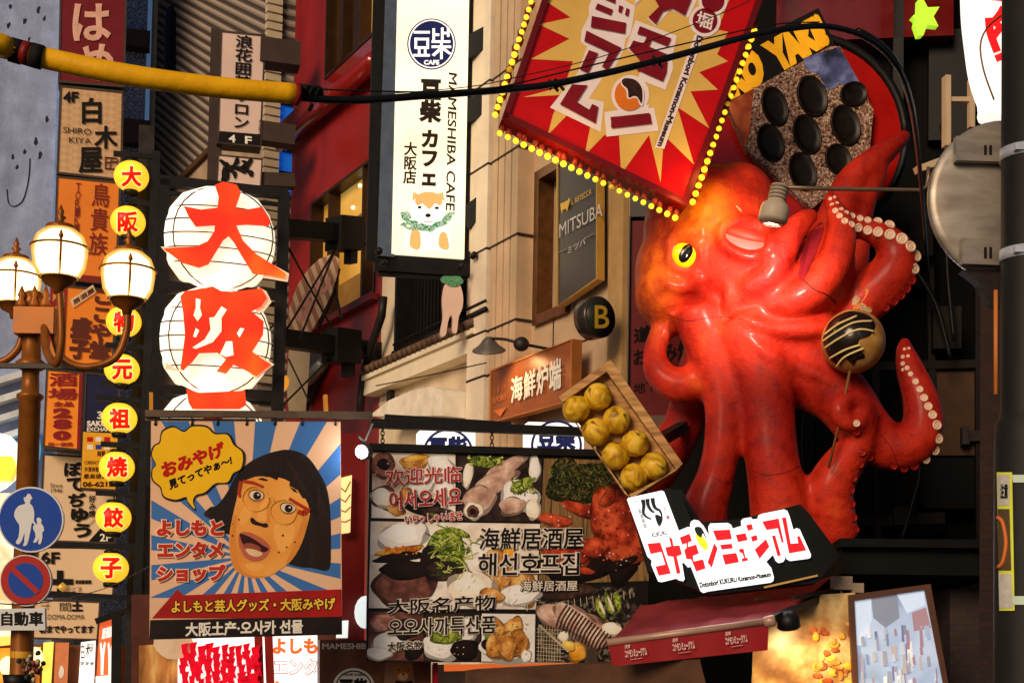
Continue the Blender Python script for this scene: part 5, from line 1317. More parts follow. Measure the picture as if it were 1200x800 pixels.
bulbs((582, 136), (630, -14), 17, -2, 0)
bulbs(L_, B_, 23, -6, 12)
bulbs(B_, (880, 32), 22, 8, -4)
m = MB(); m.bar(DS(700, -30, -.15), MU(760, -60, .1), .12, .12); m.bar(DS(860, -14, -.15), MU(920, -40, .1), .12, .12); m.build('hanger', black_metal, t)
for (x, y) in ((650, 178), (790, 226), (826, 196)):
    li = bpy.data.lights.new('bulb_row_light', 'POINT'); li.energy = 16; li.color = (1, .60, .10); li.shadow_soft_size = .25
    o = bpy.data.objects.new('bulb_row_light', li); COL.objects.link(o); o.parent = t; o.location = DS(x, y + 14, .12) - Vector(t.location)

# ================================================================== round red sign with the iron takoyaki plate
PN = Pl(945, 140, 19.1, 4)
zk = zz(840, 0, .3125)
t = thing('takoyaki_sign', 'round red sign with a black rim carrying a speckled iron plate of dark moulds', 'sign', PN(950, 275))
m = MB(); m.prism(PN, circ(950, 150, 118, 118, 48), -.7, -.36); m.build('disc', mat('disc_red', S(168, 18, 14), .3, var=.1, coat=.3), t)
m = MB(); pts = [PN(x, y, -.36) for x, y in circ(950, 150, 122, 122, 48)]; pts.append(pts[0]); m.tube(pts, .06, 10); m.build('rim', black_metal, t)
plate_q = zk((50, 366), (440, 150), (478, 150), (606, 390), (590, 560), (530, 640), (372, 764), (128, 545))
spk = ramp_mat('iron_speckle', [(.36, S(40, 28, 24)), (.46, S(150, 108, 86)), (.54, S(96, 68, 56)), (.60, S(240, 206, 180)), (.66, S(60, 42, 36))], 30, .35, 2, bump=.5)
m = MB(); m.prism(PN, plate_q, -.34, -.2); m.build('iron_plate', spk, t)
cup = mat('cup_iron', S(24, 17, 14), .38, .3, var=.4, scale=9)
for x, y, a, b_ in [(232, 378, 46, 74), (374, 340, 53, 78), (530, 332, 50, 46), (354, 484, 50, 75), (500, 450, 52, 77), (216, 516, 48, 72), (338, 625, 49, 73), (472, 578, 47, 58)]:
    c = zk((x, y))[0]; m = MB()
    pr = [(1.07, .002), (1.03, .022), (.97, .026), (.91, .012), (.6, .005), (.1, .004)]
    vs, fs = [], []; sg = 28
    for k, (r_, h) in enumerate(pr):
        for (px, py) in blob(c[0], c[1], a * .3125 * r_, b_ * .3125 * r_, -18, sg, 0): vs.append(PN(px, py, -.2 + h))
    for k in range(len(pr) - 1):
        for j in range(sg):
            p, q_ = k * sg + j, k * sg + (j + 1) % sg; fs.append((p, q_, q_ + sg, p + sg))
    fs.append(tuple(range((len(pr) - 1) * sg, len(pr) * sg))); m.add(vs, fs, 0, True); m.build('mould', cup, t)
m = MB(); m.poly(PN, zk((338, 196), (476, 152), (560, 300), (520, 300), (480, 290), (440, 318), (420, 300), (396, 256), (352, 240)), -.195); m.build('painted_blue_sheen', ramp_mat('sheen_blue', [(.35, S(40, 40, 60)), (.5, S(84, 92, 140)), (.6, S(130, 140, 190)), (.72, S(56, 60, 96))], 2.6, .3), t)  # blue reflection on the plate, painted as a flat patch
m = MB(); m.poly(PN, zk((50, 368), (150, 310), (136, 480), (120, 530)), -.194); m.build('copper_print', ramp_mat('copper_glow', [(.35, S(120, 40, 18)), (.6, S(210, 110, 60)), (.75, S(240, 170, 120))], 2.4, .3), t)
m = MB(); m.prism(PN, zk((0, 372), (-20, 230), (180, 110), (400, 0), (430, 60), (466, 150), (48, 372)), -.3, -.24); m.build('black_band', ink_black, t)
m = MB(); m.text(PN, 'TAKO', zk((-78, 262), (166, 146), (206, 284), (-28, 400)), -.22, .10); m.text(PN, 'YAKI!', zk((176, 140), (398, 18), (446, 138), (244, 256)), -.22, .10); m.text(PN, 'III', zk((322, 36), (392, 8), (410, 66), (340, 96)), -.315, .05) if False else None
m.build('lettering', mat('tako_yellow', S(246, 180, 30), .4, emit=S(240, 150, 10), es=.25), t)
# green star lamp
zst = zk((768, 0), (786, 34), (830, 32), (808, 68), (826, 104), (784, 100), (770, 138), (752, 140), (738, 98), (742, 80), (728, 68), (750, 50), (752, 4))
SP = Pl(1082, 20, 17.0, 6)
m = MB(); m.prism(SP, zst, -.06, .04)
tag(m.build('star_lamp', glow('star_green', (.45, .85, .04), .75)), 'glowing green star lamp against the red upper front', 'lamp')
# pale ladder, thin arm and cylinder lamp
LD = Pl(1125, 130, 16.6, 8)
m = MB(); m.bar(LD(1109, 90), LD(1109, 172), .11, .06); m.bar(LD(1138, 94), LD(1138, 150), .07, .06); m.bar(LD(1112, 117), LD(1138, 117), .05, .05); m.bar(LD(1073, 200), LD(1116, 184), .09, .07)
tag(m.build('pale_bracket', mat('bracket_pale', S(196, 170, 140), .5, var=.1)), 'pale steel ladder bracket in front of the black upper wall', 'bracket')
LP = Pl(909, 240, 15.6, 8)
t = thing('spotlight', 'white cylinder spotlight on a thin pipe above the octopus face', 'spotlight', LP(909, 262))
ax = (LP(903, 262) - LP(912, 220)).normalized()
m = MB(); c = LP(909, 241); m.lathe(c, ax, [(.03, -.22), (.085, -.215), (.09, -.05), (.1, -.03), (.14, .0), (.152, .05), (.152, .155), (.13, .185)], 24); m.build('housing', mat('lamp_grey', S(176, 160, 140), .45, var=.08), t)
m = MB()
for h in (-.2, -.16, -.12, -.08): m.lathe(c, ax, [(.09, h), (.098, h + .012), (.09, h + .024)], 20)
m.build('rib', mat('lamp_rib', S(120, 104, 90), .5), t)
m = MB(); P0 = c + ax * -.2
m.tube([P0, LP(960, 221), LP(1078, 223), LP(1086, 219), LP(1088, 208), LP(1088, 196)], .022, 8); m.build('pipe_arm', mat('pipe_brown', S(120, 100, 80), .4, .5), t)
li = bpy.data.lights.new('octopus_spot', 'SPOT'); li.energy = 820; li.color = (1, .78, .64); li.spot_size = R(74); li.spot_blend = 1.0; li.shadow_soft_size = .12
o = bpy.data.objects.new('octopus_spot', li); COL.objects.link(o); o.parent = t; P = c + ax * .24; o.location = P - Vector(t.location)
OCT_SPOT = o

# ================================================================== lit museum name sign
KS = Pl(845, 640, 15.6, -4)
z3 = zz(730, 570, 120 / 738); z4 = zz(830, 580, 130 / 867)
t = thing('name_sign', 'black box sign with glowing white-edged red lettering under the octopus', 'sign', KS(850, 700))
m = MB(); m.prism(KS, [(738, 584), (784, 571), (795, 575), (812, 612), (870, 607), (938, 590), (948, 600), (985, 650), (958, 682), (832, 696), (760, 668)], -.45, -.03)
m.prism(KS, [(770, 570), (800, 567), (838, 630), (800, 640)], -.7, -.4); m.build('box', mat('box_black', S(8, 9, 10), .45, spec=.12, var=.3), t)
white_lit = glow('kukuru_white', (.95, .98, 1.0), 1.0)
out = z3((30, 92), (40, 82), (280, 30), (296, 38), (402, 318), (470, 290), (490, 296), (484, 270), (492, 250), (512, 240), (545, 246), (580, 284), (612, 340), (624, 356), (616, 290), (622, 274), (640, 268)) + z4((14, 222), (150, 218), (176, 232), (190, 262), (262, 240), (256, 200), (270, 184), (330, 174), (346, 190), (384, 186), (392, 158), (420, 146), (590, 112), (615, 124), (634, 170), (662, 270), (690, 258), (712, 268), (800, 466), (796, 488), (780, 494), (640, 512), (612, 494), (588, 426), (596, 500), (584, 520), (552, 528), (530, 512), (508, 462), (450, 520), (490, 570), (510, 640), (506, 670), (490, 680), (0, 750)) + z3((580, 764), (560, 752), (490, 574), (470, 580), (440, 546), (424, 548), (444, 664), (436, 680), (404, 672), (384, 660), (280, 686), (254, 680), (204, 560), (208, 530), (176, 500), (140, 400))
m = MB(); m.prism(KS, out, -.03, .03); m.build('glowing_plate', white_lit, t)
lr = glow('kukuru_red', (.80, .008, .015), .85)
m = MB()
for pts in [z3((176, 412), (268, 404), (344, 626), (256, 642), (234, 576), (304, 562), (276, 470), (198, 486)), z3((330, 362), (354, 378), (362, 428), (406, 424), (424, 488), (386, 504), (414, 622), (386, 630), (362, 506), (320, 500), (304, 440), (346, 430)), z3((408, 368), (478, 340), (496, 392), (468, 404), (468, 436), (526, 418), (546, 482), (502, 500), (508, 540), (576, 524), (594, 590), (526, 612), (490, 524), (456, 522), (440, 460), (458, 440), (456, 408), (426, 418)),
            z3((656, 408), (680, 446), (638, 586), (608, 546)), z4((34, 278), (166, 270), (182, 344), (64, 356)), z4((90, 390), (180, 380), (190, 416), (102, 426)), z4((106, 466), (216, 452), (238, 524), (130, 544)), z4((212, 312), (288, 298), (306, 352), (230, 368)), z4((236, 424), (272, 418), (288, 490), (304, 490), (308, 512), (262, 520), (258, 498), (278, 492), (262, 450), (244, 450)), z4((292, 236), (336, 226), (348, 268), (308, 280)), z4((330, 326), (374, 312), (384, 350), (342, 366)), z4((360, 426), (448, 344), (474, 404), (398, 498)), z4((418, 208), (546, 184), (586, 370), (570, 372), (540, 260), (452, 274)), z4((494, 318), (520, 316), (564, 472), (538, 478)), z4((572, 178), (604, 176), (640, 380), (700, 376), (690, 324), (710, 320), (762, 432), (628, 456))]:
    m.prism(KS, pts, .034, .045)
m.build('lettering', lr, t)
m = MB(); m.poly(KS, smooth(z3((522, 350), (550, 340), (596, 390), (612, 430), (600, 458), (578, 450), (544, 410)), 3, True), .036, 0); m.poly(KS, smooth(z3((514, 306), (530, 290), (566, 300), (600, 370), (590, 364), (574, 338), (562, 368), (530, 344)), 3, True), .038, 1); m.build('ball_mark', [glow('kukuru_yellow', (1, .6, .02), .9), mat('kukuru_dark', S(14, 34, 34), .4)], t)
kd = mat('kukuru_ink', S(14, 24, 40), .4)
m = MB()
for pts in ([(142, 95), (150, 140), (146, 190), (170, 220), (204, 236)], [(176, 90), (182, 140), (210, 180), (228, 184)], [(212, 84), (220, 130), (236, 160), (262, 172), (276, 200), (280, 230)]):
    p = smooth(z3(*pts), 4)
    for i in range(len(p) - 1): stroke(m, KS, p[i:i + 2], .032 * (1.35 - i / len(p)), .034 + .0003 * i)
m.poly(KS, smooth(z3((230, 210), (250, 204), (282, 224), (284, 250), (264, 288), (244, 262)), 3, True), .036)
a0, a1, a2, a3 = z3((206, 334), (316, 316), (322, 346), (212, 368)); m.text(KS, 'KUKURU', [a0, a1, a2, a3], .034, .03)
m.vtext(KS, 'たこ家道頓堀', z3((80, 96), (104, 92), (176, 296), (150, 304)), .034, .01)
m.text(KS, 'Dotonbori KUKURU Konamon-Museum', [z3((548, 690))[0], z4((486, 596))[0], z4((490, 638))[0], z3((556, 730))[0]], .034, .055); m.build('small_lettering', kd, t)
m = MB(); m.vtext(KS, 'たこ焼', z3((286, 150), (306, 146), (340, 236), (318, 242)), .034, .03); m.build('small_red_lettering', ink_red, t)
m = MB(); m.bar(KS(895, 688, .02), KS(958, 674, .02), .02, .02); m.build('foot_rail', mat('rail_gold', S(190, 150, 90), .4, .5), t)
li = bpy.data.lights.new('name_sign_light', 'AREA'); li.shape = 'RECTANGLE'; li.size = 1.6; li.size_y = .5; li.energy = 16; li.color = (.95, .97, 1)
o = bpy.data.objects.new('name_sign_light', li); COL.objects.link(o); o.parent = t; o.location = KS(850, 645, .08) - Vector(t.location); o.rotation_euler = (KS.n).to_track_quat('-Z', 'Y').to_euler()

# ================================================================== awning, shop front, screen
z8 = zz(700, 560, .41667)
AW = Pl(810, 740, 15.0, 0)
t = thing('awning', 'dark red shop awning with small white lettering along its front flap', 'awning', AW(810, 780))
front = [(712, 752), (901, 724)]
A0, A1 = AW(*z8((28, 462))[0]), AW(*z8((482, 402))[0])
def back(px, py, Y): return at(px, py, Y)
B0, B1 = at(750, 709, 16.6), at(975, 676, 16.4)
m = MB(); n = 14; vs, fs = [], []
for i in range(n + 1):
    for j in range(5):
        a = A0.lerp(A1, i / n); b_ = B0.lerp(B1, i / n); p = a.lerp(b_, j / 4) - UP * (.04 * math.sin(math.pi * j / 4) + .012 * math.sin(i * 2.1)); vs.append(p)
for i in range(n):
    for j in range(4):
        a = i * 5 + j; fs.append((a, a + 5, a + 6, a + 1))
m.add(vs, fs, 0, True); m.build('canopy', mat('awning_cloth', S(138, 50, 56), .6, var=.2, scale=3, stain=.3), t)
m = MB(); vs, fs = [], []
lo0, lo1 = AW(*z8((44, 526))[0]), AW(*z8((480, 480))[0])
for i in range(n + 1):
    f = i / n; w_ = .012 * math.sin(i * 1.9)
    for j in range(3):
        p = (A0.lerp(A1, f)).lerp(lo0.lerp(lo1, f), j / 2) + Vector((0, w_ * j / 2, -.01)); vs.append(p)
for i in range(n):
    for j in range(2):
        a = i * 3 + j; fs.append((a, a + 3, a + 4, a + 1))
m.add(vs, fs, 0, True); m.build('flap', mat('flap_cloth', S(142, 18, 24), .55, var=.1, scale=3), t)
m = MB(); m.tube([A0, A1], .035, 10); m.lathe(A1, (A1 - A0), [(.05, -.05), (.06, .04), (.05, .06)], 12); m.build('front_tube', mat('tube_cream', S(176, 140, 120), .4, .2), t)
m = MB()
for x, y in ((106, 488), (240, 470), (388, 452)):
    p = z8((x - 30, y - 6), (x + 32, y - 14), (x + 34, y + 10), (x - 28, y + 18)); m.text(AW, 'コナモンミュージアム', p, .035, .06)
    m.text(AW, '道頓', z8((x - 30, y - 20), (x - 14, y - 22), (x - 14, y - 10), (x - 30, y - 8)), .035, .03); m.bar(AW(*z8((x - 14, y + 22))[0], .035), AW(*z8((x + 20, y + 17))[0], .035), .012, .004)
m.build('flap_lettering', mat('flap_pink', S(226, 176, 170), .5), t)
m = MB(); m.bar(at(902, 726, 15.1), at(978, 692, 16.4), .07, .07); m.bar(at(930, 700, 15.6), at(985, 690, 16.3), .04, .04); m.build('arm', dark_steel, t)
m = MB(); c = at(986, 683, 16.2); m.box(c, Vector((.1, 0, 0)), Vector((0, .08, 0)), UP * .07); m.box(c + Vector((.16, -.02, -.05)), Vector((.06, 0, 0)), Vector((0, .06, 0)), UP * .05); m.tube([c - UP * .07, c - UP * .28], .012, 6); m.tube([c - UP * .28 + Vector((.03 * math.cos(a), 0, .07 * math.sin(a) - .07)) for a in [2 * math.pi * i / 12 for i in range(13)]], .01, 6, cap=False); m.build('crank_box', mat('crank_grey', S(150, 130, 110), .5), t)
# wooden counter roof under the awning
m = MB(); m.add([at(545, 785, 16.8), at(820, 772, 14.9), at(830, 812, 14.9), at(545, 815, 16.8), at(560, 783, 17.3), at(830, 768, 15.6)], [(0, 1, 2, 3), (0, 4, 5, 1)])
tag(m.build('counter_roof', mat('counter_brown', S(84, 56, 40), .6, var=.3, scale=2)), 'brown wooden counter roof under the awning and food board', 'roof')
m = MB(); m.prism(AW, [(712, 752), (716, 780), (700, 782), (700, 755)], -2.2, -2.1); m.text(AW, '魚介', z8((140, 322), (186, 322), (186, 350), (140, 350)), -2.05, .03); m.text(AW, '串焼', z8((140, 354), (186, 354), (186, 380), (140, 380)), -2.05, .03)
tag(m.build('dim_lettering', mat('dim_ink', S(60, 40, 30), .6)), 'faint brown characters on the dark wall above the awning', 'lettering')
FP = Pl(950, 750, 16.0, -6)
t = thing('food_poster', 'warm spotlit food poster under the black ledge, beside the video screen', 'poster', FP(950, 812))
m = MB(); m.prism(FP, [(884, 700), (1002, 694), (1004, 830), (880, 830)], -.06, 0); m.build('sheet', ramp_mat('poster_warm', [(.3, S(96, 52, 26)), (.45, S(160, 112, 60)), (.6, S(206, 176, 120)), (.75, S(124, 84, 44))], 2.4, .35, 5), t)
fpm = [gold_, ramp_mat('print_brick', [(.3, S(90, 30, 12)), (.5, S(150, 66, 26)), (.7, S(196, 110, 50))], 5, .4, 6), yolk_]
fpm = fpm + [tone(x, .42) for x in fpm] + [tone(x, 1.2) for x in fpm]
m = MB()
for i in range(34):
    rd = random.Random(i); x, y = 974 + rd.uniform(-22, 24), 752 + rd.uniform(-22, 50); a, b_ = rd.uniform(2.5, 6.5), rd.uniform(2.5, 5); k = i % 3
    m.poly(FP, blob(x + .4, y + .8, a * 1.08, b_ * 1.1, 0, 16, .15, i), .003 + i * .0005, k + 3); m.poly(FP, blob(x, y, a, b_, 0, 16, .15, i), .0031 + i * .0005, k); m.poly(FP, blob(x - a * .2, y - b_ * .25, a * .5, b_ * .45, 0, 12, .2, i), .0032 + i * .0005, k + 6)
m.build('food_print', fpm, t)
t = thing('poster_spot', 'small black spotlight under the awning arm, shining on the food poster', 'spotlight', at(925, 735, 15.3))
c = at(924, 727, 15.3)
m = MB(); m.lathe(c, Vector((.15, .3, -1)), [(.05, -.1), (.11, -.04), (.12, .06), (.1, .08)], 16); m.build('housing', black_metal, t)
li = bpy.data.lights.new('poster_spot_lamp', 'SPOT'); li.energy = 90; li.color = (1, .78, .42); li.spot_size = R(120); li.spot_blend = .8; li.shadow_soft_size = .05
o = bpy.data.objects.new('poster_spot_lamp', li); COL.objects.link(o); o.parent = t; o.location = c + Vector((.03, .04, -.12)) - Vector(t.location); o.rotation_euler = (Vector((.25, .6, -.6))).to_track_quat('-Z', 'Y').to_euler()
VS = Pl(1050, 750, 15.8, -8)
t = thing('video_screen', 'bright video screen in a brown frame showing a pale street scene', 'screen', VS(1055, 812))
m = MB(); ring(m, VS, [(994, 697), (1090, 684), (1116, 830), (1000, 830)], 7, -.15, .04); m.build('frame', mat('screen_frame', S(78, 44, 26), .4, var=.2), t)
m = MB(); m.prism(VS, [(1000, 699), (1086, 689), (1110, 830), (1004, 830)], -.14, 0); m.build('display', ramp_mat('screen_picture', [(.25, S(90, 104, 140)), (.45, S(150, 170, 200)), (.6, S(176, 190, 214)), (.75, S(206, 196, 190))], 1.4, .15, 3, emit=.55), t)
zsx = z8
def em(n_, c, e=.5): return glow(n_, S(*c), e)
m = MB()
rd = random.Random(12)
cols_ = [(150, 164, 186), (176, 186, 200), (120, 128, 146), (186, 204, 228), (140, 142, 156), (104, 108, 150), (150, 120, 130), (206, 208, 212), (168, 160, 160)]
def vs_clip(pts):
    return [(min(max(x, 1001 + (y - 700) * .03), 1085 + (y - 690) * .17), min(max(y, 700), 829)) for x, y in pts]
m.poly(VS, z8((724, 340), (770, 334), (772, 400), (742, 470), (728, 470)), .004, 3); m.poly(VS, z8((770, 334), (842, 326), (850, 392), (810, 420), (776, 392)), .0045, 2); m.poly(VS, z8((842, 326), (918, 318), (922, 356), (872, 380)), .005, 3); m.poly(VS, z8((884, 378), (924, 362), (938, 420), (890, 430)), .0055, 6)
for i in range(80):
    x, y = min(1096, max(1008, rd.gauss(1056, 24))), rd.uniform(730, 826); w_, h_ = rd.uniform(1.2, 4.5), rd.uniform(5, 22)
    m.poly(VS, vs_clip([(x, y), (x + w_, y - 1), (x + w_ + 1.5, y + h_), (x + 1, y + h_ + 1)]), .007 + i * .0003, rd.choice([0, 1, 2, 4, 5, 6, 7, 8, 1, 4]))
m.build('scene_picture', [em('screen_tint_' + n_, c_, .55) for n_, c_ in zip(('slate', 'mist', 'steel', 'sky', 'mauve', 'violet', 'rose', 'white', 'sand'), cols_)], t)
# ================================================================== the giant octopus
def P3(px, py, Y): return at(px, py, Y)
def otube(mb, pts, n=6, seg=18):
    s_ = smooth(pts, n)
    mb.tube([at(p[0], p[1], p[2]) for p in s_], [pxr(max(p[3], 1.5), p[2]) for p in s_], seg)
    return s_
def eball(mb, px, py, Y, rx, ry, dy, rot=0):
    k = Y / F
    mb.ball(at(px, py, Y), rx * k, dy, ry * k, 28, 18, rot=Matrix.Rotation(R(rot), 3, 'Y'))
def fuse(mb, name, voxel, it, fac=.5):
    o = mb.build(name, [], None)
    md = o.modifiers.new('fuse', 'REMESH'); md.mode = 'VOXEL'; md.voxel_size = voxel
    sm2 = o.modifiers.new('soften', 'SMOOTH'); sm2.factor = fac; sm2.iterations = it
    C.view_layer.update()
    dg = C.evaluated_depsgraph_get()
    me = bpy.data.meshes.new_from_object(o.evaluated_get(dg))
    W = Vector(o.location)
    vs = [v.co + W for v in me.vertices]; fs = [tuple(p.vertices) for p in me.polygons]
    bpy.data.meshes.remove(me); old = o.data; bpy.data.objects.remove(o); bpy.data.meshes.remove(old)
    return vs, fs
class Skin:
    def __init__(s, vs, fs): s.t = BVHTree.FromPolygons(vs, fs)
    def __call__(s, px, py, off=0.0):
        d = ray(px, py).normalized(); h = s.t.ray_cast(CAMP, d)
        if h[0] is None:
            h = s.t.find_nearest(at(px, py, 17.6)); return h[0] + h[1] * off
        return h[0] + h[1] * off
    def hit(s, px, py):
        d = ray(px, py).normalized(); h = s.t.ray_cast(CAMP, d)
        if h[0] is None: h = s.t.find_nearest(at(px, py, 17.6))
        return h[0], h[1]
OY = 18.3
b1 = MB()
eball(b1, 832, 272, OY, 80, 78, .86)                 # mantle
eball(b1, 862, 236, OY, 46, 44, .6)
eball(b1, 790, 312, OY, 46, 66, .66, 12)
eball(b1, 775, 344, 18.15, 32, 38, .42)
eball(b1, 866, 320, 18.2, 82, 66, .82)
eball(b1, 880, 385, 18.25, 84, 62, .74)
eball(b1, 930, 370, 18.2, 60, 44, .6)
eball(b1, 880, 440, 18.2, 66, 50, .6)
otube(b1, [(850, 352, 17.85, 38), (905, 352, 17.75, 40), (945, 342, 17.72, 40), (966, 316, 17.75, 36), (970, 288, 17.8, 30), (966, 270, 17.85, 22)])
otube(b1, [(872, 340, 17.5, 16), (900, 326, 17.42, 19), (914, 300, 17.38, 19), (926, 275, 17.38, 17), (942, 258, 17.42, 13), (955, 251, 17.5, 9)])
otube(b1, [(900, 358, 17.5, 16), (935, 350, 17.4, 22), (962, 330, 17.36, 23), (980, 302, 17.36, 21), (986, 274, 17.4, 18), (982, 254, 17.45, 13), (970, 246, 17.5, 9)])
otube(b1, [(880, 390, 17.75, 30), (930, 388, 17.75, 34), (970, 400, 17.8, 30), (1000, 392, 17.9, 20)])
# legs
otube(b1, [(835, 400, 18.5, 30), (815, 450, 18.6, 26), (802, 495, 18.7, 24), (788, 520, 18.75, 26), (770, 548, 18.8, 27), (750, 580, 18.9, 24)])
otube(b1, [(815, 360, 17.85, 30), (838, 420, 17.85, 30), (848, 470, 17.8, 24), (846, 520, 17.8, 22), (838, 560, 17.85, 23), (826, 595, 17.9, 28), (822, 625, 17.95, 32)])
otube(b1, [(870, 380, 17.8, 44), (893, 440, 17.72, 38), (900, 490, 17.7, 32), (905, 540, 17.7, 32), (912, 580, 17.75, 35), (916, 630, 17.8, 36)])
# loop arm
otube(b1, [(800, 372, 18.15, 16), (780, 384, 18.15, 15), (768, 408, 18.1, 14), (772, 436, 18.0, 18), (796, 452, 17.95, 21), (822, 442, 17.95, 22), (836, 418, 18.0, 18)], 6)
# right arm, up-curving J
J = otube(b1, [(900, 420, 18.0, 52), (950, 440, 17.9, 42), (985, 465, 17.8, 36), (1012, 500, 17.75, 32), (1042, 524, 17.7, 28), (1070, 520, 17.7, 27), (1082, 496, 17.7, 25), (1078, 465, 17.72, 21), (1066, 432, 17.78, 17), (1060, 408, 17.85, 11), (1062, 395, 17.9, 5)])
# upper arm with the sucker face
U = otube(b1, [(940, 400, 18.1, 34), (985, 374, 18.0, 28), (1015, 350, 17.9, 30), (1042, 324, 17.8, 29), (1050, 298, 17.75, 24), (1036, 278, 17.7, 17), (1008, 266, 17.65, 13), (985, 252, 17.6, 12), (974, 236, 17.6, 10), (969, 224, 17.6, 6)])
# raised arm behind
otube(b1, [(965, 300, 18.7, 28), (984, 245, 18.8, 23), (1000, 212, 18.85, 20), (1024, 189, 18.9, 17), (1048, 170, 18.95, 12), (1060, 159, 19.0, 9), (1063, 153, 19.0, 7)])
otube(b1, [(1000, 330, 18.7, 18), (1008, 262, 18.8, 15), (1018, 226, 18.85, 13), (1034, 198, 18.9, 10)])
# low right curl that grips the skewer
G = otube(b1, [(1004, 478, 17.36, 6), (1010, 486, 17.3, 9), (1004, 496, 17.26, 11), (990, 494, 17.24, 12), (982, 482, 17.22, 12), (988, 470, 17.24, 12), (1003, 468, 17.3, 12), (1014, 480, 17.38, 13), (1013, 500, 17.45, 17), (1003, 524, 17.52, 21), (985, 548, 17.65, 26), (972, 574, 17.7, 28), (976, 602, 17.75, 27), (984, 635, 17.85, 24)])
vs, fs = fuse(b1, 'octopus_blank', .034, 7)
SK = Skin(vs, fs)
# second pass: brows, sockets, lips and folds laid on the first skin
b2 = MB(); b2.add(vs, fs)
def on(px, py, off, r): p = SK(px, py, off); return p, r
def lay(pts, n=5, closed=False, off=0.0):
    s_ = smooth(pts, n, closed)
    if closed: s_ = s_ + [s_[0]]
    b2.tube([SK(p[0], p[1], off) for p in s_], [p[2] * .0098 for p in s_], 12)
lay([(803 + 19 * math.cos(a), 299 + 18 * math.sin(a), 5) for a in [2 * math.pi * i / 10 for i in range(10)]], 3, True)
lay([(776, 330, 9), (800, 336, 10), (822, 322, 9)], 4)
lay([(780, 290, 6), (795, 274, 9), (820, 272, 8)], 4)
er = []
for i in range(12):
    a = 2 * math.pi * i / 12; er.append((875 + 31 * math.cos(a) * math.cos(.3) - 20 * math.sin(a) * math.sin(.3), 280 + 31 * math.cos(a) * math.sin(.3) + 20 * math.sin(a) * math.cos(.3), 7))
lay(er, 3, True, .02)
# folds that run from the body into the legs
lay([(860, 368, 4), (900, 384, 10), (950, 386, 12), (990, 380, 6)], 5, False, -.02)
lay([(868, 386, 4), (905, 418, 9), (950, 436, 9), (990, 452, 4)], 5, False, -.03)
vs, fs = fuse(b2, 'octopus_blank', .030, 14)
SK = Skin(vs, fs)
oskin = bpy.data.materials.new('octopus_paint'); oskin.use_nodes = True
nt = oskin.node_tree; N = nt.nodes; L = nt.links; b = N['Principled BSDF']; tc = N.new('ShaderNodeTexCoord')
n1 = N.new('ShaderNodeTexNoise'); n1.inputs['Scale'].default_value = .9; n1.inputs['Detail'].default_value = 5
n2 = N.new('ShaderNodeTexNoise'); n2.inputs['Scale'].default_value = 7; n2.inputs['Detail'].default_value = 8
L.new(tc.outputs['Object'], n1.inputs[0]); L.new(tc.outputs['Object'], n2.inputs[0])
r1 = N.new('ShaderNodeValToRGB'); e = r1.color_ramp.elements
e[0].position = .36; e[0].color = S(150, 22, 12) + (1,); e[1].position = .62; e[1].color = S(204, 48, 22) + (1,); e.new(.78).color = S(226, 112, 24) + (1,)
L.new(n1.outputs['Fac'], r1.inputs[0])
r2 = N.new('ShaderNodeValToRGB'); r2.color_ramp.elements[0].position = .3; r2.color_ramp.elements[0].color = (.62, .5, .45, 1); r2.color_ramp.elements[1].position = .55; r2.color_ramp.elements[1].color = (1, 1, 1, 1)
L.new(n2.outputs['Fac'], r2.inputs[0])
mx = N.new('ShaderNodeMix'); mx.data_type = 'RGBA'; mx.blend_type = 'MULTIPLY'; mx.inputs['Factor'].default_value = .8
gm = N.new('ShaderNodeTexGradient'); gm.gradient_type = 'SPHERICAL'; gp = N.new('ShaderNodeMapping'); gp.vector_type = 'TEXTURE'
pc_ = at(824, 248, 17.55) - at(890, 630, 18.0); gp.inputs['Location'].default_value = pc_; gp.inputs['Scale'].default_value = (.42, .6, .5); gp.inputs['Rotation'].default_value = (0, R(35), 0)  # orange glow of the bulbs on the head, painted into the skin colour
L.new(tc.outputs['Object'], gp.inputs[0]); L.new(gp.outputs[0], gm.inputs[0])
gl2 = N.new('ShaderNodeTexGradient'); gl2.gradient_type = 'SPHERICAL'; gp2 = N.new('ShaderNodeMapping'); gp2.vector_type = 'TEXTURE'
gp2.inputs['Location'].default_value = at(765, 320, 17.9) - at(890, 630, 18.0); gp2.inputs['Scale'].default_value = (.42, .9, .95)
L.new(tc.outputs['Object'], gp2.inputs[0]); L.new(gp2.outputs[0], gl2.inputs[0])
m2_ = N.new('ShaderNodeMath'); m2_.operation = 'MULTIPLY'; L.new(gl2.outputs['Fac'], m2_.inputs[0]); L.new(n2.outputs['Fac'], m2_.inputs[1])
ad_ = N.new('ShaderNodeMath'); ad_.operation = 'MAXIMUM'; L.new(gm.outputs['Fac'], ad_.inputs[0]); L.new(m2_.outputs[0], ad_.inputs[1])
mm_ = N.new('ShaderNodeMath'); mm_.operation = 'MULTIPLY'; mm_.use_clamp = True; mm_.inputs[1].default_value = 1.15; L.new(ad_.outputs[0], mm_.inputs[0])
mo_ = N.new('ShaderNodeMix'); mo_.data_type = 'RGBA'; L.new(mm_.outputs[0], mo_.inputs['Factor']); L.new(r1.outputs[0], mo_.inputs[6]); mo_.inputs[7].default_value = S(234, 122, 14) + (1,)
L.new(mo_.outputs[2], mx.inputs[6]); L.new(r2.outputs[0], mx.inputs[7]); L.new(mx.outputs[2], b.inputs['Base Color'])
b.inputs['Roughness'].default_value = .5; b.inputs['Coat Weight'].default_value = .13; b.inputs['Specular IOR Level'].default_value = .18; b.inputs['Coat Roughness'].default_value = .22
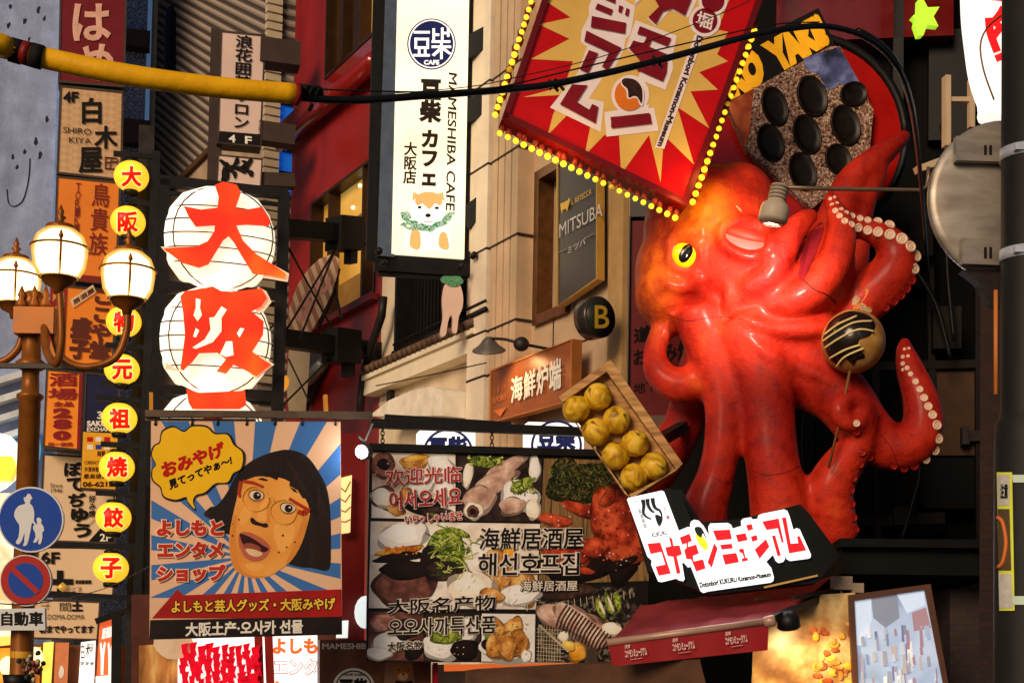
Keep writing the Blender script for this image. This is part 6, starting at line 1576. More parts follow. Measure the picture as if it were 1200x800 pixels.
n3 = N.new('ShaderNodeTexNoise'); n3.inputs['Scale'].default_value = 15; n3.inputs['Detail'].default_value = 10; n3.inputs['Roughness'].default_value = .7
L.new(tc.outputs['Object'], n3.inputs[0]); bp = N.new('ShaderNodeBump'); bp.inputs['Strength'].default_value = .5; bp.inputs['Distance'].default_value = .035
n4 = N.new('ShaderNodeTexNoise'); n4.inputs['Scale'].default_value = 70; n4.inputs['Detail'].default_value = 4; L.new(tc.outputs['Object'], n4.inputs[0])
hs = N.new('ShaderNodeMath'); hs.operation = 'MULTIPLY_ADD'; hs.inputs[1].default_value = .3; L.new(n4.outputs['Fac'], hs.inputs[0]); L.new(n3.outputs['Fac'], hs.inputs[2])
rr_ = N.new('ShaderNodeMapRange'); rr_.inputs['From Min'].default_value = .35; rr_.inputs['From Max'].default_value = .65; rr_.inputs['To Min'].default_value = .4; rr_.inputs['To Max'].default_value = .7; L.new(n2.outputs['Fac'], rr_.inputs[0]); L.new(rr_.outputs[0], b.inputs['Roughness'])
L.new(hs.outputs[0], bp.inputs['Height']); L.new(bp.outputs[0], b.inputs['Normal'])
t = thing('giant_octopus', 'giant red octopus figure with a yellow eye and curling arms, above the lit name sign', 'octopus figure', at(890, 630, 18.0))
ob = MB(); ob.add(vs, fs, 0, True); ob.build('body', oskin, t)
# eye
c, nn = SK.hit(803, 298); nn = (nn + Vector((0, -1, 0)) * 1.2).normalized()
q_ = nn.to_track_quat('Z', 'Y').to_matrix()
m = MB(); m.ball(c - nn * .03, .17, .17, .11, 24, 14, rot=q_); eye = m.build('eye', mat('eye_yellow', S(240, 200, 10), .15, var=.05, coat=.6), t)
m = MB(); ev = Ball(c - nn * .03, .17, .17, .17)
m.ball(c + nn * .058, .075, .115, .03, 20, 10, rot=q_ @ Matrix.Rotation(R(-28), 3, 'Z')); m.build('pupil', mat('pupil_black', S(14, 14, 16), .08, coat=.6), eye)
c, nn = SK.hit(875, 283); nn = (nn + Vector((0, -1, 0))).normalized(); q_ = nn.to_track_quat('Z', 'Y').to_matrix()
m = MB(); m.ball(c - nn * .03, .29, .17, .085, 28, 14, rot=q_ @ Matrix.Rotation(R(-16), 3, 'Z')); lid = m.build('eyelid', mat('eyelid_pink', S(190, 84, 76), .55, var=.1), t)
m = MB(); m.ball(c + nn * .0 + UP * .065, .25, .085, .08, 24, 12, rot=q_ @ Matrix.Rotation(R(-14), 3, 'Z')); m.build('upper_lid', mat('upper_lid_red', S(196, 44, 28), .5, var=.15), lid)
c, nn = SK.hit(948, 296)
m = MB(); mp_ = smooth([(936, 326), (938, 306), (946, 284), (960, 262), (966, 266), (960, 288), (952, 308), (943, 326)], 4, True)
vsm = [SK(x, y, .012) for x, y in mp_]; m.add(vsm, [tuple(range(len(vsm)))[::-1]]); m.build('mouth', mat('mouth_dark', S(120, 22, 30), .4), t)
m = MB(); cr = [SK(*p, .004) for p in smooth([(939, 326), (948, 334), (956, 340), (970, 346), (980, 356)], 4)]; m.tube(cr, .006, 5); m.build('seam', ink_black, t)
for pts in ([(782, 368), (806, 376), (832, 372), (860, 372), (890, 380)], [(838, 560), (850, 566), (862, 562)], [(874, 548), (896, 556), (918, 554), (936, 546)], [(1030, 508), (1044, 524), (1052, 544)]):
    m = MB(); m.tube([SK(*p, .0015) for p in smooth(pts, 5)], .004, 5); m.build('seam', mat('seam_dark', S(90, 16, 10), .6), t)
chip = ramp_mat('chip_cream', [(.35, S(150, 110, 70)), (.55, S(196, 164, 120)), (.7, S(120, 80, 50))], 12, .7, 5)
m = MB()
for k, (x, y, a, b_, r_) in enumerate([(1013, 361, 8, 5, 30), (1003, 352, 4, 6, 50), (866, 245, 1.2, 5, -40)]):
    q2 = [SK(px, py, .006) for px, py in blob(x, y, a, b_, r_, 14, .3, k)]; m = MB(); m.add(q2, [tuple(range(len(q2)))[::-1]]); m.build('paint_chip', chip, t)
q2 = [SK(px, py, .005) for px, py in smooth([(983, 384), (988, 372), (1000, 360), (1010, 346), (1016, 336), (1018, 342), (1010, 356), (998, 372), (990, 384)], 3, True)]
m = MB(); m.add(q2, [tuple(range(len(q2)))[::-1]]); m.build('scraped_edge', ramp_mat('scrape_orange', [(.35, S(150, 50, 16)), (.55, S(220, 120, 40)), (.7, S(110, 40, 16))], 14, .6, 6), t)
# suckers
suck = mat('sucker_cream', S(222, 186, 160), .4, var=.12); suck_red = mat('sucker_red', S(150, 26, 18), .4, var=.2)
proto_s = {}
def sucker(px, py, r_, red=False):
    c, nn = SK.hit(px, py); nn = (nn + Vector((0, -.9, 0))).normalized()
    key = red
    if key not in proto_s:
        mm = MB(); mm.lathe(Vector((0, 0, 0)), Vector((0, 0, 1)), [(1.05, -.5), (1.1, .1), (.95, .32), (.72, .3), (.62, .12), (.46, .1), (.4, .22), (.2, .2), (.05, .12)], 18)
        o = mm.build('sucker', suck_red if red else suck, None, loc=(0, 0, 0)); proto_s[key] = o
    else:
        o = proto_s[key].copy(); COL.objects.link(o)
    o.parent = t; o.location = c - Vector(t.location); o.rotation_euler = nn.to_track_quat('Z', 'Y').to_euler(); k = r_ * .0098 * (1.3 if r_ > 2.6 else 1.12); o.scale = (k, k, k)
for p in [(973, 233, 1.9), (978, 231, 1.7), (975, 240, 2.2), (981, 238, 1.9), (979, 247, 2.7), (986, 245, 2.2), (984, 253, 2.7), (992, 249, 2.5), (990, 259, 3.0), (999, 253, 2.7), (998, 263, 3.0), (1008, 256, 3.0), (1006, 267, 3.7), (1017, 258, 3.2), (1017, 270, 3.9), (1029, 259, 3.9), (1029, 272, 4.4), (1044, 261, 4.6), (1043, 275, 4.8), (1057, 280, 5.2), (1067, 289, 5.0), (1074, 300, 5.0), (1077, 315, 4.6)]: sucker(*p)
for p in [(1076, 330, 4.6), (1071, 342, 4.6), (1065, 352, 4.4), (1058, 362, 4.0), (1048, 370, 3.6), (1004, 506, 3.4), (1072, 546, 3.6), (1060, 549, 3.4), (1048, 546, 3.0), (1020, 536, 3.0), (1010, 530, 3.4), (1008, 544, 3.4), (1000, 560, 3.6), (997, 574, 3.8), (998, 590, 3.8), (1000, 606, 3.8), (1003, 620, 3.4), (1024, 540, 2.6)]: sucker(*p, True)
for p in [(1060, 409, 1.7), (1065, 408, 1.6), (1058, 418, 2.1), (1064, 417, 1.8), (1058, 426, 2.4), (1063, 431, 2.5), (1058, 433, 1.8), (1067, 438, 2.6), (1073, 447, 2.8), (1078, 456, 3.0), (1083, 466, 3.4), (1088, 476, 3.6), (1093, 486, 3.8), (1098, 498, 4.2), (1100, 514, 4.2), (1097, 528, 4.2), (1088, 541, 3.4), (1004, 496, 3.0)]: sucker(*p)
# takoyaki ball on a skewer, held by the curl
t = thing('takoyaki_ball', 'big takoyaki ball with dark sauce and cream stripes on a skewer, held by the octopus', 'food model', at(990, 548, 17.3))
c = at(1000, 400, 17.25); rb = pxr(37.5, 17.25)
tako = bpy.data.materials.new('takoyaki_crust'); tako.use_nodes = True
m = MB(); m.ball(c, rb, rb, rb, 36, 22); m.build('ball', ramp_mat('takoyaki_tan', [(.3, S(110, 66, 24)), (.5, S(176, 126, 62)), (.7, S(206, 164, 100))], 3, .5, 6, bump=.4), t)
BS = Ball(c, rb, rb, rb)
def patch_on(surf, poly2, off, n=14):
    """polygon draped on a rounded surface, as a fan of rings round its middle"""
    mm = MB(); cx_ = sum(p[0] for p in poly2) / len(poly2); cy_ = sum(p[1] for p in poly2) / len(poly2)
    vs_, fs_ = [surf(cx_, cy_, off)], []; k = len(poly2)
    for j in range(1, n + 1):
        for (x, y) in poly2: vs_.append(surf(cx_ + (x - cx_) * j / n, cy_ + (y - cy_) * j / n, off if j < n else off * .3))
    for i in range(k): fs_.append((0, 1 + (i + 1) % k, 1 + i))
    for j in range(n - 1):
        for i in range(k):
            a = 1 + j * k + i; b_ = 1 + j * k + (i + 1) % k; fs_.append((a, b_, b_ + k, a + k))
    mm.add(vs_, fs_, 0, True); return mm
sauce = smooth([(968, 384), (978, 372), (996, 364.5), (1016, 368), (1026, 380), (1020, 392), (1008, 396), (1006, 406), (1014, 418), (1004, 422), (1000, 428), (990, 420), (984, 428), (972, 420), (964.5, 402)], 4, True)
patch_on(BS, sauce, .02).build('sauce', mat('sauce_black', S(30, 20, 16), .2, coat=.4), t)
m = MB()
for pts in ([(964, 400), (978, 390), (1000, 378), (1022, 376)], [(966, 408), (984, 396), (1006, 386), (1024, 388)], [(972, 420), (990, 410), (1008, 404)], [(966, 392), (982, 380), (1004, 370)], [(980, 430), (990, 418), (1012, 408)]):
    m.tube([BS(x, y, .03) for x, y in smooth(pts, 6)], .012, 6)
m.build('mayonnaise_stripe', mat('mayo_cream', S(226, 204, 140), .4), t)
m = MB(); m.tube([at(996, 434, 17.15), at(988, 476, 17.2), at(971, 548, 17.3)], .016, 6); m.build('skewer', mat('skewer_wood', S(120, 78, 40), .6), t)
# wooden tray with eight balls
TY = Pl(730, 500, 16.4, -6)
t = thing('takoyaki_tray', 'tilted wooden tray of eight golden takoyaki balls, beside the octopus', 'food model', TY(760, 590))
zt = zz(640, 150, .5872)
wood = ramp_mat('tray_wood', [(.3, S(120, 78, 36)), (.5, S(176, 126, 66)), (.7, S(206, 160, 96))], 3, .5, 6, stretch=(1, 1, 6))
inner = [(660, 470), (714, 434), (795, 547), (740, 580)]
m = MB(); m.prism(TY, inner, -.12, -.06); m.build('base', wood, t)
m = MB(); m.prism(TY, [(706, 430), (716, 424), (800, 545), (793, 552)], -.14, .12); m.build('side_board', wood, t)
m = MB(); m.prism(TY, [(655, 467), (706, 430), (712, 437), (660, 473)], -.14, .1); m.build('side_board', wood, t)
m = MB(); m.prism(TY, [(655, 467), (660, 473), (738, 583), (732, 578)], -.14, .04); m.prism(TY, [(793, 552), (800, 545), (742, 584), (737, 581)], -.14, .1); m.build('side_board', wood, t)
ballm = ramp_mat('takoyaki_gold', [(.3, S(84, 50, 6)), (.42, S(176, 128, 18)), (.55, S(220, 172, 36)), (.64, S(232, 190, 70)), (.74, S(120, 74, 12))], 6.5, .42, 9, bump=.7, dist=.6)
bpz = [(61, 562), (104, 538), (100, 608), (141, 584), (139, 656), (178, 631), (176, 698), (215, 676)]
pb = None
for i, (x, y) in enumerate(bpz):
    px, py = zt((x, y))[0]
    p = TY(px, py, .06)
    if pb is None:
        mm = MB(); rr = pxr(16.6, 16.4); mm.ball(Vector((0, 0, 0)), rr, rr, rr * .95, 30, 20)
        for v_ in mm.v:
            a_ = v_.normalized(); v_ *= 1 + .035 * math.sin(5 * a_.x + 2) * math.sin(4 * a_.z + 1) + .02 * math.sin(11 * a_.y + 7 * a_.x) + .012 * math.sin(17 * a_.z + 9 * a_.x)
        pb = mm.build('takoyaki', ballm, None, loc=(0, 0, 0)); o = pb
    else:
        o = pb.copy(); COL.objects.link(o)
    o.parent = t; o.location = p - Vector(t.location); o.rotation_euler = (i * 1.3, i * .7, i * 2.1)
m = MB(); m.bar(TY(760, 520, -.2), at(800, 500, 18.4), .12, .12); m.build('support', black_metal, t)
OCT_SPOT.rotation_euler = (at(885, 330, 17.7) - (OCT_SPOT.location + Vector(OCT_SPOT.parent.location))).to_track_quat('-Z', 'Y').to_euler()
# ================================================================== low shops at the foot of the street
BS_ = Pl(140, 770, 31.0, 14)
t = thing('corner_shop', 'warm lit corner shop with glowing lamps at the foot of the sign stack', 'shop', BS_(60, 830))
m = MB(); m.prism(BS_, [(-60, 752), (176, 756), (176, 860), (-60, 860)], -3, -.6); m.build('wall', mat('shop_brown', S(110, 66, 36), .6, var=.3, scale=2), t)
m = MB(); m.prism(BS_, [(-40, 748), (14, 744), (14, 754), (-40, 760)], -.58, -.2); m.build('lit_eave', glow('eave_amber', (1, .62, .12), .8), t)
m = MB(); m.prism(BS_, [(-50, 760), (46, 757), (44, 812), (-50, 812)], -.59, -.5); m.build('lit_interior', ramp_mat('interior_amber', [(.3, S(150, 80, 20)), (.5, S(230, 150, 50)), (.62, S(255, 220, 140)), (.75, S(190, 110, 36))], 1.6, emit=.8), t)
for x, y, r_ in ((8, 780, 9), (40, 770, 10), (30, 786, 8)):
    m = MB(); m.ball(BS_(x, y, -.2), r_ * .017, None, r_ * .022, 14, 8); m.build('lamp', glow('shop_lamp', (1, .78, .38), 1.6), t)
m = MB(); m.prism(BS_, [(50, 752), (62, 751), (59, 800), (48, 800)], -.4, -.3); m.build('gold_strip', glow('strip_gold', (1, .66, .1), .8), t)
m = MB(); m.prism(BS_, [(64, 752), (80, 752), (78, 800), (62, 800)], -.45, -.35); m.poly(BS_, blob(71, 787, 3, 8, 6, 12, .1), -.34, 1); m.build('salmon_banner', [mat('banner_salmon', S(196, 120, 80), .5, emit=S(220, 120, 60), es=.2), ink_white], t)
t = thing('white_lightbox', 'upright glowing white lightbox with black characters, beside the red chopstick banner', 'sign', BS_(102, 800))
m = MB(); m.prism(BS_, [(95, 752), (112, 750), (110, 800), (92, 800)], -.2, 0); m.build('panel', lit_white, t)
m = MB(); m.text(BS_, '白木', (95, 753, 105, 772), .01, .0); m.text(BS_, '屋', (102, 754, 110, 764), .01, 0); m.text(BS_, '2F 3F 4F', (94, 775, 110, 779), .01, .03); m.build('lettering', ink_black, t)
t = thing('izakaya_banner', 'glowing orange-red lightbox with white fork and spoon shapes and small characters', 'sign', BS_(125, 800))
m = MB(); m.prism(BS_, [(117, 727), (137, 722), (133, 810), (112, 810)], -.2, 0); m.build('panel', glow('izakaya_orange', (.86, .13, .035), .85), t)
m = MB(); m.text(BS_, '居酒屋', [(120, 736), (133, 732), (132, 746), (119, 749)], .01, .04)
for x in (119, 128): m.poly(BS_, [(x - 2, 754), (x, 752), (x + 1, 762), (x + 3, 752), (x + 5, 752), (x + 3, 768), (x + 2, 790), (x - 1, 790), (x - 1, 768)], .01 + (x > 120) * .002)
m.poly(BS_, [(112, 792), (132, 790), (131, 800), (112, 800)], .01); m.build('lettering', glow('izakaya_white', (1, .9, .8), .9), t)
m = MB(); m.bar(BS_(137, 718, .1), BS_(136, 810, .1), .2, .2); m.bar(BS_(112, 728, .1), BS_(150, 715, .1), .12, .12)
tag(m.build('lightbox_post', black_metal), 'black post and arm beside the orange chopstick-like lightbox', 'post')
m = MB()
for k in range(26):
    m.pbox(Pl(150, 770, 30.6, 14), (149, 704 + k * 4.2), (154, 707.4 + k * 4.2), -.2, .02)
    m.pbox(Pl(150, 500, 30.6, 14), (163, 200 + k * 19), (169, 214 + k * 19), -.3, -.1)
tag(m.build('brick_pillar', mat('pillar_tan', S(190, 150, 104), .7, var=.2, scale=5)), 'narrow tan brick pillar behind the small yellow lanterns', 'pillar')
m = MB(); m.bar(Pl(158, 600, 30, 14)(172, 150), Pl(158, 600, 30, 14)(155, 810), .3, .3)
tag(m.build('downpipe', dark_steel), 'dark downpipe running behind the rack of small yellow lanterns', 'pipe')
# souvenir shop under the comic poster
SV = Pl(290, 775, 18.5, 12)
t = thing('souvenir_shop', 'bright souvenir shop entrance below the comic poster', 'shop', SV(270, 830))
m = MB(); m.prism(SV, [(150, 690), (440, 690), (440, 840), (150, 840)], -2.5, -1.2); m.build('wall', mat('souvenir_brown', S(84, 40, 26), .6, var=.3, scale=2), t)
m = MB(); m.prism(SV, [(160, 754), (210, 750), (210, 840), (160, 840)], -1.18, -1.0); m.build('picture_panel', ramp_mat('panel_gold', [(.3, S(110, 66, 30)), (.5, S(176, 120, 60)), (.7, S(220, 180, 110))], 2.5, .4, 4, stretch=(3, 1, .6), emit=.15), t)
m = MB(); m.prism(SV, blob(203, 752, 24, 20, 12, 18, .08), -.9, -.6); m.build('awning_lamp', mat('cloth_cream', S(206, 180, 150), .5, emit=S(220, 180, 140), es=.2), t)
m = MB(); m.prism(SV, [(208, 742), (318, 742), (318, 840), (208, 840)], -1.1, -.9); m.build('lit_window', glow('window_white', (1, .93, .84), .95), t)
t = thing('red_banner', 'string of shiny red lettering banners in the lit souvenir shop window', 'banner', SV(260, 820))
rb_ = mat('banner_red', S(206, 12, 34), .25, 0, S(220, 8, 40), .45, var=.25, scale=6)
rd = random.Random(3)
for k in range(10):
    x = 216 + k * 9.6; m = MB(); y = 752 + rd.uniform(0, 6)
    while y < 806:
        h = rd.uniform(8, 16); w_ = rd.uniform(3.5, 6); dx = rd.uniform(-2.5, 2.5)
        m.prism(SV, [(x + dx - w_, y), (x + dx + w_, y - 2), (x + dx + w_ * .6, y + h * .5), (x + dx + w_, y + h), (x + dx - w_ * .7, y + h * .9)], -.7 + k * .02, -.62 + k * .02 + rd.uniform(0, .1)); y += h * .8
    m.build('banner_strip', rb_, t)
t = thing('shop_lightbox', 'glowing white lightbox with orange and outlined red kana, under the comic poster', 'sign', SV(345, 830))
m = MB(); m.prism(SV, [(317, 744), (376, 742), (376, 840), (320, 840)], -.8, -.5); m.build('panel', glow('lightbox_white', (1, .95, .9), 1.0), t)
m = MB(); m.text(SV, 'よしも', (322, 746, 376, 765), -.48, .05); m.text(SV, 'ショッ', (322, 797, 376, 816), -.48, .05); m.build('lettering', glow('lightbox_orange', (.9, .14, .02), .7), t)
m = MB(); m.text(SV, 'エンタ', (323, 770, 376, 791), -.48, .055); m.build('outline_lettering', mat('outline_red', S(206, 60, 50), .4), t)
m = MB(); m.text(SV, 'エンタ', (324, 771, 375, 790), -.474, .02); m.build('inner_lettering', glow('lightbox_white', (1, 1, 1)), t)
m = MB(); m.bar(SV(317, 742, -.5), SV(321, 840, -.5), .05, .1); m.bar(SV(305, 742, -.5), SV(308, 840, -.5), .06, .1)
tag(m.build('window_bar', mat('bar_red', S(140, 30, 24), .4)), 'red window bars between the banners and the white lightbox', 'bar')
CP = Pl(430, 775, 17.9, 12)
t = thing('cafe_poster', 'brown cafe poster with a round black emblem and a small brown dog', 'poster', CP(430, 830))
m = MB(); m.prism(CP, [(375, 749), (506, 750), (506, 840), (375, 840)], -.3, -.05); m.build('sheet', ramp_mat('cafe_poster_print', [(.3, S(60, 30, 18)), (.5, S(110, 66, 44)), (.7, S(150, 100, 72))], 1.6, .4, 4), t)
m = MB(); m.text(CP, 'MAMESHIBA CAFE', (378, 753, 466, 760), -.045, .03); m.build('lettering', ink_white, t)
m = MB(); m.poly(CP, circ(415, 806, 25, 24), -.046, 0); m.poly(CP, circ(415, 806, 22, 21), -.044, 1); m.poly(CP, circ(415, 806, 20.5, 19.5), -.042, 0); m.text(CP, '豆柴', (397, 796, 433, 820), -.04, .04) if False else None
m.build('emblem', [ink_white, ink_black], t)
m = MB(); m.text(CP, '豆柴', (398, 794, 432, 816), -.038, .05); m.text(CP, 'MAME SHIBA', (402, 788.5, 428, 791.5), -.038, .02); m.build('emblem_lettering', ink_black, t)
m = MB(); m.poly(CP, [(452, 776), (484, 774), (488, 812), (450, 812)], -.045, 3); m.poly(CP, smooth([(462, 782), (464, 776), (469, 779), (476, 778), (481, 774), (484, 782), (483, 792), (477, 798), (469, 797), (463, 791)], 3, True), -.042, 0); m.poly(CP, blob(473, 792, 6, 4.5, 0, 12, .05), -.040, 1); m.poly(CP, blob(473, 789.5, 1.6, 1.2, 0, 8, .05), -.038, 2)
for x in (468, 479): m.poly(CP, blob(x, 784.5, 1.2, 1, 0, 8, .05), -.038, 2)
m.poly(CP, [(464, 797), (484, 797), (486, 812), (462, 812)], -.0425, 2); m.build('dog_print', [mat('dog_brown', S(176, 112, 56), .5), mat('dog_muzzle', S(216, 180, 140), .5), ink_black, mat('dog_ground', S(150, 110, 90), .5)], t)
# round cafe signs showing over the food board, and the bright strips beside it
for i, (x, y, lab) in enumerate([(525, 532, 'round lit cafe emblem peeking over the middle of the food board'), (652, 522, 'round lit cafe emblem half hidden behind the takoyaki tray')]):
    RP = Pl(x, y, 18.6, 12)
    t = thing('round_lightbox', lab, 'sign', RP(x, y + 32))
    m = MB(); m.prism(RP, [(x - 33, y - 28), (x + 32, y - 26), (x + 32, y + 34), (x - 33, y + 34)], -.3, 0); m.build('panel', lit_white, t)
    m = MB(); m.poly(RP, circ(x, y, 30, 30), .004, 0); m.poly(RP, circ(x, y, 27, 27), .006, 1); m.build('emblem', [navy, lit_white], t)
    m = MB(); m.text(RP, '豆柴', (x - 23, y - 21, x + 23, y + 6), .01, .06); m.build('lettering', navy, t)
m = MB(); HB = Pl(410, 590, 18.4, 12); m.prism(HB, [(400, 500), (434, 500), (432, 760), (400, 760)], -.6, -.5)
tag(m.build('red_column', mat('column_red', S(112, 20, 16), .4, var=.2, scale=2)), 'dark red column between the comic poster and the food board', 'column')
m = MB(); m.prism(HB, [(400, 556), (416, 552), (414, 620), (400, 622)], -.45, -.35)
for k in range(4): stroke(m, HB, [(400, 565 + k * 14), (408, 572 + k * 12), (414, 560 + k * 15)], .015, -.34 + k * .001, 1)
tag(m.build('lit_panel', [glow('panel_amber', (1, .70, .3), .75), mat('line_gold', S(180, 120, 40), .5)]), 'narrow lit cream panel with gold lines beside the comic poster', 'sign')
m = MB(); m.prism(HB, [(400, 726), (412, 725), (411, 746), (398, 746)], -.45, -.35); m.ball(HB(430, 716, -.2), .13, None, .2, 12, 8)
tag(m.build('white_lamp', glow('lamp_cool', (.86, .95, .92), .8)), 'cool white lamp and sign glimpsed beside the comic poster', 'lamp')
m = MB(); m.prism(HB, [(512, 778), (720, 776), (720, 790), (520, 840), (512, 840)], -.4, -.2); UN = Pl(610, 790, 17.9, 12)
tag(m.build('white_wall_panel', mat('panel_dull', S(170, 160, 150), .5)), 'pale wall strip under the food board', 'panel')
m = MB(); m.prism(UN, [(522, 778), (700, 776), (690, 782), (522, 786)], -.1, 0)
tag(m.build('orange_strip', glow('strip_orange', (.95, .16, .03), .7)), 'glowing orange strip along the bottom of the food board', 'sign')
m = MB(); m.bar(UN(510, 776), UN(510, 830), .06, .05)
tag(m.build('red_post', mat('post_red', S(170, 16, 24), .4)), 'thin red post below the food board by the dog poster', 'post')

# ================================================================== right: bulging white lantern sign, pole, plate
t = thing('white_bulge_lantern', 'large glowing white lantern with red brush strokes, cut by the utility pole', 'lantern', at(1195, 135, 12.5))
WL = Pl(1180, 40, 12.5, 0)
m = MB(); m.prism(WL, smooth([(1137, -60), (1138, 0), (1142, 40), (1148, 80), (1158, 110), (1168, 133), (1260, 140), (1260, -60)], 4), -.3, 0); m.build('shade', glow('bulge_white', (1, .95, .86), .95), t)
m = MB()
for p_, w_ in (([(1158, 22), (1160, 40), (1168, 62)], .045), ([(1162, 30), (1172, 18), (1176, 10)], .05), ([(1162, 46), (1174, 30)], .04), ([(1166, 70), (1176, 66)], .04), ([(1160, -4), (1176, -2)], .05)):
    s_ = smooth(p_, 4)
    stroke(m, WL, s_, w_ * 1.5, .012 + w_ * .1)
m.build('character', glow('bulge_red', (.75, .01, .01), .7), t)
m = MB(); pts = [WL(x, y, .02) for x, y in smooth([(1172, 20), (1156, 34), (1148, 54), (1152, 84), (1164, 118)], 5)]; m.tube(pts, .008, 5); m.build('wire', bronze_metal, t)
pole_m = mat('pole_brown', S(30, 29, 25), .6, .1, var=.25, scale=3, stain=.4)
PX = 8.2
pc = at(1204, 500, PX); kk = PX / F
t = thing('utility_pole', 'thick brown utility pole with clamp straps and worn stickers', 'pole', Vector((pc.x, pc.y, 0)))
base = Vector((pc.x, pc.y, 0))
m = MB(); zt_ = at(1204, 492, PX).z; r1_, r2_ = 31 * kk, 38 * kk
m.lathe(base, UP, [(r2_ * 1.05, 0), (r2_, .4), (r2_, zt_ - .12), (r2_ * .98, zt_ - .03), (r1_ * 1.05, zt_ + .01), (r1_, zt_ + .05), (r1_ * .97, 9)], 32); m.build('shaft', pole_m, t)
for y in (182, 300):
    z = at(1204, y, PX).z; m = MB(); m.lathe(base + UP * z, UP, [(r1_ * 1.01, -.032), (r1_ * 1.06, -.03), (r1_ * 1.06, .03), (r1_ * 1.01, .032)], 32)
    for s_ in (-.6, .1): m.box(base + UP * z + Vector((r1_ * math.sin(s_) * 1.05, -r1_ * math.cos(s_) * 1.05, 0)), Vector((.03, 0, 0)), Vector((0, .02, 0)), UP * .018)
    m.build('strap', pale_steel, t)
class Cyl:
    def __init__(s, c, r_): s.c, s.r = c, r_
    def __call__(s, px, py, off=0):
        d = ray(px, py); r_ = s.r + off; ox, oy = CAMP.x - s.c.x, CAMP.y - s.c.y
        a = d.x ** 2 + d.y ** 2; b_ = ox * d.x + oy * d.y; c_ = ox * ox + oy * oy - r_ * r_; q_ = b_ * b_ - a * c_
        tt = (-b_ - math.sqrt(q_)) / a if q_ > 0 else -b_ / a
        return CAMP + d * tt
CY_ = Cyl(base, r2_)
def strip(mb, pts0, pts1, off, mi=0, n=10):
    for i in range(n):
        f0, f1 = i / n, (i + 1) / n
        g = lambda f, j: ((pts0[j][0] * (1 - f) + pts1[j][0] * f), (pts0[j][1] * (1 - f) + pts1[j][1] * f))
        mb.add([CY_(*g(f0, 0), off), CY_(*g(f1, 0), off), CY_(*g(f1, 1), off), CY_(*g(f0, 1), off)], [(0, 1, 2, 3)][::-1], mi, True)
m = MB()
strip(m, [(1168, 553), (1171, 715)], [(1186, 553), (1189, 715)], .006, 0)
strip(m, [(1169, 556), (1169, 592)], [(1183, 556), (1183, 592)], .009, 1); strip(m, [(1170, 672), (1171, 712)], [(1185, 672), (1187, 712)], .009, 1); strip(m, [(1169, 596), (1170, 668)], [(1183, 596), (1185, 668)], .009, 2)
m.tube([CY_(x, y, .012) for x, y in smooth([(1169, 606), (1175, 612), (1179, 636), (1175, 658), (1170, 664)], 4)], .012, 5, 3)
m.build('sticker', [mat('sticker_yellow', S(214, 220, 70), .5), mat('sticker_white', S(190, 186, 176), .5, var=.15, scale=20), mat('sticker_brown', S(84, 66, 46), .5), mat('sticker_orange', S(206, 110, 40), .5)], t)
m = MB(); m.text(CY_, '注意', (1172, 566, 1181, 584), .014, .03); m.build('sticker_lettering', ink_black, t)
m = MB(); strip(m, [(1186, 556), (1187, 565)], [(1215, 556), (1215, 565)], .01, 0); strip(m, [(1186, 698), (1187, 708)], [(1215, 698), (1215, 708)], .01, 0); m.build('band', mat('band_pale', S(190, 210, 190), .5), t)
m = MB(); m.tube([CY_(1167, 462, .01), CY_(1167, 340, .01)], .012, 6); m.build('orange_cable', mat('cable_orange', S(196, 116, 50), .5), t)
t = thing('round_steel_plate', 'back of a round brushed steel plate clamped to the utility pole', 'plate', at(1180, 332, 8.0))
RPp = Pl(1182, 235, 8.5, 4)
m = MB(); pc_ = [(97, 0)]
c = RPp(1182, 236)
m.lathe(c, RPp.n, [(.42, -.05), (.459, -.03), (.461, 0), (.454, .01), (.42, .022), (.2, .032), (.01, .034)], 48); m.build('dish', ramp_mat('brushed_steel', [(.3, S(120, 112, 104)), (.5, S(168, 158, 146)), (.7, S(134, 120, 106))], 2.0, .42, 5, stretch=(1, 1, 3)), t)
bpy.data.materials['brushed_steel'].node_tree.nodes['Principled BSDF'].inputs['Metallic'].default_value = .55
for y0, y1, x0 in ((166, 196, 1114), (284, 316, 1121)):
    m = MB(); m.prism(RPp, [(x0, y0), (1178, y0 + 2), (1178, y1), (x0, y1 - 2)], .04, .09)
    br = m.build('clamp_bracket', bpy.data.materials['brushed_steel'], t)
    m = MB()
    for x in (1146, 1152): m.prism(RPp, [(x, y0 + 11), (x + 3, y0 + 11), (x + 3, y1 - 8), (x, y1 - 8)], .085, .094)
    m.build('slot', ink_black, br)
m = MB(); m.prism(RPp, smooth([(1126, 318), (1142, 330), (1150, 340), (1158, 356), (1178, 360), (1178, 318)], 3), -.05, .03); m.build('lower_arm', dark_steel, t)

# ================================================================== overhead cables
t = thing('overhead_cable', 'black overhead cable in a thick yellow sleeve that ends beside the red building', 'cable', at(175, 95, 6.2))
path = smooth([(-1500, -120, 5.2), (-700, -60, 5.6), (-60, 42, 6.0), (0, 55, 6.1), (60, 70, 6.15), (150, 88, 6.2), (250, 102, 6.3), (346, 110, 6.4)], 6)
m = MB(); m.tube([at(*p) for p in path], pxr(12.6, 6.2), 16); m.build('yellow_sleeve', mat('sleeve_yellow', S(240, 176, 8), .5, var=.14, scale=5, bump=.15, bscale=20), t)
m = MB()
for (x0, y0, x1, y1) in ((12, 58, 26, 62), (36, 64, 50, 68)): m.tube([at(x0, y0, 6.12), at(x1, y1, 6.13)], pxr(14.5, 6.1), 14)
m.build('tape_band', ink_black, t)
m = MB(); m.tube([at(27, 61.5, 6.12), at(35, 64, 6.12)], pxr(14.2, 6.1), 14); m.build('red_band', mat('tape_red', S(120, 24, 22), .5), t)
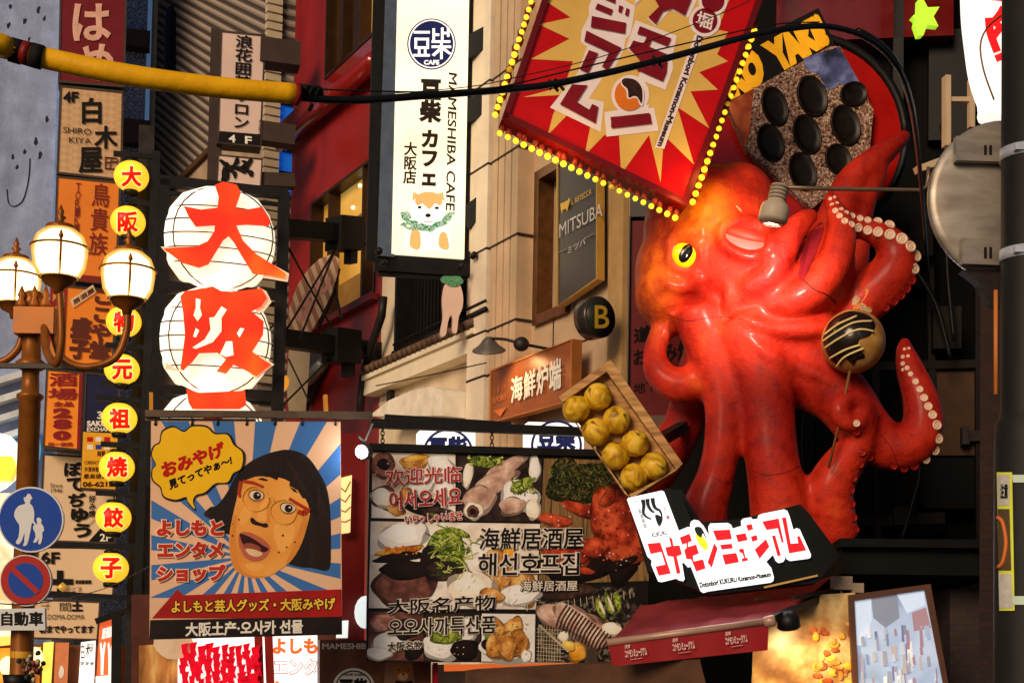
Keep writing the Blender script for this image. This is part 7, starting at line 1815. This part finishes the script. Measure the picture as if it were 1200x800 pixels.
m = MB(); m.tube([at(344, 110, 6.39), at(349, 111, 6.4)], pxr(13.4, 6.4), 14); m.build('sleeve_end', ink_maroon, t)
cp = smooth([(340, 110, 6.4), (360, 115, 6.45), (420, 117.5, 6.6), (500, 112, 6.8), (570, 107, 7.0), (640, 100, 7.2), (700, 88, 7.4), (760, 74, 7.6), (820, 58, 7.8), (880, 42, 8.0), (930, 33, 8.2), (968, 31, 8.4), (1005, 40, 8.6), (1034, 58, 8.8), (1054, 84, 9.0), (1067, 122, 9.6), (1074, 165, 11.0), (1079, 215, 13.5), (1084, 275, 17.0), (1088, 330, 21.5)], 5)
m = MB(); m.tube([at(*p) for p in cp], pxr(4.2, 7.2), 10); m.tube([at(p[0], p[1] - 3.5, p[2]) for p in cp[60:]], pxr(4.0, 8.6), 8); m.build('black_cable', mat('cable_black', S(22, 20, 20), .45, var=.2), t)
m = MB(); m.tube([at(349, 107, 6.42), at(374, 110, 6.5)], pxr(9, 6.4), 10)
for x, y in ((352, 103), (358, 100), (364, 102), (371, 104), (362, 122)): m.bar(at(x, y + 8, 6.4), at(x + 4, y, 6.38), .012, .012)
m.build('cable_tie', ink_black, t)
m = MB()
for x, y, Y in ((648, 99, 7.25), (770, 71, 7.65), (655, 98, 7.25)):
    m.bar(at(x - 5, y - 5, Y), at(x + 6, y + 8, Y), .012, .012); m.bar(at(x + 6, y - 5, Y), at(x - 4, y + 6, Y), .012, .012)
m.build('tie_knot', ink_black, t)
wire_m = mat('wire_black', S(30, 26, 24), .5)
for lab, pts, r_ in [('thin messenger wire sagging just above the black overhead cable', [(350, 104, 6.5), (500, 108, 6.8), (580, 103, 7.0), (700, 75, 7.4), (800, 52, 7.8), (900, 30, 8.2), (960, 26, 8.4)], 1.1),
                     ('hair-thin wire crossing from the cafe sign to the diamond sign', [(425, 112, 7), (540, 103, 7), (600, 92, 7.2), (720, 62, 7.5), (860, 10, 8), (890, -10, 8)], .6),
                     ('thin wire crossing in front of the cream eave', [(440, 452, 25), (500, 440, 25), (570, 425, 24)], .7),
                     ('thin wire spanning the street in front of the no parking sign', [(-10, 706, 10.4), (40, 707, 10.4), (120, 690, 14), (180, 660, 20)], .7)]:
    m = MB(); m.tube([at(*p) for p in smooth(pts, 8)], pxr(r_, pts[0][2]), 6); tag(m.build('wire', wire_m), lab, 'wire')

# ================================================================== street lamp with three globes
SLY = 11.0
lamp_br = mat('lamp_bronze', S(138, 80, 26), .42, .3, var=.25, scale=6)
sc_ = at(36, 440, SLY); foot = Vector((sc_.x, sc_.y, 0))
t = thing('street_lamp', 'bronze street lamp with three glowing globes on curled arms', 'street lamp', foot)
kk = SLY / F
m = MB(); z1_, z2_ = at(36, 430, SLY).z, at(36, 466, SLY).z
m.lathe(foot, UP, [(.14, 0), (.14, .5), (.085, .6), (.075, z2_ - .02), (.095, z2_), (.095, z2_ + .02), (.062, z2_ + .04), (.06, z1_ - .03), (.11, z1_), (.11, z1_ + .03), (.07, z1_ + .06), (.055, z1_ + .4), (.09, z1_ + .42), (.09, z1_ + .52), (.05, z1_ + .55)], 20); m.build('post', lamp_br, t)
m = MB(); m.bar(at(-30, 428, SLY - .1), at(120, 430, SLY - .1), .035, .035); m.build('crossbar', dark_steel, t)
m = MB(); m.pbox(Pl(36, 380, SLY - .08, 0), (18, 392), (66, 362), -.05, .06); m.build('hub', lamp_br, t)
m = MB()
for x in (25, 40, 53): m.lathe(at(x, 362, SLY - .1), UP, [(.03, 0), (.045, .03), (.02, .08), (.03, .1), (.004, .17)], 10)
m.build('finial', lamp_br, t)
globe_core = glow('globe_core', (1.0, .70, .36), 15.0)
def shell_mat(name, col, es, clear):
    m_ = bpy.data.materials.new(name); m_.use_nodes = True; nt_ = m_.node_tree; nn_ = nt_.nodes
    nn_.remove(nn_['Principled BSDF']); e_ = nn_.new('ShaderNodeEmission'); e_.inputs[0].default_value = col + (1,); e_.inputs[1].default_value = es
    t_ = nn_.new('ShaderNodeBsdfTransparent'); x_ = nn_.new('ShaderNodeMixShader'); x_.inputs[0].default_value = 1 - clear
    nt_.links.new(e_.outputs[0], x_.inputs[1 + 1]); nt_.links.new(t_.outputs[0], x_.inputs[1]); nt_.links.new(x_.outputs[0], nn_['Material Output'].inputs[0])
    return m_
globe_glass = shell_mat('globe_glass', (1.0, .55, .10), 1.15, .45)
globe_inner = shell_mat('globe_bloom_shell', (1.0, .74, .26), 1.4, .5)  # glowing shell added for the yellow bloom at the globe's edge
arms = {70: [(52, 380, 10.9), (54, 410, 10.7), (66, 426, 10.55), (72, 395, 10.5), (70, 340, 10.5)], 150: [(62, 385, 10.95), (72, 418, 10.9), (100, 430, 10.9), (134, 420, 10.9), (148, 390, 10.9), (149, 360, 10.9)], 18: [(28, 385, 11.0), (20, 410, 11.0), (-2, 424, 11.0), (-30, 410, 11)]}
globes = [(70, 297, 32.5, 10.5), (150, 323, 31.5, 10.9), (18, 330, 29.5, 11.2)]
for gx, gy, gr, Y in globes:
    k2 = Y / F; c = at(gx, gy, Y); r_ = gr * k2
    m = MB(); m.tube([at(*p) for p in smooth(arms[gx], 6)], 4.6 * kk, 10); arm = m.build('arm', lamp_br, t)
    m = MB(); m.lathe(c, UP, [(r_ * .5, -r_ * .98), (r_ * .72, -r_ * .88), (r_ * .93, -r_ * .5), (r_, 0), (r_ * .98, r_ * .3), (r_ * .84, r_ * .66), (r_ * .5, r_ * .93), (r_ * .1, r_)], 28); gl = m.build('globe', globe_glass, t)
    gp_ = [(r_ * .5, -r_ * .98), (r_ * .72, -r_ * .88), (r_ * .93, -r_ * .5), (r_, 0), (r_ * .98, r_ * .3), (r_ * .84, r_ * .66), (r_ * .5, r_ * .93), (r_ * .1, r_)]
    m = MB(); m.lathe(c, UP, [(a * .94, h * .94) for a, h in gp_], 28); m.build('bloom_shell', globe_inner, gl)
    m = MB(); m.lathe(c, UP, [(a * .87, h * .87) for a, h in gp_], 28); m.build('bulb', globe_core, gl)
    m = MB(); m.lathe(c - UP * r_ * 1.0, UP, [(r_ * .16, -r_ * .5), (r_ * .2, -r_ * .3), (r_ * .52, -r_ * .14), (r_ * .66, .02), (r_ * .74, r_ * .1)], 24); m.build('cup', lamp_br, gl)
    m = MB(); m.lathe(c + UP * r_ * .93, UP, [(r_ * .56, -.01), (r_ * .5, r_ * .1), (r_ * .2, r_ * .18), (r_ * .1, r_ * .3), (r_ * .2, r_ * .4), (r_ * .08, r_ * .5), (r_ * .12, r_ * .6), (.004, r_ * .86)], 18); m.build('cap', lamp_br, gl)
    m = MB(); m.tube([c + Vector((math.cos(a), math.sin(a), 0)) * r_ * 1.04 + UP * r_ * .2 for a in [2 * math.pi * i / 30 for i in range(31)]], r_ * .045, 6)
    for a in (-1.25, -1.25 + 2 * math.pi / 3, -1.25 + 4 * math.pi / 3):
        dv = Vector((math.cos(a), math.sin(a), 0)); m.tube([c + dv * r_ * (1.04 * math.cos(b_)) + UP * r_ * math.sin(b_) for b_ in (-1.0, -.7, -.35, 0, .2, .3, .42)], [r_ * .05] * 6 + [r_ * .02], 6); m.lathe(c + dv * r_ * 1.05 + UP * r_ * .3, UP, [(.01, 0), (r_ * .1, r_ * .08), (.004, r_ * .3)], 8)
    m.build('cage', lamp_br, gl)
# ---- signs on the lamp post
TS = Pl(36, 640, 10.82, 0)
blue_s = mat('sign_blue', S(8, 62, 156), .6, var=.08, spec=.2); white_s = mat('sign_pale', S(206, 206, 206), .35, var=.05); red_s = mat('sign_post_red', S(168, 34, 22), .6, var=.08, spec=.2)
t = thing('pedestrian_sign', 'round blue sign with a white man in a hat and child walking', 'traffic sign', TS(36, 647))
m = MB(); m.prism(TS, circ(36, 608.5, 38.5, 38.5), -.03, 0); m.build('plate', white_s, t)
m = MB(); m.poly(TS, circ(36, 608.5, 36.6, 36.6), .002); m.build('blue_disc', blue_s, t)
zt2 = zz(0, 400, .5)
m = MB()
fig = smooth(zt2((60, 366), (66, 357), (70, 362), (73, 371), (70, 378), (77, 386), (81, 402), (80, 420), (86, 428), (84, 432), (76, 424), (73, 438), (70, 452), (64, 476), (54, 478), (57, 470), (58, 448), (52, 466), (44, 475), (37, 470), (44, 458), (46, 432), (42, 424), (34, 410), (36, 395), (46, 384), (60, 380), (56, 370)), 2, True)
m.poly(TS, fig, .005); m.poly(TS, zt2((54, 366), (62, 364), (66, 356), (72, 358), (77, 368), (70, 371)), .007)
kid = smooth(zt2((86, 416), (92, 412), (98, 418), (97, 426), (102, 432), (104, 444), (100, 446), (100, 458), (96, 474), (90, 473), (92, 460), (86, 470), (78, 470), (84, 458), (82, 446), (78, 438), (80, 430), (88, 428)), 2, True)
m.poly(TS, kid, .006); m.build('figure_print', white_s, t)
t = thing('no_parking_sign', 'round blue no-parking sign with a red ring and slash, under the blue walker sign', 'traffic sign', TS(29, 709))
m = MB(); m.prism(TS, circ(29, 679.5, 30.2, 30.2), -.06, -.02); m.build('plate', white_s, t)
m = MB(); m.poly(TS, circ(29, 679.5, 29, 29), -.017); m.build('red_ring', red_s, t)
m = MB(); m.poly(TS, circ(29, 679.5, 20.5, 20.5), -.014); m.build('blue_disc', blue_s, t)
m = MB(); m.poly(TS, [(11.5, 668), (16, 663.5), (46.5, 692), (42, 696)], -.011); m.build('slash', red_s, t)
t = thing('word_plate', 'white plate with three black characters under the round no-parking sign', 'traffic sign', TS(24, 740))
m = MB(); m.prism(TS, [(-8, 713), (52, 712), (52.5, 738), (-8, 738)], -.05, -.01); m.build('plate', white_s, t)
m = MB(); m.text(TS, '自動車', (1, 716, 50, 733), -.006, .03); m.build('lettering', ink_black, t)
m = MB(); m.lathe(Vector((foot.x, foot.y, at(36, 772, SLY).z)), UP, [(.08, 0), (.082, .01), (.082, .05), (.08, .06)], 18)
tag(m.build('post_sticker', mat('sticker_gold', S(206, 150, 40), .5)), 'small gold sticker band low on the street lamp post', 'sticker')
FLp = Pl(34, 786, 10.6, 0)
t = thing('flower_basket', 'dim flower basket hanging low on the street lamp post', 'plant', FLp(34, 800))
m = MB(); rd = random.Random(9)
for i in range(90):
    m.ball(FLp(38 + rd.gauss(0, 5), 783 + rd.gauss(0, 6), rd.uniform(-.05, .08)), .01 + rd.random() * .012, seg=6, rings=4, mi=i % 3)
m.build('blossom', [mat('petal_cream', S(190, 160, 130), .6), mat('petal_rose', S(130, 60, 50), .6), mat('leaf_dark', S(40, 50, 28), .6)], t)
m = MB(); m.lathe(FLp(20, 800), UP, [(.06, -.1), (.09, 0), (.1, .06)], 14); m.build('basket', black_metal, t)

# the type master is not part of the place
if _fontobj is not None:
    c_ = _fontobj.data; bpy.data.objects.remove(_fontobj); bpy.data.curves.remove(c_)
